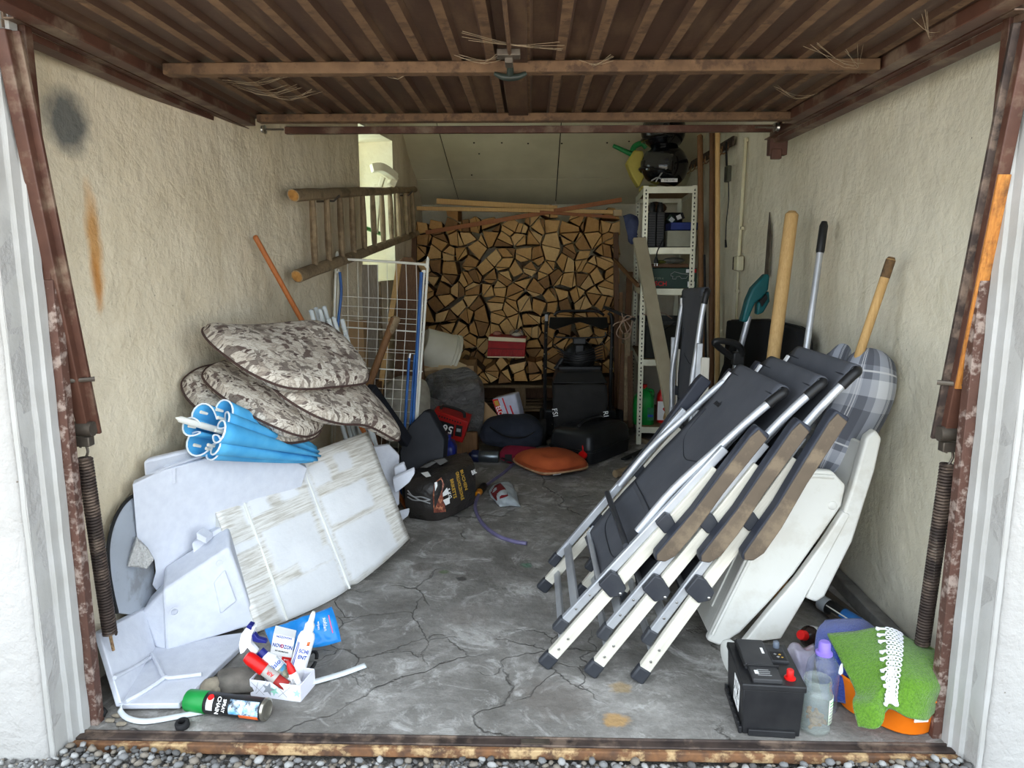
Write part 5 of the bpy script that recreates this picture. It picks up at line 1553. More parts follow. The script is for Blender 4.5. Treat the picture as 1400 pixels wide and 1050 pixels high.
# straps, rings, stones
M_STRAP = mat('white_strap', (206, 212, 214), (190, 198, 200), r=.4, s=12)
def strap(pts, w, label, par=None):
    sp = spline(pts, 36); rows = []
    for i, p in enumerate(sp):
        d = (sp[min(i + 1, 36)] - sp[max(i - 1, 0)]).normalized(); s_ = d.cross(V(0, 0, 1)).normalized()
        rows.append([p - s_ * w * .4 + V(0, 0, .010), p + s_ * w * .5])
    b = B(); b.grid(rows, uv=False)
    return tag(build('plastic_strap', b, M_STRAP, solid=.002, sharp=180), label, 'strap')
strap([F(166, 966, .03), F(165, 974, .016), F(176, 984, .008), F(200, 988, .006), F(240, 982, .006), F(285, 973, .006)], .014, 'white plastic strap curling from under the polystyrene tray')
strap([F(413, 938, .012), F(440, 931, .010), F(470, 922, .010), F(500, 911, .012)], .017, 'white plastic strap lying right of the star box')
b = B(); c_ = F(250, 994, .0); b.lathe([(.011, 0), (.019, 0), (.021, .004), (.021, .018), (.018, .022), (.011, .022), (.010, .012), (.011, 0)], 24, Matrix.Translation(c_) @ Matrix.Rotation(.2, 4, 'X'))
tag(build('rubber_ring', b, M_RUBBER), 'small black rubber ring lying near the door sill', 'ring')
t = thing('cable_coil', 'small coil of black cable beside the star box', 'cable', tuple(F(424, 918)))
for k in range(3):
    c_ = F(421, 914, .012 + .008 * k) + V(.004 * k, .01, .02)
    b = B(); b.tube([c_ + V(.026 * math.cos(a / 4) * (1 - .08 * k), .030 * math.sin(a / 4), .022 * math.sin(a / 4 + .5)) for a in range(25)], .0042, 7); build('loop', b, M_RUBBER, t)
def stone(c, r, seed, m, label, name='stone', cat='stone'):
    rr = random.Random(seed); b = B()
    vs, fs = [], []
    n, mm = 16, 10
    for i in range(mm + 1):
        th = math.pi * i / mm
        for k in range(n):
            ph = 2 * math.pi * k / n
            d = V(math.sin(th) * math.cos(ph), math.sin(th) * math.sin(ph), -math.cos(th))
            q = 1 + .30 * noise.noise(d * 1.3 + V(seed, 0, 0)) + .10 * noise.noise(d * 4 + V(seed, 5, 0))
            vs.append(V(c) + V(d.x * r[0], d.y * r[1], d.z * r[2]) * q)
    for i in range(mm):
        for k in range(n):
            l = (k + 1) % n; fs.append((i * n + k, i * n + l, (i + 1) * n + l, (i + 1) * n + k))
    b.add(vs, fs); return tag(build(name, b, m, sharp=50), label, cat)
M_STONE1 = mat('grey_stone', (112, 106, 98), (88, 84, 78), r=.9, s=18, bump=.5, bs=50)
M_STONE2 = mat('pale_stone', (150, 140, 122), (110, 102, 90), r=.9, s=22, bump=.7, bs=40, c3=(86, 80, 72), s3=10)
stone(F(322, 946, .03) + V(-.01, .07, 0), (.085, .06, .035), 3, M_STONE1, 'dark grey flat stone beside the star box')
stone(F(286, 950, .018) + V(0, .05, .0), (.055, .035, .026), 8, M_STONE2, 'pale rough stone behind the green-capped can')
stone(F(137, 975, .015), (.020, .018, .016), 12, M_BLACK_MATT, 'black lump lying at the left jamb', 'coal_lump', 'lump')
for i, (x, y) in enumerate(((125, 985), (150, 985), (160, 978), (118, 978), (166, 990))):
    stone(F(x, y, .005), (.016, .010, .006), 20 + i, M_STONE2, 'small pale rubble chip on the concrete at the left jamb', 'rubble_chip', 'rubble')['group'] = 'rubble chips at the left jamb'
# ================================================================= the back of the garage
# ---- firewood: a tall stack along the back and a low one on pallets before it
M_LOGEND = []
for i, (c, c2) in enumerate((((206, 166, 110), (178, 138, 84)), ((192, 150, 94), (164, 122, 70)), ((214, 178, 124), (186, 150, 98)), ((176, 134, 82), (146, 106, 62)), ((146, 108, 66), (116, 84, 52)))):
    n = N('split_wood_%s' % 'abcde'[i])
    co_ = n.co('Object')
    g = n.noise(n.co('Object', (9, 2, 9)), 6, 6, .65, .8)
    col = n.mix(n.ramp(n.noise(co_, 3.0, 3), [(.35, 0.0), (.65, .7)]), n.ramp(g, [(.3, c2), (.68, c)]), c2)
    n.color(col); n.bump(g, .5, .006); n.set(.85); M_LOGEND.append(n.mat)
M_BARK = mat('bark', (96, 72, 48), (62, 46, 32), r=.95, s=30, bump=.8, bs=40, bd=.012)
M_SPLIT = mat('split_side', (150, 110, 66), (116, 82, 48), r=.9, s=18, bump=.5, bs=40)
def clip(poly, p, n_):
    out = []
    for i in range(len(poly)):
        a, b_ = poly[i], poly[(i + 1) % len(poly)]
        da, db = (a[0] - p[0]) * n_[0] + (a[1] - p[1]) * n_[1], (b_[0] - p[0]) * n_[0] + (b_[1] - p[1]) * n_[1]
        if da <= 0: out.append(a)
        if da * db < 0:
            t_ = da / (da - db); out.append((a[0] + (b_[0] - a[0]) * t_, a[1] + (b_[1] - a[1]) * t_))
    return out
def area(p): return abs(sum(p[i][0] * p[(i + 1) % len(p)][1] - p[(i + 1) % len(p)][0] * p[i][1] for i in range(len(p)))) / 2
def cells(x0, x1, z0, z1, dx, dz, seed, topf=None):
    rr = random.Random(seed); pts = []
    nzr = int((z1 - z0) / dz)
    for j in range(-1, nzr + 2):
        z = z0 + (j + .5) * dz
        nx = int((x1 - x0) / dx)
        for i in range(-1, nx + 2):
            pts.append((x0 + (i + .5 + .5 * (j % 2)) * dx + rr.uniform(-.36, .36) * dx, z + rr.uniform(-.36, .36) * dz))
    out = []
    for a in pts:
        if not (x0 < a[0] < x1 and z0 < a[1] < (topf(a[0]) if topf else z1)): continue
        poly = [(a[0] - .3, a[1] - .3), (a[0] + .3, a[1] - .3), (a[0] + .3, a[1] + .3), (a[0] - .3, a[1] + .3)]
        for c in pts:
            if c is a: continue
            d = (c[0] - a[0], c[1] - a[1]); q = math.hypot(*d)
            if q < .45: poly = clip(poly, ((a[0] + c[0]) / 2, (a[1] + c[1]) / 2), (d[0] / q, d[1] / q))
            if not poly: break
        for (p, n_) in (((x0, 0), (-1, 0)), ((x1, 0), (1, 0)), ((0, z0), (0, -1))): poly = clip(poly, p, n_)
        if len(poly) < 3: continue
        parts_ = [poly]
        if rr.random() < .74 and len(poly) > 3:     # most rounds are split into two wedges from one corner
            k = rr.randrange(len(poly)); v0 = poly[k]
            o1, o2 = poly[(k + len(poly) // 2) % len(poly)], poly[(k + len(poly) // 2 + 1) % len(poly)]
            f = rr.uniform(.1, .6); w = (o1[0] + (o2[0] - o1[0]) * f, o1[1] + (o2[1] - o1[1]) * f)
            d = (w[0] - v0[0], w[1] - v0[1]); q_ = math.hypot(*d) or 1; n_ = (-d[1] / q_, d[0] / q_)
            parts_ = [clip(poly, v0, n_), clip(poly, v0, (-n_[0], -n_[1]))]
        for q in parts_:
            if len(q) < 3: continue
            q = [p for i_, p in enumerate(q) if math.hypot(p[0] - q[i_ - 1][0], p[1] - q[i_ - 1][1]) > 1e-5]
            # drop the least corners so that wedges stay three- or four-sided
            while len(q) > 3:
                ar = [abs((q[i][0] - q[i - 1][0]) * (q[(i + 1) % len(q)][1] - q[i - 1][1]) - (q[i][1] - q[i - 1][1]) * (q[(i + 1) % len(q)][0] - q[i - 1][0])) / 2 for i in range(len(q))]
                i = ar.index(min(ar))
                if len(q) <= 4 and ar[i] > (.0022 if rr.random() < .5 else .0012): break
                q.pop(i)
            if len(q) < 3: continue
            if area(q) > .0011: out.append(q)
    return out
def make_log(q, y, depth, rr, label, group):
    cx, cz = sum(p[0] for p in q) / len(q), sum(p[1] for p in q) / len(q)
    shr = 1 - .0085 / math.sqrt(area(q))
    ring = []
    n = len(q)
    for i in range(n):       # one rounded (bark) side now and then
        a, b_ = q[i], q[(i + 1) % n]
        ring.append(a)
        if i == 0 and rr.random() < .55:
            for t_ in (.33, .67):
                m_ = (a[0] + (b_[0] - a[0]) * t_, a[1] + (b_[1] - a[1]) * t_)
                d = (m_[0] - cx, m_[1] - cz); ring.append((m_[0] + d[0] * .07, m_[1] + d[1] * .07))
    ring = [((p[0] - cx) * shr, (p[1] - cz) * shr) for p in ring]
    m = len(ring)
    tilt = (rr.uniform(-.03, .03), rr.uniform(-.03, .03))
    vs = []
    for k, (yy, sc) in enumerate(((0, .93), (.006, 1.0), (depth, rr.uniform(.9, 1.0)))):
        for p in ring: vs.append((p[0] * sc + tilt[0] * yy, yy + (rr.uniform(-.003, .003) if k == 0 else 0), p[1] * sc + tilt[1] * yy))
    fs = [tuple(range(m))] + [(i, i + m, (i + 1) % m + m, (i + 1) % m) for i in range(m)] + [(i + m, i + 2 * m, (i + 1) % m + 2 * m, (i + 1) % m + m) for i in range(m)] + [tuple(range(2 * m, 3 * m))[::-1]]
    me = bpy.data.meshes.new('log'); me.from_pydata(vs, [], fs)
    e = rr.choices(M_LOGEND, (4, 4, 3, 3, 2))[0]
    for mm in (e, M_BARK, M_SPLIT): me.materials.append(mm)
    side = rr.choice((1, 2))
    me.polygons.foreach_set('material_index', [0] + [0] * m + [side if i else 1 for i in range(m)] + [0])
    me.update()
    o = bpy.data.objects.new('firewood_log', me); COL.objects.link(o)
    o.location = (cx, y, cz)
    return tag(o, label, 'log', group)
rr = random.Random(4)
YP = 6.42
xl, xr_ = P(570, 400, YP).x, P(848, 400, YP).x
ztop = P(700, 289, YP).z
zlow = P(700, 512, YP).z
tall = cells(xl, xr_, zlow, ztop, .134, .112, 21, lambda x: ztop - .012 + .02 * math.sin(9 * x) - (.05 if x < xl + .22 else 0))
for q in tall:
    make_log(q, YP + rr.uniform(-.022, .03), .32, rr, 'split firewood log, end on, in the tall stack at the back', 'logs of the tall firewood stack')
low = []
YL = 6.0
lx0, lx1 = P(632, 500, YL).x, P(742, 500, YL).x
lz0, lz1 = P(700, 525, YL).z, P(700, 489, YL).z
for q in cells(lx0, lx1, lz0, lz1 + .0, .112, .092, 8, lambda x: lz1 - .03):
    make_log(q, YL + rr.uniform(-.01, .02), .32, rr, 'split firewood log in the low stack under the red toolbox', 'logs of the low firewood stack')
# base under the tall stack: old pallets and bearers
M_PALLET = wood('grey_brown_pallet', (112, 92, 68), (84, 68, 48), .9, bump=.5)
def pallet(x0, x1, y0, y1, z, h, label):
    t = thing('pallet', label, 'pallet', ((x0 + x1) / 2, (y0 + y1) / 2, z))
    for k in range(5):
        yy = y0 + .05 + (y1 - y0 - .10) * k / 4
        b = B(); b.box(((x0 + x1) / 2, yy, z + h - .011), (x1 - x0, .095, .022)); build('deck_board', b, M_PALLET, t, bevel=.003)
    for k in range(3):
        xx = x0 + .05 + (x1 - x0 - .1) * k / 2
        b = B(); b.box((xx, (y0 + y1) / 2, z + h / 2 - .006), (.09, y1 - y0 - .004, h - .034)); build('bearer', b, M_PALLET, t, bevel=.003)
    for k in range(3):
        yy = y0 + .05 + (y1 - y0 - .10) * k / 2
        b = B(); b.box(((x0 + x1) / 2, yy, z + .010), (x1 - x0, .095, .020)); build('base_board', b, M_PALLET, t, bevel=.003)
hp_ = (lz0 - .004) / 2
pallet(lx0 - .05, lx1 + .35, YL - .04, YL + .36, 0, hp_ - .003, 'lower grey wooden pallet of the two under the low firewood stack')
pallet(lx0 - .05, lx1 + .35, YL - .02, YL + .36, hp_ - .002, hp_ - .003, 'upper grey wooden pallet of the two under the low firewood stack')
b = B(); b.box(((xl + xr_) / 2, YP + .16, zlow / 2 - .01), (xr_ - xl, .30, zlow - .02))
tag(build('log_base', b, M_WOOD_DARK, bevel=.01), 'dark timber plinth under the tall firewood stack at the back', 'plinth')
# laths across the top, post at the right end
def bar(name, a, b_, w, h, m, label, cat, group=None, up=(0, 0, 1), bev=.002):
    b = B(); b.beam(a, b_, w, h, up); return tag(build(name, b, m, bevel=bev), label, cat, group)
bar('lath', P(597, 275, 6.40), P(762, 285, 6.40), .03, .045, M_WOOD_YELLOW, 'short pale lath lying highest on the left of the firewood', 'lath')
bar('lath', P(570, 285, 6.34), P(845, 290, 6.34), .04, .032, M_WOOD_YELLOW, 'long pale yellow lath along the top of the firewood', 'lath')
bar('lath', P(582, 318, 6.385), P(850, 273, 6.30), .018, .036, M_WOOD_RED, 'reddish lath lying slantwise across the top of the firewood', 'lath')
bar('lath', P(738, 290, 6.30), P(842, 297, 6.30), .02, .025, M_WOOD_RED, 'short reddish lath under the right end of the pale lath', 'lath')
bar('stack_post', P(843, 588, 6.32), P(842, 318, 6.36), .04, .05, M_WOOD_DARK, 'brown wooden post holding the right end of the firewood', 'post', up=(0, 1, 0))
bar('stack_post', P(566, 560, 6.32), P(565, 322, 6.36), .06, .04, M_WOOD_DARK, 'brown wooden post holding the left end of the firewood', 'post', up=(0, 1, 0))
bar('leaning_board', P(852, 590, 5.9), P(861, 372, 6.3), .05, .025, M_WOOD_DARK, 'dark board leaning between firewood and metal shelf', 'board', up=(0, 1, 0))
bar('leaning_board', P(846, 600, 6.0), P(849, 400, 6.3), .03, .025, M_WOOD_BROWN, 'narrow brown board leaning beside the firewood post', 'board', up=(0, 1, 0))
bar('leaning_board', P(840, 355, 6.28), P(872, 390, 5.58), .02, .03, M_WOOD_BROWN, 'short brown stick slanting against the shelf post', 'stick')
for i, (x0, y0, x1, y1) in enumerate(((848, 470, 853, 560), (856, 455, 858, 575), (862, 480, 861, 585))):
    bar('leaning_board', P(x0, y1, 5.95 - .03 * i), P(x1, y0, 6.1 - .03 * i), .045, .03, (M_WOOD_DARK, M_WOOD_OLD, M_WOOD_DARK)[i], ('dark offcut standing right of the lawn mower', 'old grey offcut standing behind the lawn mower', 'dark offcut standing against the rear shelf post')[i], 'board', up=(0, 1, 0))

# ---- ladder on the left wall
la0, la1 = P(401, 267, 3.72), P(567, 259, 6.15)
lb0, lb1 = P(406, 378, 3.72), P(570, 319, 6.15)
lad = thing('wooden_ladder', 'old grey wooden ladder hanging lengthwise on the left wall by the window', 'ladder', tuple(lb0))
for a, c in ((la0, la1), (lb0, lb1)):
    b = B(); pts = [a.lerp(c, k / 12) + V(.006 * nz((k, a.z * 3, 1)), 0, .008 * nz((k * .7, a.z * 3, 4))) for k in range(13)]
    b.tube(pts, [.036 - .010 * k / 12 for k in range(13)], 9, sx=.8); rl = build('rail', b, M_WOOD_OLD, lad)
    b = B(); d = (a - c).normalized(); b.tube([a + d * .001, a + d * .0025], [.030, .026], 9, sx=.8); build('sawn_end', b, mat('fresh_sawn_end', (186, 136, 72), (150, 104, 52), r=.9, s=40), rl, label='fresh sawn orange end')
    # pegs of the wall hold it
NR = 11
for k in range(NR):
    s_ = (.10 + .86 * k / (NR - 1)); 
    a, c = la0.lerp(la1, s_), lb0.lerp(lb1, s_)
    b = B(); b.tube([a, a.lerp(c, .2), a.lerp(c, .5), a.lerp(c, .8), c], [.017, .020, .0225, .021, .017], 8, sx=.85); build('rung', b, M_WOOD_OLD, lad)
for s_ in (.22, .9):
    p = la0.lerp(la1, s_); b = B(); b.tube([V(wallx(p.y) - .02, p.y, p.z - .045), V(p.x + .01, p.y, p.z - .042), V(p.x + .045, p.y, p.z - .01)], .006, 7); build('wall_hook', b, M_RAW_STEEL, lad)

# ---- drying rack with blue tubes
M_BLUETUBE = mat('blue_coated_tube', (44, 96, 160), (36, 80, 140), r=.4, s=12)
YR0, YR1 = 4.25, 4.40
def rk(x, y): return P(x, y, YR1 + (YR0 - YR1) * (y - 355) / 320)
rack = thing('clothes_airer', 'white wire clothes airer with blue legs standing behind the cushions', 'clothes rack', tuple(rk(520, 676)))
def rt(nm, pts, r, m, n=24, seg=8):
    b = B(); b.tube(spline(pts, n) if n else pts, r, seg); build(nm, b, m, rack)
rt('frame', [rk(452, 676), rk(459, 372), rk(464, 358), rk(470, 354.5), rk(574, 361), rk(582, 365), rk(584, 378), rk(563, 676)], .0075, M_WHITE_METAL, 60)
rt('inner_frame', [rk(561, 676), rk(580, 372)], .006, M_WHITE_METAL, 0)
rt('inner_frame', [rk(456, 676), rk(463, 368)], .005, M_WHITE_METAL, 0)
for k, (xt, xb) in enumerate(((475, 474), (489, 487), (503, 499), (516, 512), (529, 526), (542, 538), (555, 549), (569, 563))):
    rt('wire', [rk(xt, 357 + .05 * (xt - 470)), rk(xt + 1, 420), rk((xt + xb) / 2 + 1.2 * math.sin(k * 2), 500), rk(xb - 6 + 1.5 * math.sin(k), 640)], .0018, M_WHITE_METAL, 16, 5)
for k, y in enumerate((405, 418, 431, 438, 461, 474, 478, 488, 515, 528, 541, 558, 573)):
    rt('wire', [rk(467, y), rk(582 - (y - 360) * .065, y + 6)], .0016, M_WHITE_METAL, 0, 5)
for y in (447, 501):
    rt('cross_rod', [rk(466, y), rk(578, y + 7)], .0042, M_WHITE_METAL, 0, 7)
fw = V(.0, -.025, 0)
rt('blue_leg', [rk(577, 372) + fw, rk(560, 676) + fw], .0105, M_BLUETUBE, 0)
rt('blue_leg', [rk(561, 486) + fw * 1.6, rk(549, 676) + fw * 1.6], .0085, M_BLUETUBE, 0)
rt('blue_leg', [rk(568, 484) + fw * 1.6, rk(556, 676) + fw * 1.6], .0050, M_BLUETUBE, 0)
rt('blue_leg', [rk(466, 372) + fw, rk(468, 400) + fw, rk(464, 440) + fw, rk(460, 500) + fw], .0085, M_BLUETUBE, 12)
rt('end_cap', [rk(562, 482) + fw * 1.6, rk(561, 488) + fw * 1.6], .0095, M_STEEL, 0)
for x, y in ((463, 372), (580, 371)): 
    b = B(); b.box(rk(x, y) + fw * .5, (.022, .03, .016)); build('clip', b, M_WHITE_PLASTIC, rack, bevel=.003)

# ---- boards and tools behind the rack
bar('weathered_board', P(507, 560, 4.93), P(505, 362, 5.0), .115, .025, M_WOOD_GREY, 'wide weathered grey board standing behind the clothes airer', 'board', up=(0, 1, .1))
bar('dark_board', P(516, 560, 5.05), P(511, 386, 5.12), .10, .022, M_WOOD_OLD, 'grey split post standing behind the clothes airer', 'board', up=(0, 1, .1))
bd0 = B()
bpts = [P(538, 585, 5.3), P(583, 585, 5.3), P(574, 385, 5.42), P(571, 360, 5.44), P(563, 352, 5.44), P(552, 351, 5.44), P(545, 357, 5.44), P(541, 372, 5.42)]
sheet(bd0, bpts, (0, .03, 0)); tag(build('rounded_board', bd0, M_WOOD_DARK, bevel=.004), 'brown board with rounded top standing by the window', 'board')
bar('lath', P(518, 545, 4.75), P(546, 358, 4.98), .035, .018, M_WOOD_YELLOW, 'pale lath leaning behind the clothes airer', 'lath', up=(0, 1, 0))
o = thing('card_box', 'small tall brown cardboard box behind the white pipes', 'box', tuple(P(489, 520, 4.7)))
b = B(); c_ = P(489, 480, 4.72); b.box(c_, (.11, .10, .40)); build('box_body', b, M_CARD, o, bevel=.003)
b = B(); b.box(c_ + V(.055, 0, -.62), (.18, .25, .83)); tag(build('crate', b, M_WOOD_DARK, bevel=.005), 'dark wooden crate standing under the small cardboard box', 'crate')
stick('wooden_club', P(499, 540, 4.12), P(540, 433, 4.16), .022, M_WOOD_BROWN, 'brown wooden tool handle with worn grey top in front of the airer', 'handle', r2=.021)
hnd = COL.objects[-1]
b = B(); a, c = P(533, 455, 4.155), P(543, 433, 4.163); b.tube([a, a.lerp(c, .2), a.lerp(c, .9), c], [.020, .025, .025, .016], 12); build('worn_grip', b, M_WOOD_OLD, hnd)
# lower end rests behind the cushions on the floor: carry the handle down
b = B(); b.tube([P(499, 540, 4.12), F(452, 690) + V(.02, 0, .01)], .022, 12); build('shaft', b, M_WOOD_BROWN, hnd)
# grey feed sack behind the rack
M_SACK = mat('grey_white_sack', (168, 162, 148), (144, 138, 126), r=.8, s=12, bump=.5, bs=18, bd=.02)
sk = thing('feed_sack', 'grey white sack lying on its side behind the clothes airer', 'sack', tuple(F(545, 612)))
b, e = puff([[P(520, 540, 5.1), P(545, 515, 5.2), P(590, 520, 5.25)], [P(515, 575, 4.95), P(545, 560, 5.0), P(588, 560, 5.05)], [P(520, 612, 4.95), P(550, 612, 4.98), P(586, 608, 5.05)]], .09, 16, 18, 3, .3, 6)
build('sack_body', b, M_SACK, sk)
lettering('MIN', .06, frame(P(556, 567, 4.86), (1, .1, 0), (0, .25, 1)), M_GREY_PRINT, sk)
lettering('MIN', .06, frame(P(556, 567, 4.86), (1, .1, 0), (0, .25, 1)), M_GREY_PRINT, sk) if False else None

# ---- white tub, cardboard, bin bag
M_TUB = mat('dull_white_tub', (200, 196, 178), (186, 180, 160), r=.5, s=5)
tc = P(604, 482, 5.62)
mx = along(tc + V(-.06, -.02, .02), tc + V(.80, .30, -.36))
t = thing('bucket', 'dull white plastic tub lying on its side on the cardboard box', 'bucket', tuple(tc))
b = B(); b.lathe([(0, -.10), (.135, -.10), (.145, -.09), (.172, .145), (.182, .148), (.184, .165), (.176, .168), (.168, .150), (.142, -.08), (0, -.085)], 36, mx); build('body', b, M_TUB, t)
b = B(); b.lathe([(.168, .120), (.176, .122), (.178, .130), (.170, .132)], 36, mx); build('band', b, M_TUB, t)
cb = thing('cardboard_box', 'open brown cardboard box under the white tub', 'box', tuple(F(612, 592)))
c0x, c1x = P(578, 520, 5.5).x, P(648, 520, 5.5).x
zt_ = P(610, 500, 5.5).z
b = B(); b.box(((c0x + c1x) / 2, 5.68, zt_ / 2), (c1x - c0x, .36, zt_)); build('box_body', b, M_CARD, cb, bevel=.004)
for pts in ([P(580, 494, 5.52), P(592, 506, 5.49), P(598, 489, 5.58), P(600, 505, 5.5)], ):
    pass
b = B(); sheet(b, [P(578, 508, 5.48), P(600, 506, 5.46), P(601, 490, 5.58), P(578, 492, 5.58)], (0, .004, .004)); build('flap', b, M_CARD_PALE, cb)
b = B(); sheet(b, [P(598, 506, 5.44), P(634, 512, 5.42), P(638, 500, 5.50), P(604, 485, 5.56)], (0, .004, .004)); build('flap', b, M_CARD_PALE, cb)
nb = N('grey_bin_bag')
nb.color(nb.ramp(nb.noise(nb.co('Object'), 5, 4), [(.35, (84, 82, 80)), (.7, (104, 102, 100))]))
w1 = nb.noise(nb.co('Object', (1, 1, 2.2)), 9, 6, .6, 1.6)
bb1 = nb.bump(w1, .9, .05); nb.bump(nb.noise(nb.co('Object', (3, 3, 1)), 24, 4, .6, 1.0), .5, .012, bb1)
M_BINBAG = nb.set(.33); nb.p.inputs['Specular IOR Level'].default_value = .6
bg_ = thing('bin_bag', 'full dark grey bin bag slumped in front of the cardboard box', 'bag', tuple(F(622, 622)))
b, e = puff([[P(588, 516, 5.42), P(606, 511, 5.46), P(636, 510, 5.46), P(658, 514, 5.42)],
             [P(580, 540, 5.30), P(606, 530, 5.27), P(636, 526, 5.27), P(662, 534, 5.32)],
             [P(578, 566, 5.24), P(606, 562, 5.22), P(638, 560, 5.22), P(662, 566, 5.26)],
             [P(584, 604, 5.26), P(608, 606, 5.26), P(640, 608, 5.26), P(660, 598, 5.30)]], .062, 34, 36, 4, 1.3, 9)
build('bag_body', b, M_BINBAG, bg_)
b, e = puff([[P(580, 542, 5.2), P(592, 546, 5.15), P(604, 552, 5.15)], [P(578, 552, 5.16), P(592, 555, 5.10), P(610, 561, 5.10)], [P(580, 564, 5.2), P(594, 566, 5.15), P(612, 570, 5.15)]], .03, 12, 14, 3, .5, 20)
build('bag_neck', b, M_BINBAG, bg_)
b = B(); sheet(b, [P(659, 545, 5.35), P(680, 568, 5.3), P(676, 576, 5.3), P(666, 580, 5.3), P(660, 580, 5.32)], (.0, .006, 0)); tag(build('cardboard_flap', b, M_CARD), 'brown cardboard piece between bin bag and red pack', 'cardboard')

# ---- red charger on a log, blue jug, black panel and post
ch = [P(590, 592, 4.98), P(632, 606, 4.92), P(641, 577, 4.92), P(594, 560, 4.98)]
t = thing('battery_charger', 'red battery charger with black panel and round dials tilted on a wood block', 'charger', tuple(ch[0]))
M_CHRED = mat('charger_red', (168, 30, 26), (150, 24, 22), r=.4, s=10)
b = B(); sheet(b, ch, (.012, .16, .02)); build('case', b, M_CHRED, t, bevel=.006)
ex, ey = (ch[1] - ch[0]).normalized(), (ch[3] - ch[0]).normalized(); nn_ = ex.cross(ey).normalized()
if nn_.dot(CAM - ch[0]) < 0: nn_ = -nn_
wq, hq = (ch[1] - ch[0]).length, (ch[3] - ch[0]).length
def onc(u, v, e=.009): return ch[0] + ex * wq * u + ey * hq * v + nn_ * e
b = B(); sheet(b, [onc(.06, .12), onc(.70, .14), onc(.70, .66), onc(.06, .66)], nn_ * .002); build('panel', b, M_BLACK_PRINT, t, bevel=.001)
b = B(); sheet(b, [onc(.75, .22), onc(.96, .26), onc(.96, .72), onc(.75, .70)], nn_ * .002); build('panel', b, M_BLACK_PRINT, t, bevel=.001)
for u_, txt in ((.60, '5'), (.43, '6')):
    lettering(txt, .075, frame(onc(u_, .42, .014), -ex, -ey), M_WHITE_PRINT, t, True)
for k in range(3):
    b = B(); b.beam(onc(.10 + .08 * k, .28, .013), onc(.10 + .08 * k, .55, .013), .012, .001, tuple(nn_)); build('dial_mark', b, M_GREY_PRINT, t)
b = B(); sheet(b, [onc(.79, .42, .013), onc(.92, .45, .013), onc(.92, .58, .013), onc(.79, .56, .013)], nn_ * .001); build('gauge', b, M_GREY_PRINT, t)
for k in range(10):
    b = B(); b.beam(onc(.08 + .085 * k, .80, .001), onc(.12 + .085 * k, .80, .001), .010, .003, tuple(nn_)); build('vent', b, M_BLACK_PRINT, t)
b = B(); b.tube(spline([onc(.1, .95, -.05), onc(.2, 1.18, -.06), onc(.8, 1.2, -.06), onc(.9, .98, -.05)], 16), .010, 8); build('carry_handle', b, M_BLACK_PLASTIC, t)
bk = B(); c_ = F(634, 624)
bk.box(c_ + V(0, .10, .09), (.20, .16, .17)); tag(build('wood_block', bk, M_WOOD_OLD if False else M_WOOD_BROWN, bevel=.012), 'rough brown wood block under the red battery charger', 'block')
M_BLUEJUG = plain('dark_blue_plastic', (28, 40, 120), .3)
bj = V(P(612, 640, 4.62).x, 4.66, 0)
t = thing('blue_jug', 'dark blue plastic canister behind the charcoal bag', 'canister', tuple(bj))
hj_ = P(612, 601, 4.6).z
b = B(); b.grid([[V(bj.x + p[0] * g, bj.y + p[1] * g, z) for p in rrect(.11, .16, .03, 4)] for z, g in ((0, .9), (.01, 1), (hj_ * .75, 1), (hj_ * .9, .75), (hj_ * .96, .35), (hj_, .3))], wv=True, uv=False); b.f.append(tuple(range(len(b.v) - 24, len(b.v)))); b.m.append(0)
build('body', b, M_BLUEJUG, t)
b = B(); b.lathe([(.022, hj_ - .005), (.022, hj_ + .02), (0, hj_ + .02)], 16, Matrix.Translation((bj.x, bj.y, 0))); build('cap', b, M_BLUEJUG, t)
M_PANELBLK = mat('black_panel', (20, 22, 28), (30, 32, 38), r=.6, s=8)
pp_ = [P(547, 645, 4.12), P(546, 618, 4.15), P(558, 583, 4.2), P(580, 561, 4.25), P(588, 563, 4.25), P(608, 600, 4.2), P(604, 640, 4.12), P(600, 690, 4.10), P(552, 690, 4.08)]
b = B(); sheet(b, pp_, (.02, .06, 0)); tag(build('black_case', b, M_PANELBLK, bevel=.008), 'flat black case leaning beside the clothes airer', 'case')
bar('black_post', P(505, 532, 3.75), P(556, 604, 4.05), .05, .07, M_PANELBLK, 'square black plastic post slanting from under the cushions', 'post', bev=.006)

# ---- charcoal bag
nbq = N('charcoal_bag_film')
nbq.color(nbq.ramp(nbq.noise(nbq.co('Object'), 6, 5), [(.35, (38, 35, 33)), (.65, (54, 50, 47))]))
nbq.bump(nbq.noise(nbq.co('Object'), 22, 5, .6, .8), .6, .012)
M_BAGFILM = nbq.set(.35)
cb_ = thing('charcoal_bag', 'black bag of grill briquettes with gold lettering lying on the floor', 'bag', tuple(F(600, 706)))
ctrl = [[P(560, 648, 4.00), P(585, 632, 4.08), P(612, 624, 4.16), P(638, 618, 4.24)],
        [P(555, 660, 3.84), P(590, 654, 3.84), P(620, 644, 3.92), P(648, 634, 4.04)],
        [P(554, 690, 3.80), P(592, 690, 3.80), P(622, 678, 3.88), P(650, 664, 3.98)],
        [P(560, 708, 3.84), P(594, 712, 3.80), P(624, 702, 3.88), P(648, 688, 4.0)]]
ctr = sum((p for r_ in ctrl for p in r_), V(0, 0, 0)) / 16
S = patch(ctrl, 22, 30)
back_ = V(-.02, .17, -.02)
def bulge(i, j): return .025 * math.sin(math.pi * i / 22) ** .6 * math.sin(math.pi * j / 30) ** .6
FN = (ctrl[1][2] - ctrl[2][1]).cross(ctrl[1][1] - ctrl[2][2]).normalized()
rowsF = [[p + (CAM - p).normalized() * bulge(i, j) + V(0, 0, 1) * .008 * nz(p, 14) for j, p in enumerate(r_)] for i, r_ in enumerate(S)]
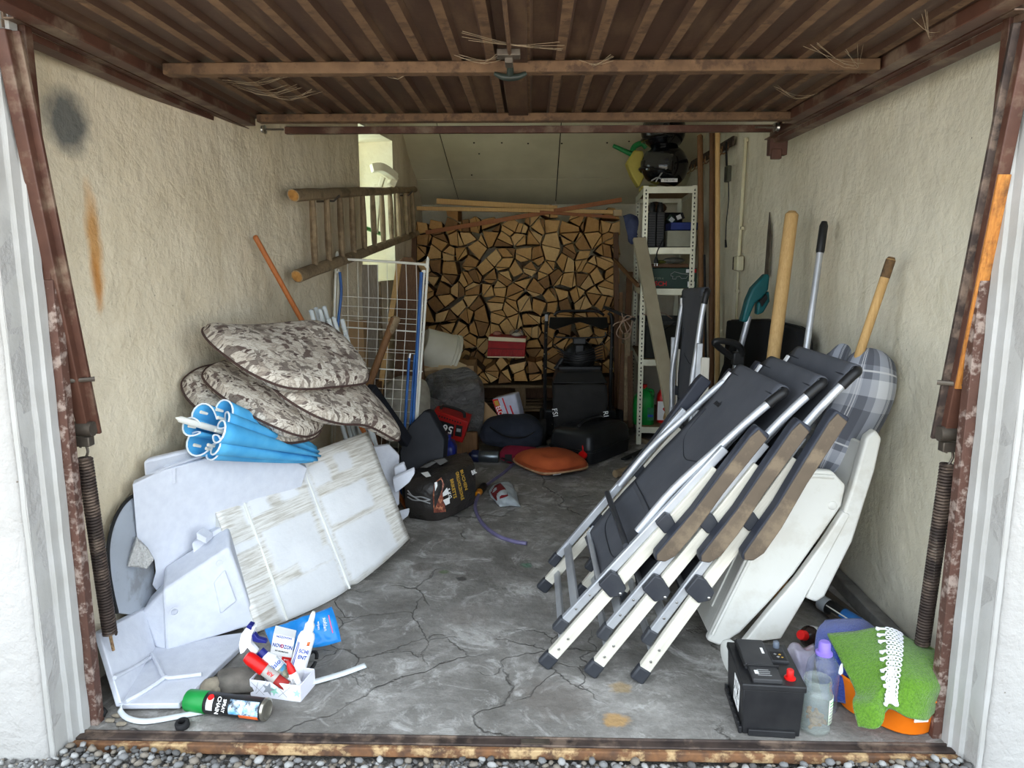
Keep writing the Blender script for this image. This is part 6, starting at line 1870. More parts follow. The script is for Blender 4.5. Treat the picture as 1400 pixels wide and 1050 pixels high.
rowsK = [[p + back_ * (math.sin(math.pi * i / 22) ** .5) * (math.sin(math.pi * (j + .01) / 30.02) ** .4) for j, p in enumerate(r_)] for i, r_ in enumerate(S)]
for r_ in rowsF + rowsK:
    for p in r_: p.z = max(p.z, .006)
b = B(); b.grid(rowsF); b.grid(rowsK); build('bag_body', b, M_BAGFILM, cb_, sharp=180)
def onb(x, y):      # a spot on the bag's face and a frame that follows it
    best = min(((i, j) for i in range(1, 22) for j in range(1, 30)), key=lambda q: (Vector(scr(rowsF[q[0]][q[1]])) - Vector((x, y))).length)
    i, j = best
    p = rowsF[i][j]
    n_ = (rowsF[i][j + 1] - rowsF[i][j - 1]).cross(rowsF[i + 1][j] - rowsF[i - 1][j]).normalized()
    if n_.dot(CAM - p) < 0: n_ = -n_
    return p + n_ * .003, n_
def scr(p):
    q = p - CAM; z = q.dot(_f)
    return (700 + FPX * q.dot(_r) / z, 525 - FPX * q.dot(_u) / z)
def on_bag(txt, x, y, dx, dy, size, m, **k):
    p, n_ = onb(x, y)
    t0 = P(x + dx, y + dy, p.y) - P(x, y, p.y)
    ex = (t0 - n_ * t0.dot(n_)).normalized()
    lettering(txt, size, frame(p + n_ * .004, ex, n_.cross(ex)), m, cb_, True, **k)
on_bag('BUCHEN', 633, 654, 5, 20, .030, M_GOLD_PRINT)
on_bag('GRILLHOLZKOHLE', 626, 662, 7, 24, .030, M_GOLD_PRINT, sx=.66)
on_bag('BRIKETTS', 618, 668, 6, 22, .030, M_GOLD_PRINT, sx=.9)
on_bag('5 KG', 613, 674, 5, 14, .028, M_WHITE_PRINT)
on_bag('BK', 646, 645, 14, -5, .035, M_WHITE_PRINT)
def patch_on(pts, m, nm, lift=.003):
    ps = []
    for x, y in pts:
        p, n_ = onb(x, y); ps.append(p + n_ * lift)
    b = B(); sheet(b, ps, (CAM - ps[0]).normalized() * .001); build(nm, b, m, cb_, smooth=False)
M_EMBER = mat('ember_picture', (150, 84, 64), (84, 48, 42), r=.4, s=50, c3=(196, 130, 96), s3=40)
patch_on([(593, 660), (603, 652), (606, 664), (604, 676), (610, 700), (594, 700), (592, 680)], M_EMBER, 'ember_picture')
patch_on([(594, 661), (598, 659), (599, 667), (595, 669)], M_WHITE_PRINT, 'round_seal', .006)
patch_on([(604, 674), (611, 666), (613, 676), (606, 680)], M_WHITE_PRINT, 'label', .006)
patch_on([(606, 684), (613, 681), (614, 686), (607, 689)], M_WHITE_PRINT, 'label', .006)
patch_on([(592, 630), (608, 626), (612, 634), (602, 638)], M_GREY_PRINT, 'label', .006)
patch_on([(577, 650), (584, 646), (588, 652), (582, 654)], M_WHITE_PRINT, 'label', .006)
patch_on([(576, 640), (590, 632), (596, 634), (584, 642)], M_GREY_PRINT, 'label', .006)
for k in range(3):
    ps = [onb(x, y + 3 * k)[0] for x, y in ((556, 672), (566, 678), (578, 680), (588, 681))]
    b = B(); b.tube(spline(ps, 10), .0035, 5); build('string', b, M_GREY_PRINT, cb_)

# ---- hose with yellow coupling, rag
M_HOSE = mat('lavender_hose', (112, 106, 138), (98, 92, 124), r=.35, s=18)
hz_ = .010
hose = [F(704, 632, hz_), F(690, 645, hz_), F(672, 658, hz_), F(660, 668, .02), F(652, 682, .02), F(650, 696, hz_), F(660, 716, hz_), F(680, 732, hz_), F(702, 740, hz_), F(720, 743, hz_)]
b = B(); b.tube(spline(hose, 60), .0105, 8); ho = tag(build('garden_hose', b, M_HOSE), 'lavender garden hose end with yellow coupling on the floor', 'hose')
M_YEL = mat('yellow_coupling', (226, 150, 30), (206, 130, 24), r=.4, s=20)
a, c = F(653, 676, .024), F(662, 663, .026); mx = along(a, c); LL = (c - a).length
b = B(); b.lathe([(.013, 0), (.018, .004), (.020, LL * .30), (.018, LL * .32)], 16, mx); build('coupling', b, M_YEL, ho, label='yellow coupling')
b = B(); b.lathe([(.022, LL * .30), (.025, LL * .4), (.024, LL * .9), (.016, LL), (0, LL)], 16, mx); build('coupling_body', b, M_BLACK_PLASTIC, ho)
M_RAG = mat('pale_rag', (176, 182, 184), (150, 157, 160), r=.9, s=16, bump=.3, bs=60)
M_REDRAG = mat('dark_red_rag', (120, 30, 34), (100, 22, 26), r=.9, s=16, bump=.3, bs=60)
o, S = cloth('rag', [[F(668, 672, .012), F(676, 662, .05), F(690, 658, .06), F(702, 664, .03)], [F(672, 680, .02), F(684, 672, .07), F(698, 668, .06), F(706, 676, .03)], [F(680, 688, .012), F(690, 684, .05), F(702, 682, .05), F(710, 688, .02)], [F(684, 692, .008), F(696, 692, .012), F(706, 693, .012), F(712, 692, .008)]], 18, 18, .004, M_RAG, None, .010, 16)
tag(o, 'crumpled pale rag with dark red patch on the concrete floor', 'rag')
red_rows = [[S[i][j] + (CAM - S[i][j]).normalized() * .006 for j in range(1, 10)] for i in range(1, 11)]
b = B(); b.grid(red_rows); build('red_patch', b, M_REDRAG, o, solid=.003, sharp=180)

# ---- pack with red stripes, holdall, steel flask, cushion, bags
pk = [P(684, 580, 5.36), P(713, 575, 5.42), P(704, 538, 5.46), P(672, 546, 5.40)]
t = thing('roll_pack', 'clear-wrapped pack with red stripes leaning before the firewood', 'pack', tuple(pk[0]))
M_PACKW = mat('pack_film', (196, 198, 214), (172, 174, 192), r=.2, s=14, bump=.3, bs=30)
b = B(); sheet(b, pk, (.03, .12, .0)); build('pack_body', b, M_PACKW, t, bevel=.012, seg=3)
ex, ey = (pk[1] - pk[0]).normalized(), (pk[3] - pk[0]).normalized(); nn_ = ex.cross(ey).normalized()
if nn_.dot(CAM - pk[0]) < 0: nn_ = -nn_
wq, hq = (pk[1] - pk[0]).length, (pk[3] - pk[0]).length
def onk(u, v, e=.004): return pk[0] + ex * wq * u + ey * hq * v + nn_ * e
for u0, u1 in ((.02, .28), (.46, .52), (.68, .75)):
    b = B(); sheet(b, [onk(u0, .02), onk(u1, .02), onk(u1, .98), onk(u0, .98)], nn_ * .002); build('red_stripe', b, M_RED_PRINT, t)
lettering('ELOXX', .052, frame(onk(.15, .36, .0075), -ey, ex), M_WHITE_PRINT, t, True, sx=.8)
b = B(); sheet(b, [onk(.06, .72, .007), onk(.24, .72, .007), onk(.24, .92, .007), onk(.06, .92, .007)], nn_ * .001); build('emblem', b, M_GOLD_PRINT, t)
b = B(); sheet(b, [P(666, 578, 5.34), P(684, 573, 5.34), P(684, 581, 5.30), P(668, 582, 5.30)], (0, .05, 0)); tag(build('carton_piece', b, M_WHITE_PRINT), 'white lettered carton scrap beside the red-striped pack', 'carton')
M_NAVYBAG = mat('dark_navy_cloth', (30, 34, 44), (40, 44, 54), r=.9, s=9, bump=.5, bs=24, bd=.012)
hb = thing('holdall', 'dark navy holdall slumped on the floor before the firewood', 'bag', tuple(F(696, 615)))
b, e = puff([[P(662, 578, 5.35), P(690, 572, 5.45), P(722, 574, 5.45), P(740, 582, 5.4)], [P(656, 592, 5.15), P(690, 584, 5.2), P(722, 586, 5.2), P(742, 596, 5.2)], [P(658, 610, 5.12), P(690, 612, 5.1), P(722, 614, 5.1), P(738, 612, 5.2)]], .075, 18, 22, 3, .5, 7)
for p in b.v: p.z = max(p.z, .004)
build('bag_body', b, M_NAVYBAG, hb)
b = B(); b.tube(spline([P(670, 584, 5.10), P(690, 596, 5.02), P(715, 598, 5.02), P(732, 590, 5.12)], 16), .010, 6, sx=.4); build('strap', b, M_BLACK_MATT, hb)
a, c = F(640, 619, .042), F(682, 620, .042)
a.y = 5.02; c.y = 5.0; a.x = P(641, 616, 5.02).x; c.x = P(682, 618, 5.0).x
mx = along(c, a); LL = (c - a).length
t = thing('steel_flask', 'grey steel flask with dark blue cap lying behind the charcoal bag', 'flask', (a.x, a.y, 0))
b = B(); b.lathe([(0, 0), (.038, 0), (.041, .004), (.041, LL * .62), (.036, LL * .68), (0, LL * .68)], 24, mx); build('body', b, mat('grey_steel_flask', (120, 126, 130), (98, 104, 108), r=.3, m=.8, s=12), t)
b = B(); b.lathe([(.040, LL * .66), (.045, LL * .70), (.044, LL * .88), (.030, LL * .93), (.022, LL), (0, LL)], 24, mx); build('cap', b, plain('dark_blue_cap', (24, 30, 62), .3), t, label='dark blue cap')
M_BURG = mat('burgundy_cloth', (132, 26, 52), (110, 20, 42), r=.85, s=12, bump=.2, bs=90)
t = thing('burgundy_bag', 'burgundy cloth bag with black strap lying behind the orange cushion', 'bag', tuple(F(708, 632)))
b, e = puff([[P(688, 612, 5.16), P(712, 609, 5.22), P(734, 612, 5.2)], [P(683, 620, 5.02), P(710, 618, 5.05), P(736, 620, 5.08)], [P(684, 630, 4.98), P(706, 634, 4.96), P(730, 628, 5.0)]], .035, 14, 18, 4, .2, 8)
for p in b.v: p.z = max(p.z, .004)
build('bag_body', b, M_BURG, t)
b = B(); b.tube(spline([P(686, 626, 4.93), P(694, 629, 4.91), P(703, 632, 4.88), P(707, 634, 4.87)], 12), .010, 6, sx=.5); b.box(P(695, 626, 4.92), (.05, .012, .05)); build('strap', b, M_BLACK_MATT, t, bevel=.003)
M_RUST_CUSH = mat('rust_orange_cord', (176, 84, 42), (154, 68, 34), r=.9, s=7, bump=.35, bs=120)
t = thing('orange_cushion', 'rust orange seat cushion lying flat on the concrete floor', 'cushion', tuple(F(755, 650)))
cc = [[F(716, 622, .06), F(745, 617, .065), F(782, 619, .06)], [F(703, 630, .05), F(752, 630, .11), F(800, 632, .06)], [F(738, 650, .03), F(772, 645, .05), F(806, 640, .04)]]
tf = lambda u, v: 1 - .55 * math.exp(-((u - .5) ** 2 + (v - .5) ** 2) / .012)
b, e = puff(cc, .052, 24, 28, 4, .12, 9, tf)
for p in b.v: p.z = max(p.z, .004)
build('pad', b, M_RUST_CUSH, t)
b = B(); b.tube(e, .008, 6, closed=True)
for p in b.v: p.z = max(p.z, .003)
build('pale_border', b, mat('pale_cushion_border', (176, 140, 106), (150, 112, 80), r=.9, s=40), t)
b = B(); sheet(b, [F(757, 645, .042), F(768, 643, .042), F(767, 648, .014), F(756, 650, .014)], (0, -.003, 0)); build('care_tag', b, M_WHITE_PRINT, t)
# black jerrycan
j0, j1, j2 = F(808, 638), F(766, 622), F(862, 616)
t = thing('jerrycan', 'black jerrycan lying on its side with red screw cap', 'canister', tuple(j0))
u1, u2 = (j1 - j0), (j2 - j0)
ang_ = frame(j0, u2, u1)
hx, hy_ = u2.length, u1.length * 1.0
b = B(); rg = []
M_JERRY = mat('black_jerrycan', (24, 25, 27), (34, 35, 37), r=.38, s=8)
for z, g in ((0, -.015), (.010, 0), (.085, .004), (.19, -.004), (.215, -.018), (.235, -.05)):
    rg.append([V(hx / 2 + p[0], hy_ / 2 + p[1], z) for p in rrect(hx + 2 * g, hy_ + 2 * g, .05, 4)])
b.grid(rg, wv=True, uv=False); b.f.append(tuple(range(len(rg[0])))); b.m.append(0); b.f.append(tuple(len(b.v) - len(rg[0]) + i for i in range(len(rg[0])))); b.m.append(0)
b.v = [ang_ @ p for p in b.v]; build('body', b, M_JERRY, t)
b = B(); b.grid([[ang_ @ V(hx / 2 + p[0], hy_ / 2 + p[1], z) for p in rrect(hx + 2 * g, hy_ + 2 * g, .05, 4)] for z, g in ((.088, .003), (.092, .010), (.104, .010), (.108, .003))], wv=True, uv=False); build('seam', b, M_JERRY, t)
cp = P(799, 618, j0.y + .05); fd = (ang_.to_3x3() @ V(-1, 0, 0)).normalized()
cp = ang_ @ V(-.002, .06, .075)
b = B(); b.lathe([(.030, 0), (.030, .022), (.026, .028), (0, .028)], 18, along(cp, cp + fd)); build('cap', b, M_RED_PLASTIC, t, label='red screw cap')
b = B(); b.tube(spline([cp + fd * .012 + V(0, 0, .03), cp + V(0, .03, .07) + fd * .01, cp + V(0, .09, .075), cp + V(0, .13, .05)], 14), .005, 6); build('cap_tether', b, M_RED_PLASTIC, t)
b = B(); b.tube(spline([ang_ @ V(hx * .2, hy_ * .5, .228), ang_ @ V(hx * .3, hy_ * .5, .262), ang_ @ V(hx * .7, hy_ * .5, .262), ang_ @ V(hx * .8, hy_ * .5, .228)], 14), .016, 8); build('carry_handle', b, M_JERRY, t)
b = B(); sheet(b, [F(746, 604, .02), F(766, 598, .05), F(768, 608, .05), F(752, 612, .015)], (0, .01, .006)); tag(build('paper_scrap', b, mat('grey_paper', (158, 152, 140), (136, 130, 118), r=.9, s=20)), 'crumpled grey paper scrap between holdall and jerrycan', 'paper')

# ---- red toolbox on the low stack
tb_ = [P(666, 489, 5.97), P(717, 494, 5.95), P(719, 462, 5.95), P(668, 459, 5.97)]
t = thing('toolbox', 'red plastic toolbox with cream edges on the low firewood stack', 'toolbox', tuple(tb_[0]))
off = V(.01, .20, 0)
zb_ = lz1 + .004
for p in tb_[:2]: p.z = max(p.z, zb_)
def strip(v0, v1, m, nm, lift=0):
    a, b_ = tb_[0].lerp(tb_[3], v0), tb_[1].lerp(tb_[2], v0); c, d = tb_[1].lerp(tb_[2], v1), tb_[0].lerp(tb_[3], v1)
    bb = B(); l = V(0, -lift, 0); sheet(bb, [a + l, b_ + l, c + l, d + l], off + V(0, lift, 0)); build(nm, bb, m, t, bevel=.003)
M_TBRED = mat('toolbox_red', (150, 14, 12), (126, 10, 10), r=.6, s=16)
M_CREAM = plain('cream_plastic', (206, 192, 156), .45)
strip(.06, .78, M_TBRED, 'body'); strip(.0, .06, M_CREAM, 'base_edge', .004); strip(.78, .97, M_CREAM, 'rim', .004); strip(.40, .45, plain('dark_red_plastic', (96, 12, 12), .5), 'drawer_gap', .001); strip(.97, 1.0, M_TBRED, 'lid', .006)
for k in range(7):  # glints on the drawer fronts, painted as slanting pinkish strips
    a = tb_[0].lerp(tb_[3], .12).lerp(tb_[1].lerp(tb_[2], .12), .08 + .14 * k) + V(0, -.004, 0); c = a + V(.012, 0, .05)
    b = B(); b.tube([a, c], .003, 5); build('drawer_glint', b, plain('pinkish_glint', (150, 50, 44), .5), t)
cj = P(706, 456, 6.05); cj.z = tb_[2].z + .002
t2 = thing('clear_tub', 'clear plastic container standing on the red toolbox', 'container', tuple(cj))
b = B(); b.lathe([(0, 0), (.055, 0), (.058, .006), (.060, .03), (.052, .05), (.035, .058)], 22, Matrix.Translation(cj)); build('body', b, M_PETE, t2)
b = B(); b.ball(cj + V(0, 0, .016), (.042, .042, .014), 12); build('contents', b, M_CREAM, t2)
b = B(); b.ball(P(680, 457, 6.05) + V(0, 0, .006), (.04, .03, .022), 12); b.v = [V(p.x, p.y, max(p.z, tb_[2].z + .001)) for p in b.v]; tag(build('glove_bundle', b, mat('pinkish_cloth', (150, 100, 84), (120, 76, 62), r=.9, s=30)), 'pinkish cloth bundle on the left of the red toolbox', 'cloth')

# ---- lawn mower stored with its handle up, catcher in front
YM = 5.55
mw = thing('lawn_mower', 'black lawn mower with grass catcher stored before the firewood', 'lawn mower', tuple(V(P(792, 600, YM).x, YM, 0)))
def mp_(x, y, dy=0): return P(x, y, YM + dy)
def mpart(nm, b, m, **k): return build(nm, b, m, mw, **k)
M_MOWER = mat('mower_black', (15, 15, 16), (23, 23, 24), r=.38, s=9)
M_CATCH = mat('catcher_cloth', (30, 29, 28), (38, 37, 36), r=.8, s=7, bump=.5, bs=10, bd=.02)
for sx in (746, 836):
    b = B(); b.tube(spline([mp_(sx + (0 if sx < 800 else -2), 600, .05), mp_(sx - 1, 520, .05), mp_(sx + 1, 440, .1), mp_(sx + (4 if sx < 800 else -4), 428, .12)], 14), .014, 8); mpart('handle_tube', b, M_MOWER)
b = B(); b.tube(spline([mp_(757, 431, .12), mp_(765, 426, .12), mp_(790, 425, .12), mp_(816, 426, .12), mp_(826, 431, .12)], 20), .010, 8); mpart('grip_bar', b, M_MOWER)
b = B(); sheet(b, [mp_(752, 434, .10), mp_(830, 434, .10), mp_(832, 448, .06), mp_(824, 450, .05), mp_(792, 440, .05), mp_(758, 451, .05), mp_(750, 448, .06)], (0, .05, 0)); mpart('handle_panel', b, M_MOWER, bevel=.006)
b = B(); b.tube(spline([mp_(758, 455, .04), mp_(764, 461, .04), mp_(822, 461, .04), mp_(828, 454, .04)], 16), .006, 7); mpart('switch_bar', b, M_MOWER)
b = B(); b.box(mp_(792, 466, .08), (.10, .06, .05)); b.box(mp_(792, 478, .10), (.07, .06, .08)); mpart('switch_box', b, M_BLACK_PLASTIC, bevel=.008)
b = B(); b.lathe([(0, 0), (.05, .0), (.10, .02), (.125, .06), (.13, .14), (0, .14)], 24, along(mp_(792, 488, .10), mp_(792, 488, .30))); mpart('engine_cover', b, M_MOWER)
b = B(); b.box(mp_(792, 502, .20), (.34, .20, .05)); mpart('engine_base', b, M_MOWER, bevel=.012)
b = B(); b.tube([mp_(770, 490, .2), mp_(760, 505, .2)], .022, 10); mpart('filler_neck', b, M_MOWER)
b = B(); sheet(b, [mp_(762, 508, -.02), mp_(822, 508, -.02), mp_(831, 524, -.10), mp_(756, 524, -.10)], (0, .22, .0)); mpart('catcher_lid', b, mat('catcher_lid', (30, 30, 31), (38, 38, 39), r=.4, s=12), bevel=.008)
cs = [[mp_(758, 526, -.10), mp_(780, 525, -.12), mp_(806, 525, -.12), mp_(829, 526, -.10)],
      [mp_(756, 550, -.12), mp_(780, 548, -.16), mp_(806, 548, -.16), mp_(831, 550, -.12)],
      [mp_(757, 572, -.12), mp_(780, 572, -.14), mp_(806, 568, -.14), mp_(830, 566, -.12)],
      [mp_(763, 587, -.10), mp_(784, 582, -.10), mp_(808, 576, -.10), mp_(829, 568, -.09)]]
o, S = cloth('catcher_bag', cs, 18, 20, .006, M_CATCH, mw, .008, 9)
b = B(); b.tube(S[-1], .006, 6); mpart('catcher_hem', b, M_BLACK_PLASTIC)
b = B(); sheet(b, [mp_(756, 528, -.06), mp_(829, 528, -.06), mp_(829, 588, -.06), mp_(758, 592, -.06)], (0, .3, 0)); mpart('catcher_frame', b, M_BLACK_MATT, bevel=.005)
for txt, x, y in (('FSI', 758.5, 564), ('RI', 828, 566)):
    p = mp_(x, y, -.175); lettering(txt, .055, frame(p, (P(x + 3, y + 20, 5.4) - P(x, y, 5.4)), V(1, 0, .2)), M_WHITE_PRINT, mw)
b = B(); sheet(b, [mp_(744, 560, .0), mp_(842, 560, .0), mp_(850, 598, .05), mp_(738, 598, .05)], (0, .40, 0)); mpart('deck', b, M_MOWER, bevel=.02)
for x in (742, 846):
    for dy in (-.02, .42):
        c_ = V(mp_(x, 590, dy).x, YM + dy, .10); b = B(); b.lathe([(.03, -.025), (.095, -.025), (.10, -.018), (.10, .018), (.095, .025), (.03, .025)], 24, along(c_ - V(.0, 0, 0), c_ + V(1, 0, 0))); mpart('wheel', b, M_RUBBER)
for (x, y) in ((747, 455), (747, 462), (749, 475), (744, 484), (750, 484), (837, 454), (837, 475), (834, 504), (838, 504), (746, 504), (755, 580), (753, 574)):
    b = B(); b.ball(mp_(x, y, .03), .006, 8); mpart('bolt', b, M_STEEL)
b = B(); sheet(b, [mp_(745, 430, .06), mp_(749, 430, .06), mp_(749, 439, .06), mp_(745, 439, .06)], (0, .01, 0)); mpart('label', b, M_GREY_PRINT)
for k in range(6):
    b = B(); b.tube(spline([mp_(756 + 3 * k, 470 + 5 * k, .05), mp_(775 + 4 * k, 482 + 3 * k, .03), mp_(800, 480 + 3 * k, .02), mp_(824, 470 + 4 * k, .05)], 16), .004, 5); mpart('cable', b, M_RUBBER)

# ---- metal shelf
M_SHELF = mat('galvanised_shelf', (214, 212, 190), (196, 194, 172), r=.4, m=.25, s=10)
M_HOLE = plain('dark_slot_hole', (34, 32, 28), .9)
M_CHIP = mat('chipboard', (150, 124, 88), (132, 106, 74), r=.9, s=40)
FLp, FRp = P(876, 400, 5.55), P(947, 400, 5.55)
ax = V(FRp.x - FLp.x, 0, 0); wS = ax.x
rot = rad(-4.5)
s0 = V(FLp.x, 5.55, 0)
mS = Matrix.Translation(s0) @ Matrix.Rotation(rot, 4, 'Z')
dS = .92
HS = P(876, 254, 5.55).z
sh_ = thing('metal_shelf', 'galvanised metal shelf with slotted posts standing at the right wall', 'shelf', mx=mS)
def slb(nm, b, m, par=sh_, **k): return build(nm, b, m, par, local=True, **k)
pw = .036
for (x, y, sx, sy) in ((0, 0, 1, 1), (wS, 0, -1, 1), (0, dS, 1, -1), (wS, dS, -1, -1)):
    b = B(); b.box((x + sx * pw / 2, y, HS / 2), (pw, .003, HS)); b.box((x, y + sy * pw / 2, HS / 2), (.003, pw, HS))
    po = slb('post', b, M_SHELF)
    if sy > 0 or sx > 0:
        b = B(); k = 0; z = HS - .03
        while z > .04:
            up_ = 1 if k % 2 == 0 else -1; r_ = .0095
            for rep in range(1 if k % 2 == 0 else 2):
                zz = z - rep * .030
                cx_ = x + sx * pw * .52
                tri = [V(cx_ - r_ * .75, y - .0022, zz - up_ * r_), V(cx_ + r_ * .75, y - .0022, zz - up_ * r_), V(cx_, y - .0022, zz + up_ * r_)]
                sheet(b, tri, (0, -.0006, 0))
            z -= .032 if k % 2 == 0 else .062; k += 1
        slb('slot', b, M_HOLE, po, smooth=False)['kind'] = 'stuff'
levels = [HS - .02, P(900, 341, 5.55).z, P(900, 397, 5.55).z, P(900, 494, 5.55).z, P(900, 586, 5.55).z]
for z in levels:
    s_ = B(); s_.box((wS / 2, dS / 2, z + .008), (wS - .006, dS - .006, .012)); st_ = slb('shelf_board', s_, M_CHIP)
    for (c, sz) in (((wS / 2, .0025, z - .010), (wS - .004, .004, .048)), ((wS / 2, dS - .0025, z - .010), (wS - .004, .004, .048)), ((.0025, dS / 2, z - .010), (.004, dS - .004, .048)), ((wS - .0025, dS / 2, z - .010), (.004, dS - .004, .048))):
        b = B(); b.box(c, sz); slb('beam', b, M_SHELF, bevel=.001)
def SH(x, y, z): return mS @ V(x, y, z)
# helmets on top
M_HELM = plain('gloss_black_helmet', (12, 13, 18), .12); M_HELM.node_tree.nodes['Principled BSDF'].inputs['Coat Weight'].default_value = .6
M_VISOR = glass('smoke_visor', (120, 120, 116), .05, 1.5, .25)
def helmet(c, s, label, low):
    t = thing('motorcycle_helmet', label, 'helmet', tuple(c))
    mrot = Matrix.Rotation(rad(12 if low else -4), 3, 'Y')
    b = B(); n, m_ = 28, 18
    vs = []
    for i in range(m_ + 1):
        th = .12 + (math.pi * .80 - .12) * i / m_
        for k in range(n):
            ph = 2 * math.pi * k / n
            d = V(math.sin(th) * math.cos(ph), math.sin(th) * math.sin(ph), math.cos(th))
            face = max(0, -d.x)
            r = 1 + .12 * face * (1 if d.z < 0 else .2)
            vs.append(c + mrot @ V(d.x * .140 * r * s, d.y * .118 * s, (.135 + d.z * .135) * s))
    fs = [(i * n + k, i * n + (k + 1) % n, (i + 1) * n + (k + 1) % n, (i + 1) * n + k) for i in range(m_) for k in range(n)]
    fs.append(tuple(range(n))); fs.append(tuple(m_ * n + k for k in range(n))[::-1])
    b.add(vs, fs); build('shell', b, M_HELM, t)
    b = B(); rows = []
    for i in range(9):
        th = math.pi * (.36 + .24 * i / 8)
        rows.append([c + mrot @ V(-math.sin(th) * math.cos(a) * .150 * s, math.sin(th) * math.sin(a) * .126 * s, (.135 + math.cos(th) * .14) * s) for a in [rad(-95 + 190 * q / 22) for q in range(23)]])
    b.grid(rows); build('visor', b, M_VISOR, t, solid=.003)
    b = B(); b.tube([c + mrot @ V(-.150 * s * math.cos(a), .128 * s * math.sin(a), .085 * s) for a in [rad(-100 + 200 * q / 22) for q in range(23)]], .012 * s, 8); build('chin_trim', b, M_HELM, t)
    b = B(); b.lathe([(.016, 0), (.016, .006), (0, .008)], 14, along(c + mrot @ V(-.02, -.120 * s, .15 * s), c + mrot @ V(-.02, -1, .15 * s))); build('visor_pivot', b, M_BLACK_PLASTIC, t)
    return t, mrot
hc = SH(wS * .34, .13, levels[0] + .0145)
t, mr = helmet(hc, 1.2, 'glossy black motorcycle helmet standing on the metal shelf top', True)
b = B(); pb_ = hc + mr @ V(.03, -.135, .05)
b.box(pb_, (.12, .006, .026)); build('sticker', b, M_WHITE_PRINT, t)
lettering('TAZ 13 B1', .018, frame(pb_ + V(0, -.0045, 0), (1, 0, 0), (0, 0, 1)), M_BLACK_PRINT, t)
b = B(); b.tube(spline([hc + V(-.06, -.142, .03), hc + V(-.02, -.15, .09), hc + V(.02, -.145, .13)], 10), .006, 6, sx=.5); b.tube(spline([hc + V(-.09, -.135, .04), hc + V(-.05, -.15, .06), hc + V(-.02, -.145, .05)], 8), .005, 6); build('decal', b, M_GREY_PRINT, t)
hc2 = hc + V(.03, .01, .262)
helmet(hc2, 1.12, 'glossy black motorcycle helmet stacked upon the other helmet', False)
# yellow watering can with green spout
M_YCAN = mat('yellow_can', (190, 176, 84), (172, 158, 70), r=.5, s=6)
M_GSPOUT = plain('green_spout', (28, 120, 62), .4)
wcn = SH(.03, .40, levels[0] + .0145)
t = thing('yellow_canister', 'yellow canister with green pouring spout behind the helmets', 'canister', tuple(wcn))
pl_ = [P(857, 222, 5.88), P(867, 205, 5.88), P(880, 206, 5.88), P(882, 240, 5.88), P(874, 256, 5.88), P(864, 240, 5.88)]
b = B(); sheet(b, pl_, (0, .14, 0)); build('body', b, M_YCAN, t, bevel=.012)
b = B(); b.box(wcn + V(.03, .0, .02), (.12, .16, .04)); build('base', b, M_YCAN, t, bevel=.01)
b = B(); b.tube([P(866, 212, 5.92), P(838, 199, 5.92)], [.022, .014], 12); build('spout', b, M_GSPOUT, t)
b = B(); b.tube(spline([P(864, 208, 5.94), P(868, 200, 5.94), P(878, 196, 5.94), P(884, 202, 5.94)], 12), .022, 10); build('spout_elbow', b, M_GSPOUT, t)

# second shelf: black cell racks, blue box, grey bin, bits
M_BLK = M_BLACK_PLASTIC
z2 = levels[1] + .016
def local_thing(name, label, cat, x, y, z): return thing(name, label, cat, tuple(SH(x, y, z)))
t = local_thing('ribbed_rack', 'black ribbed plastic rack standing on the second shelf', 'rack', .07, .12, z2)
for k in range(2):
    b = B(); b.box(SH(.072 + .062 * k, .12, z2 + .13), (.056, .10, .26)); build('column', b, M_BLK, t, bevel=.004)
    for q in range(13):
        b = B(); b.box(SH(.072 + .062 * k, .066, z2 + .02 + .018 * q), (.048, .010, .007)); build('fin', b, mat('dark_grey_fin', (62, 62, 64), (52, 52, 54), r=.4, s=20) if (k == 0 and q == 0) else bpy.data.materials['dark_grey_fin'], t)
for k in range(2):
    b = B(); b.lathe([(.022, 0), (.024, .01), (.024, .05), (.016, .06), (.016, .07), (0, .07)], 16, Matrix.Translation(SH(.075 + .06 * k, .12, z2 + .262))); build('knob', b, M_BLK, t)
bx0 = B(); bx0.box(SH(.285, .17, z2 + .062), (.22, .26, .12)); tag(build('grey_bin', bx0, mat('grey_bin', (150, 150, 134), (136, 136, 120), r=.5, s=8), bevel=.006), 'grey plastic bin on the second shelf under the blue box', 'bin')
bx0 = B(); bx0.box(SH(.30, .16, z2 + .154), (.20, .22, .056)); tag(build('blue_box', bx0, mat('blue_box', (30, 50, 120), (26, 42, 104), r=.5, s=8), bevel=.005), 'dark blue flat box on top of the grey bin', 'box')
b = B(); b.lathe([(0, 0), (.03, 0), (.034, .10), (.028, .115), (.012, .12), (0, .12)], 18, Matrix.Translation(SH(.185, .36, z2))); tag(build('pale_bottle', b, M_CREAM), 'pale bottle half hidden behind the ribbed rack', 'bottle')
b = B(); b.box(SH(.24, .55, z2 + .14), (.20, .16, .28)); tag(build('dark_box', b, M_BLACK_MATT, bevel=.006), 'dark box at the back of the second shelf', 'box')
for i, (x, z_, r_) in enumerate(((.245, .215, .7), (.30, .235, -.4))):
    b = B(); c_ = SH(x, .34, z2 + z_); mrr = Matrix.Rotation(r_, 3, 'Y'); b.box(c_, (.075, .05, .05), mrr)
    g = tag(build('small_carton', b, M_BLACK_MATT if i else mat('dark_green_carton', (40, 62, 50), (32, 50, 42), r=.6, s=10), bevel=.002), ('small dark green carton with white label above the blue box', 'small dark carton with white label behind the blue box')[i], 'carton')
    b = B(); b.box(c_ + V(-.004, -.027, 0), (.036, .002, .034), mrr); build('label', b, M_WHITE_PRINT, g)
b = B(); b.box(SH(.25, .40, z2 + .10), (.28, .10, .20)); tag(build('dark_case', b, M_BLACK_MATT, bevel=.006), 'dark case filling the second shelf behind the grey bin', 'case')
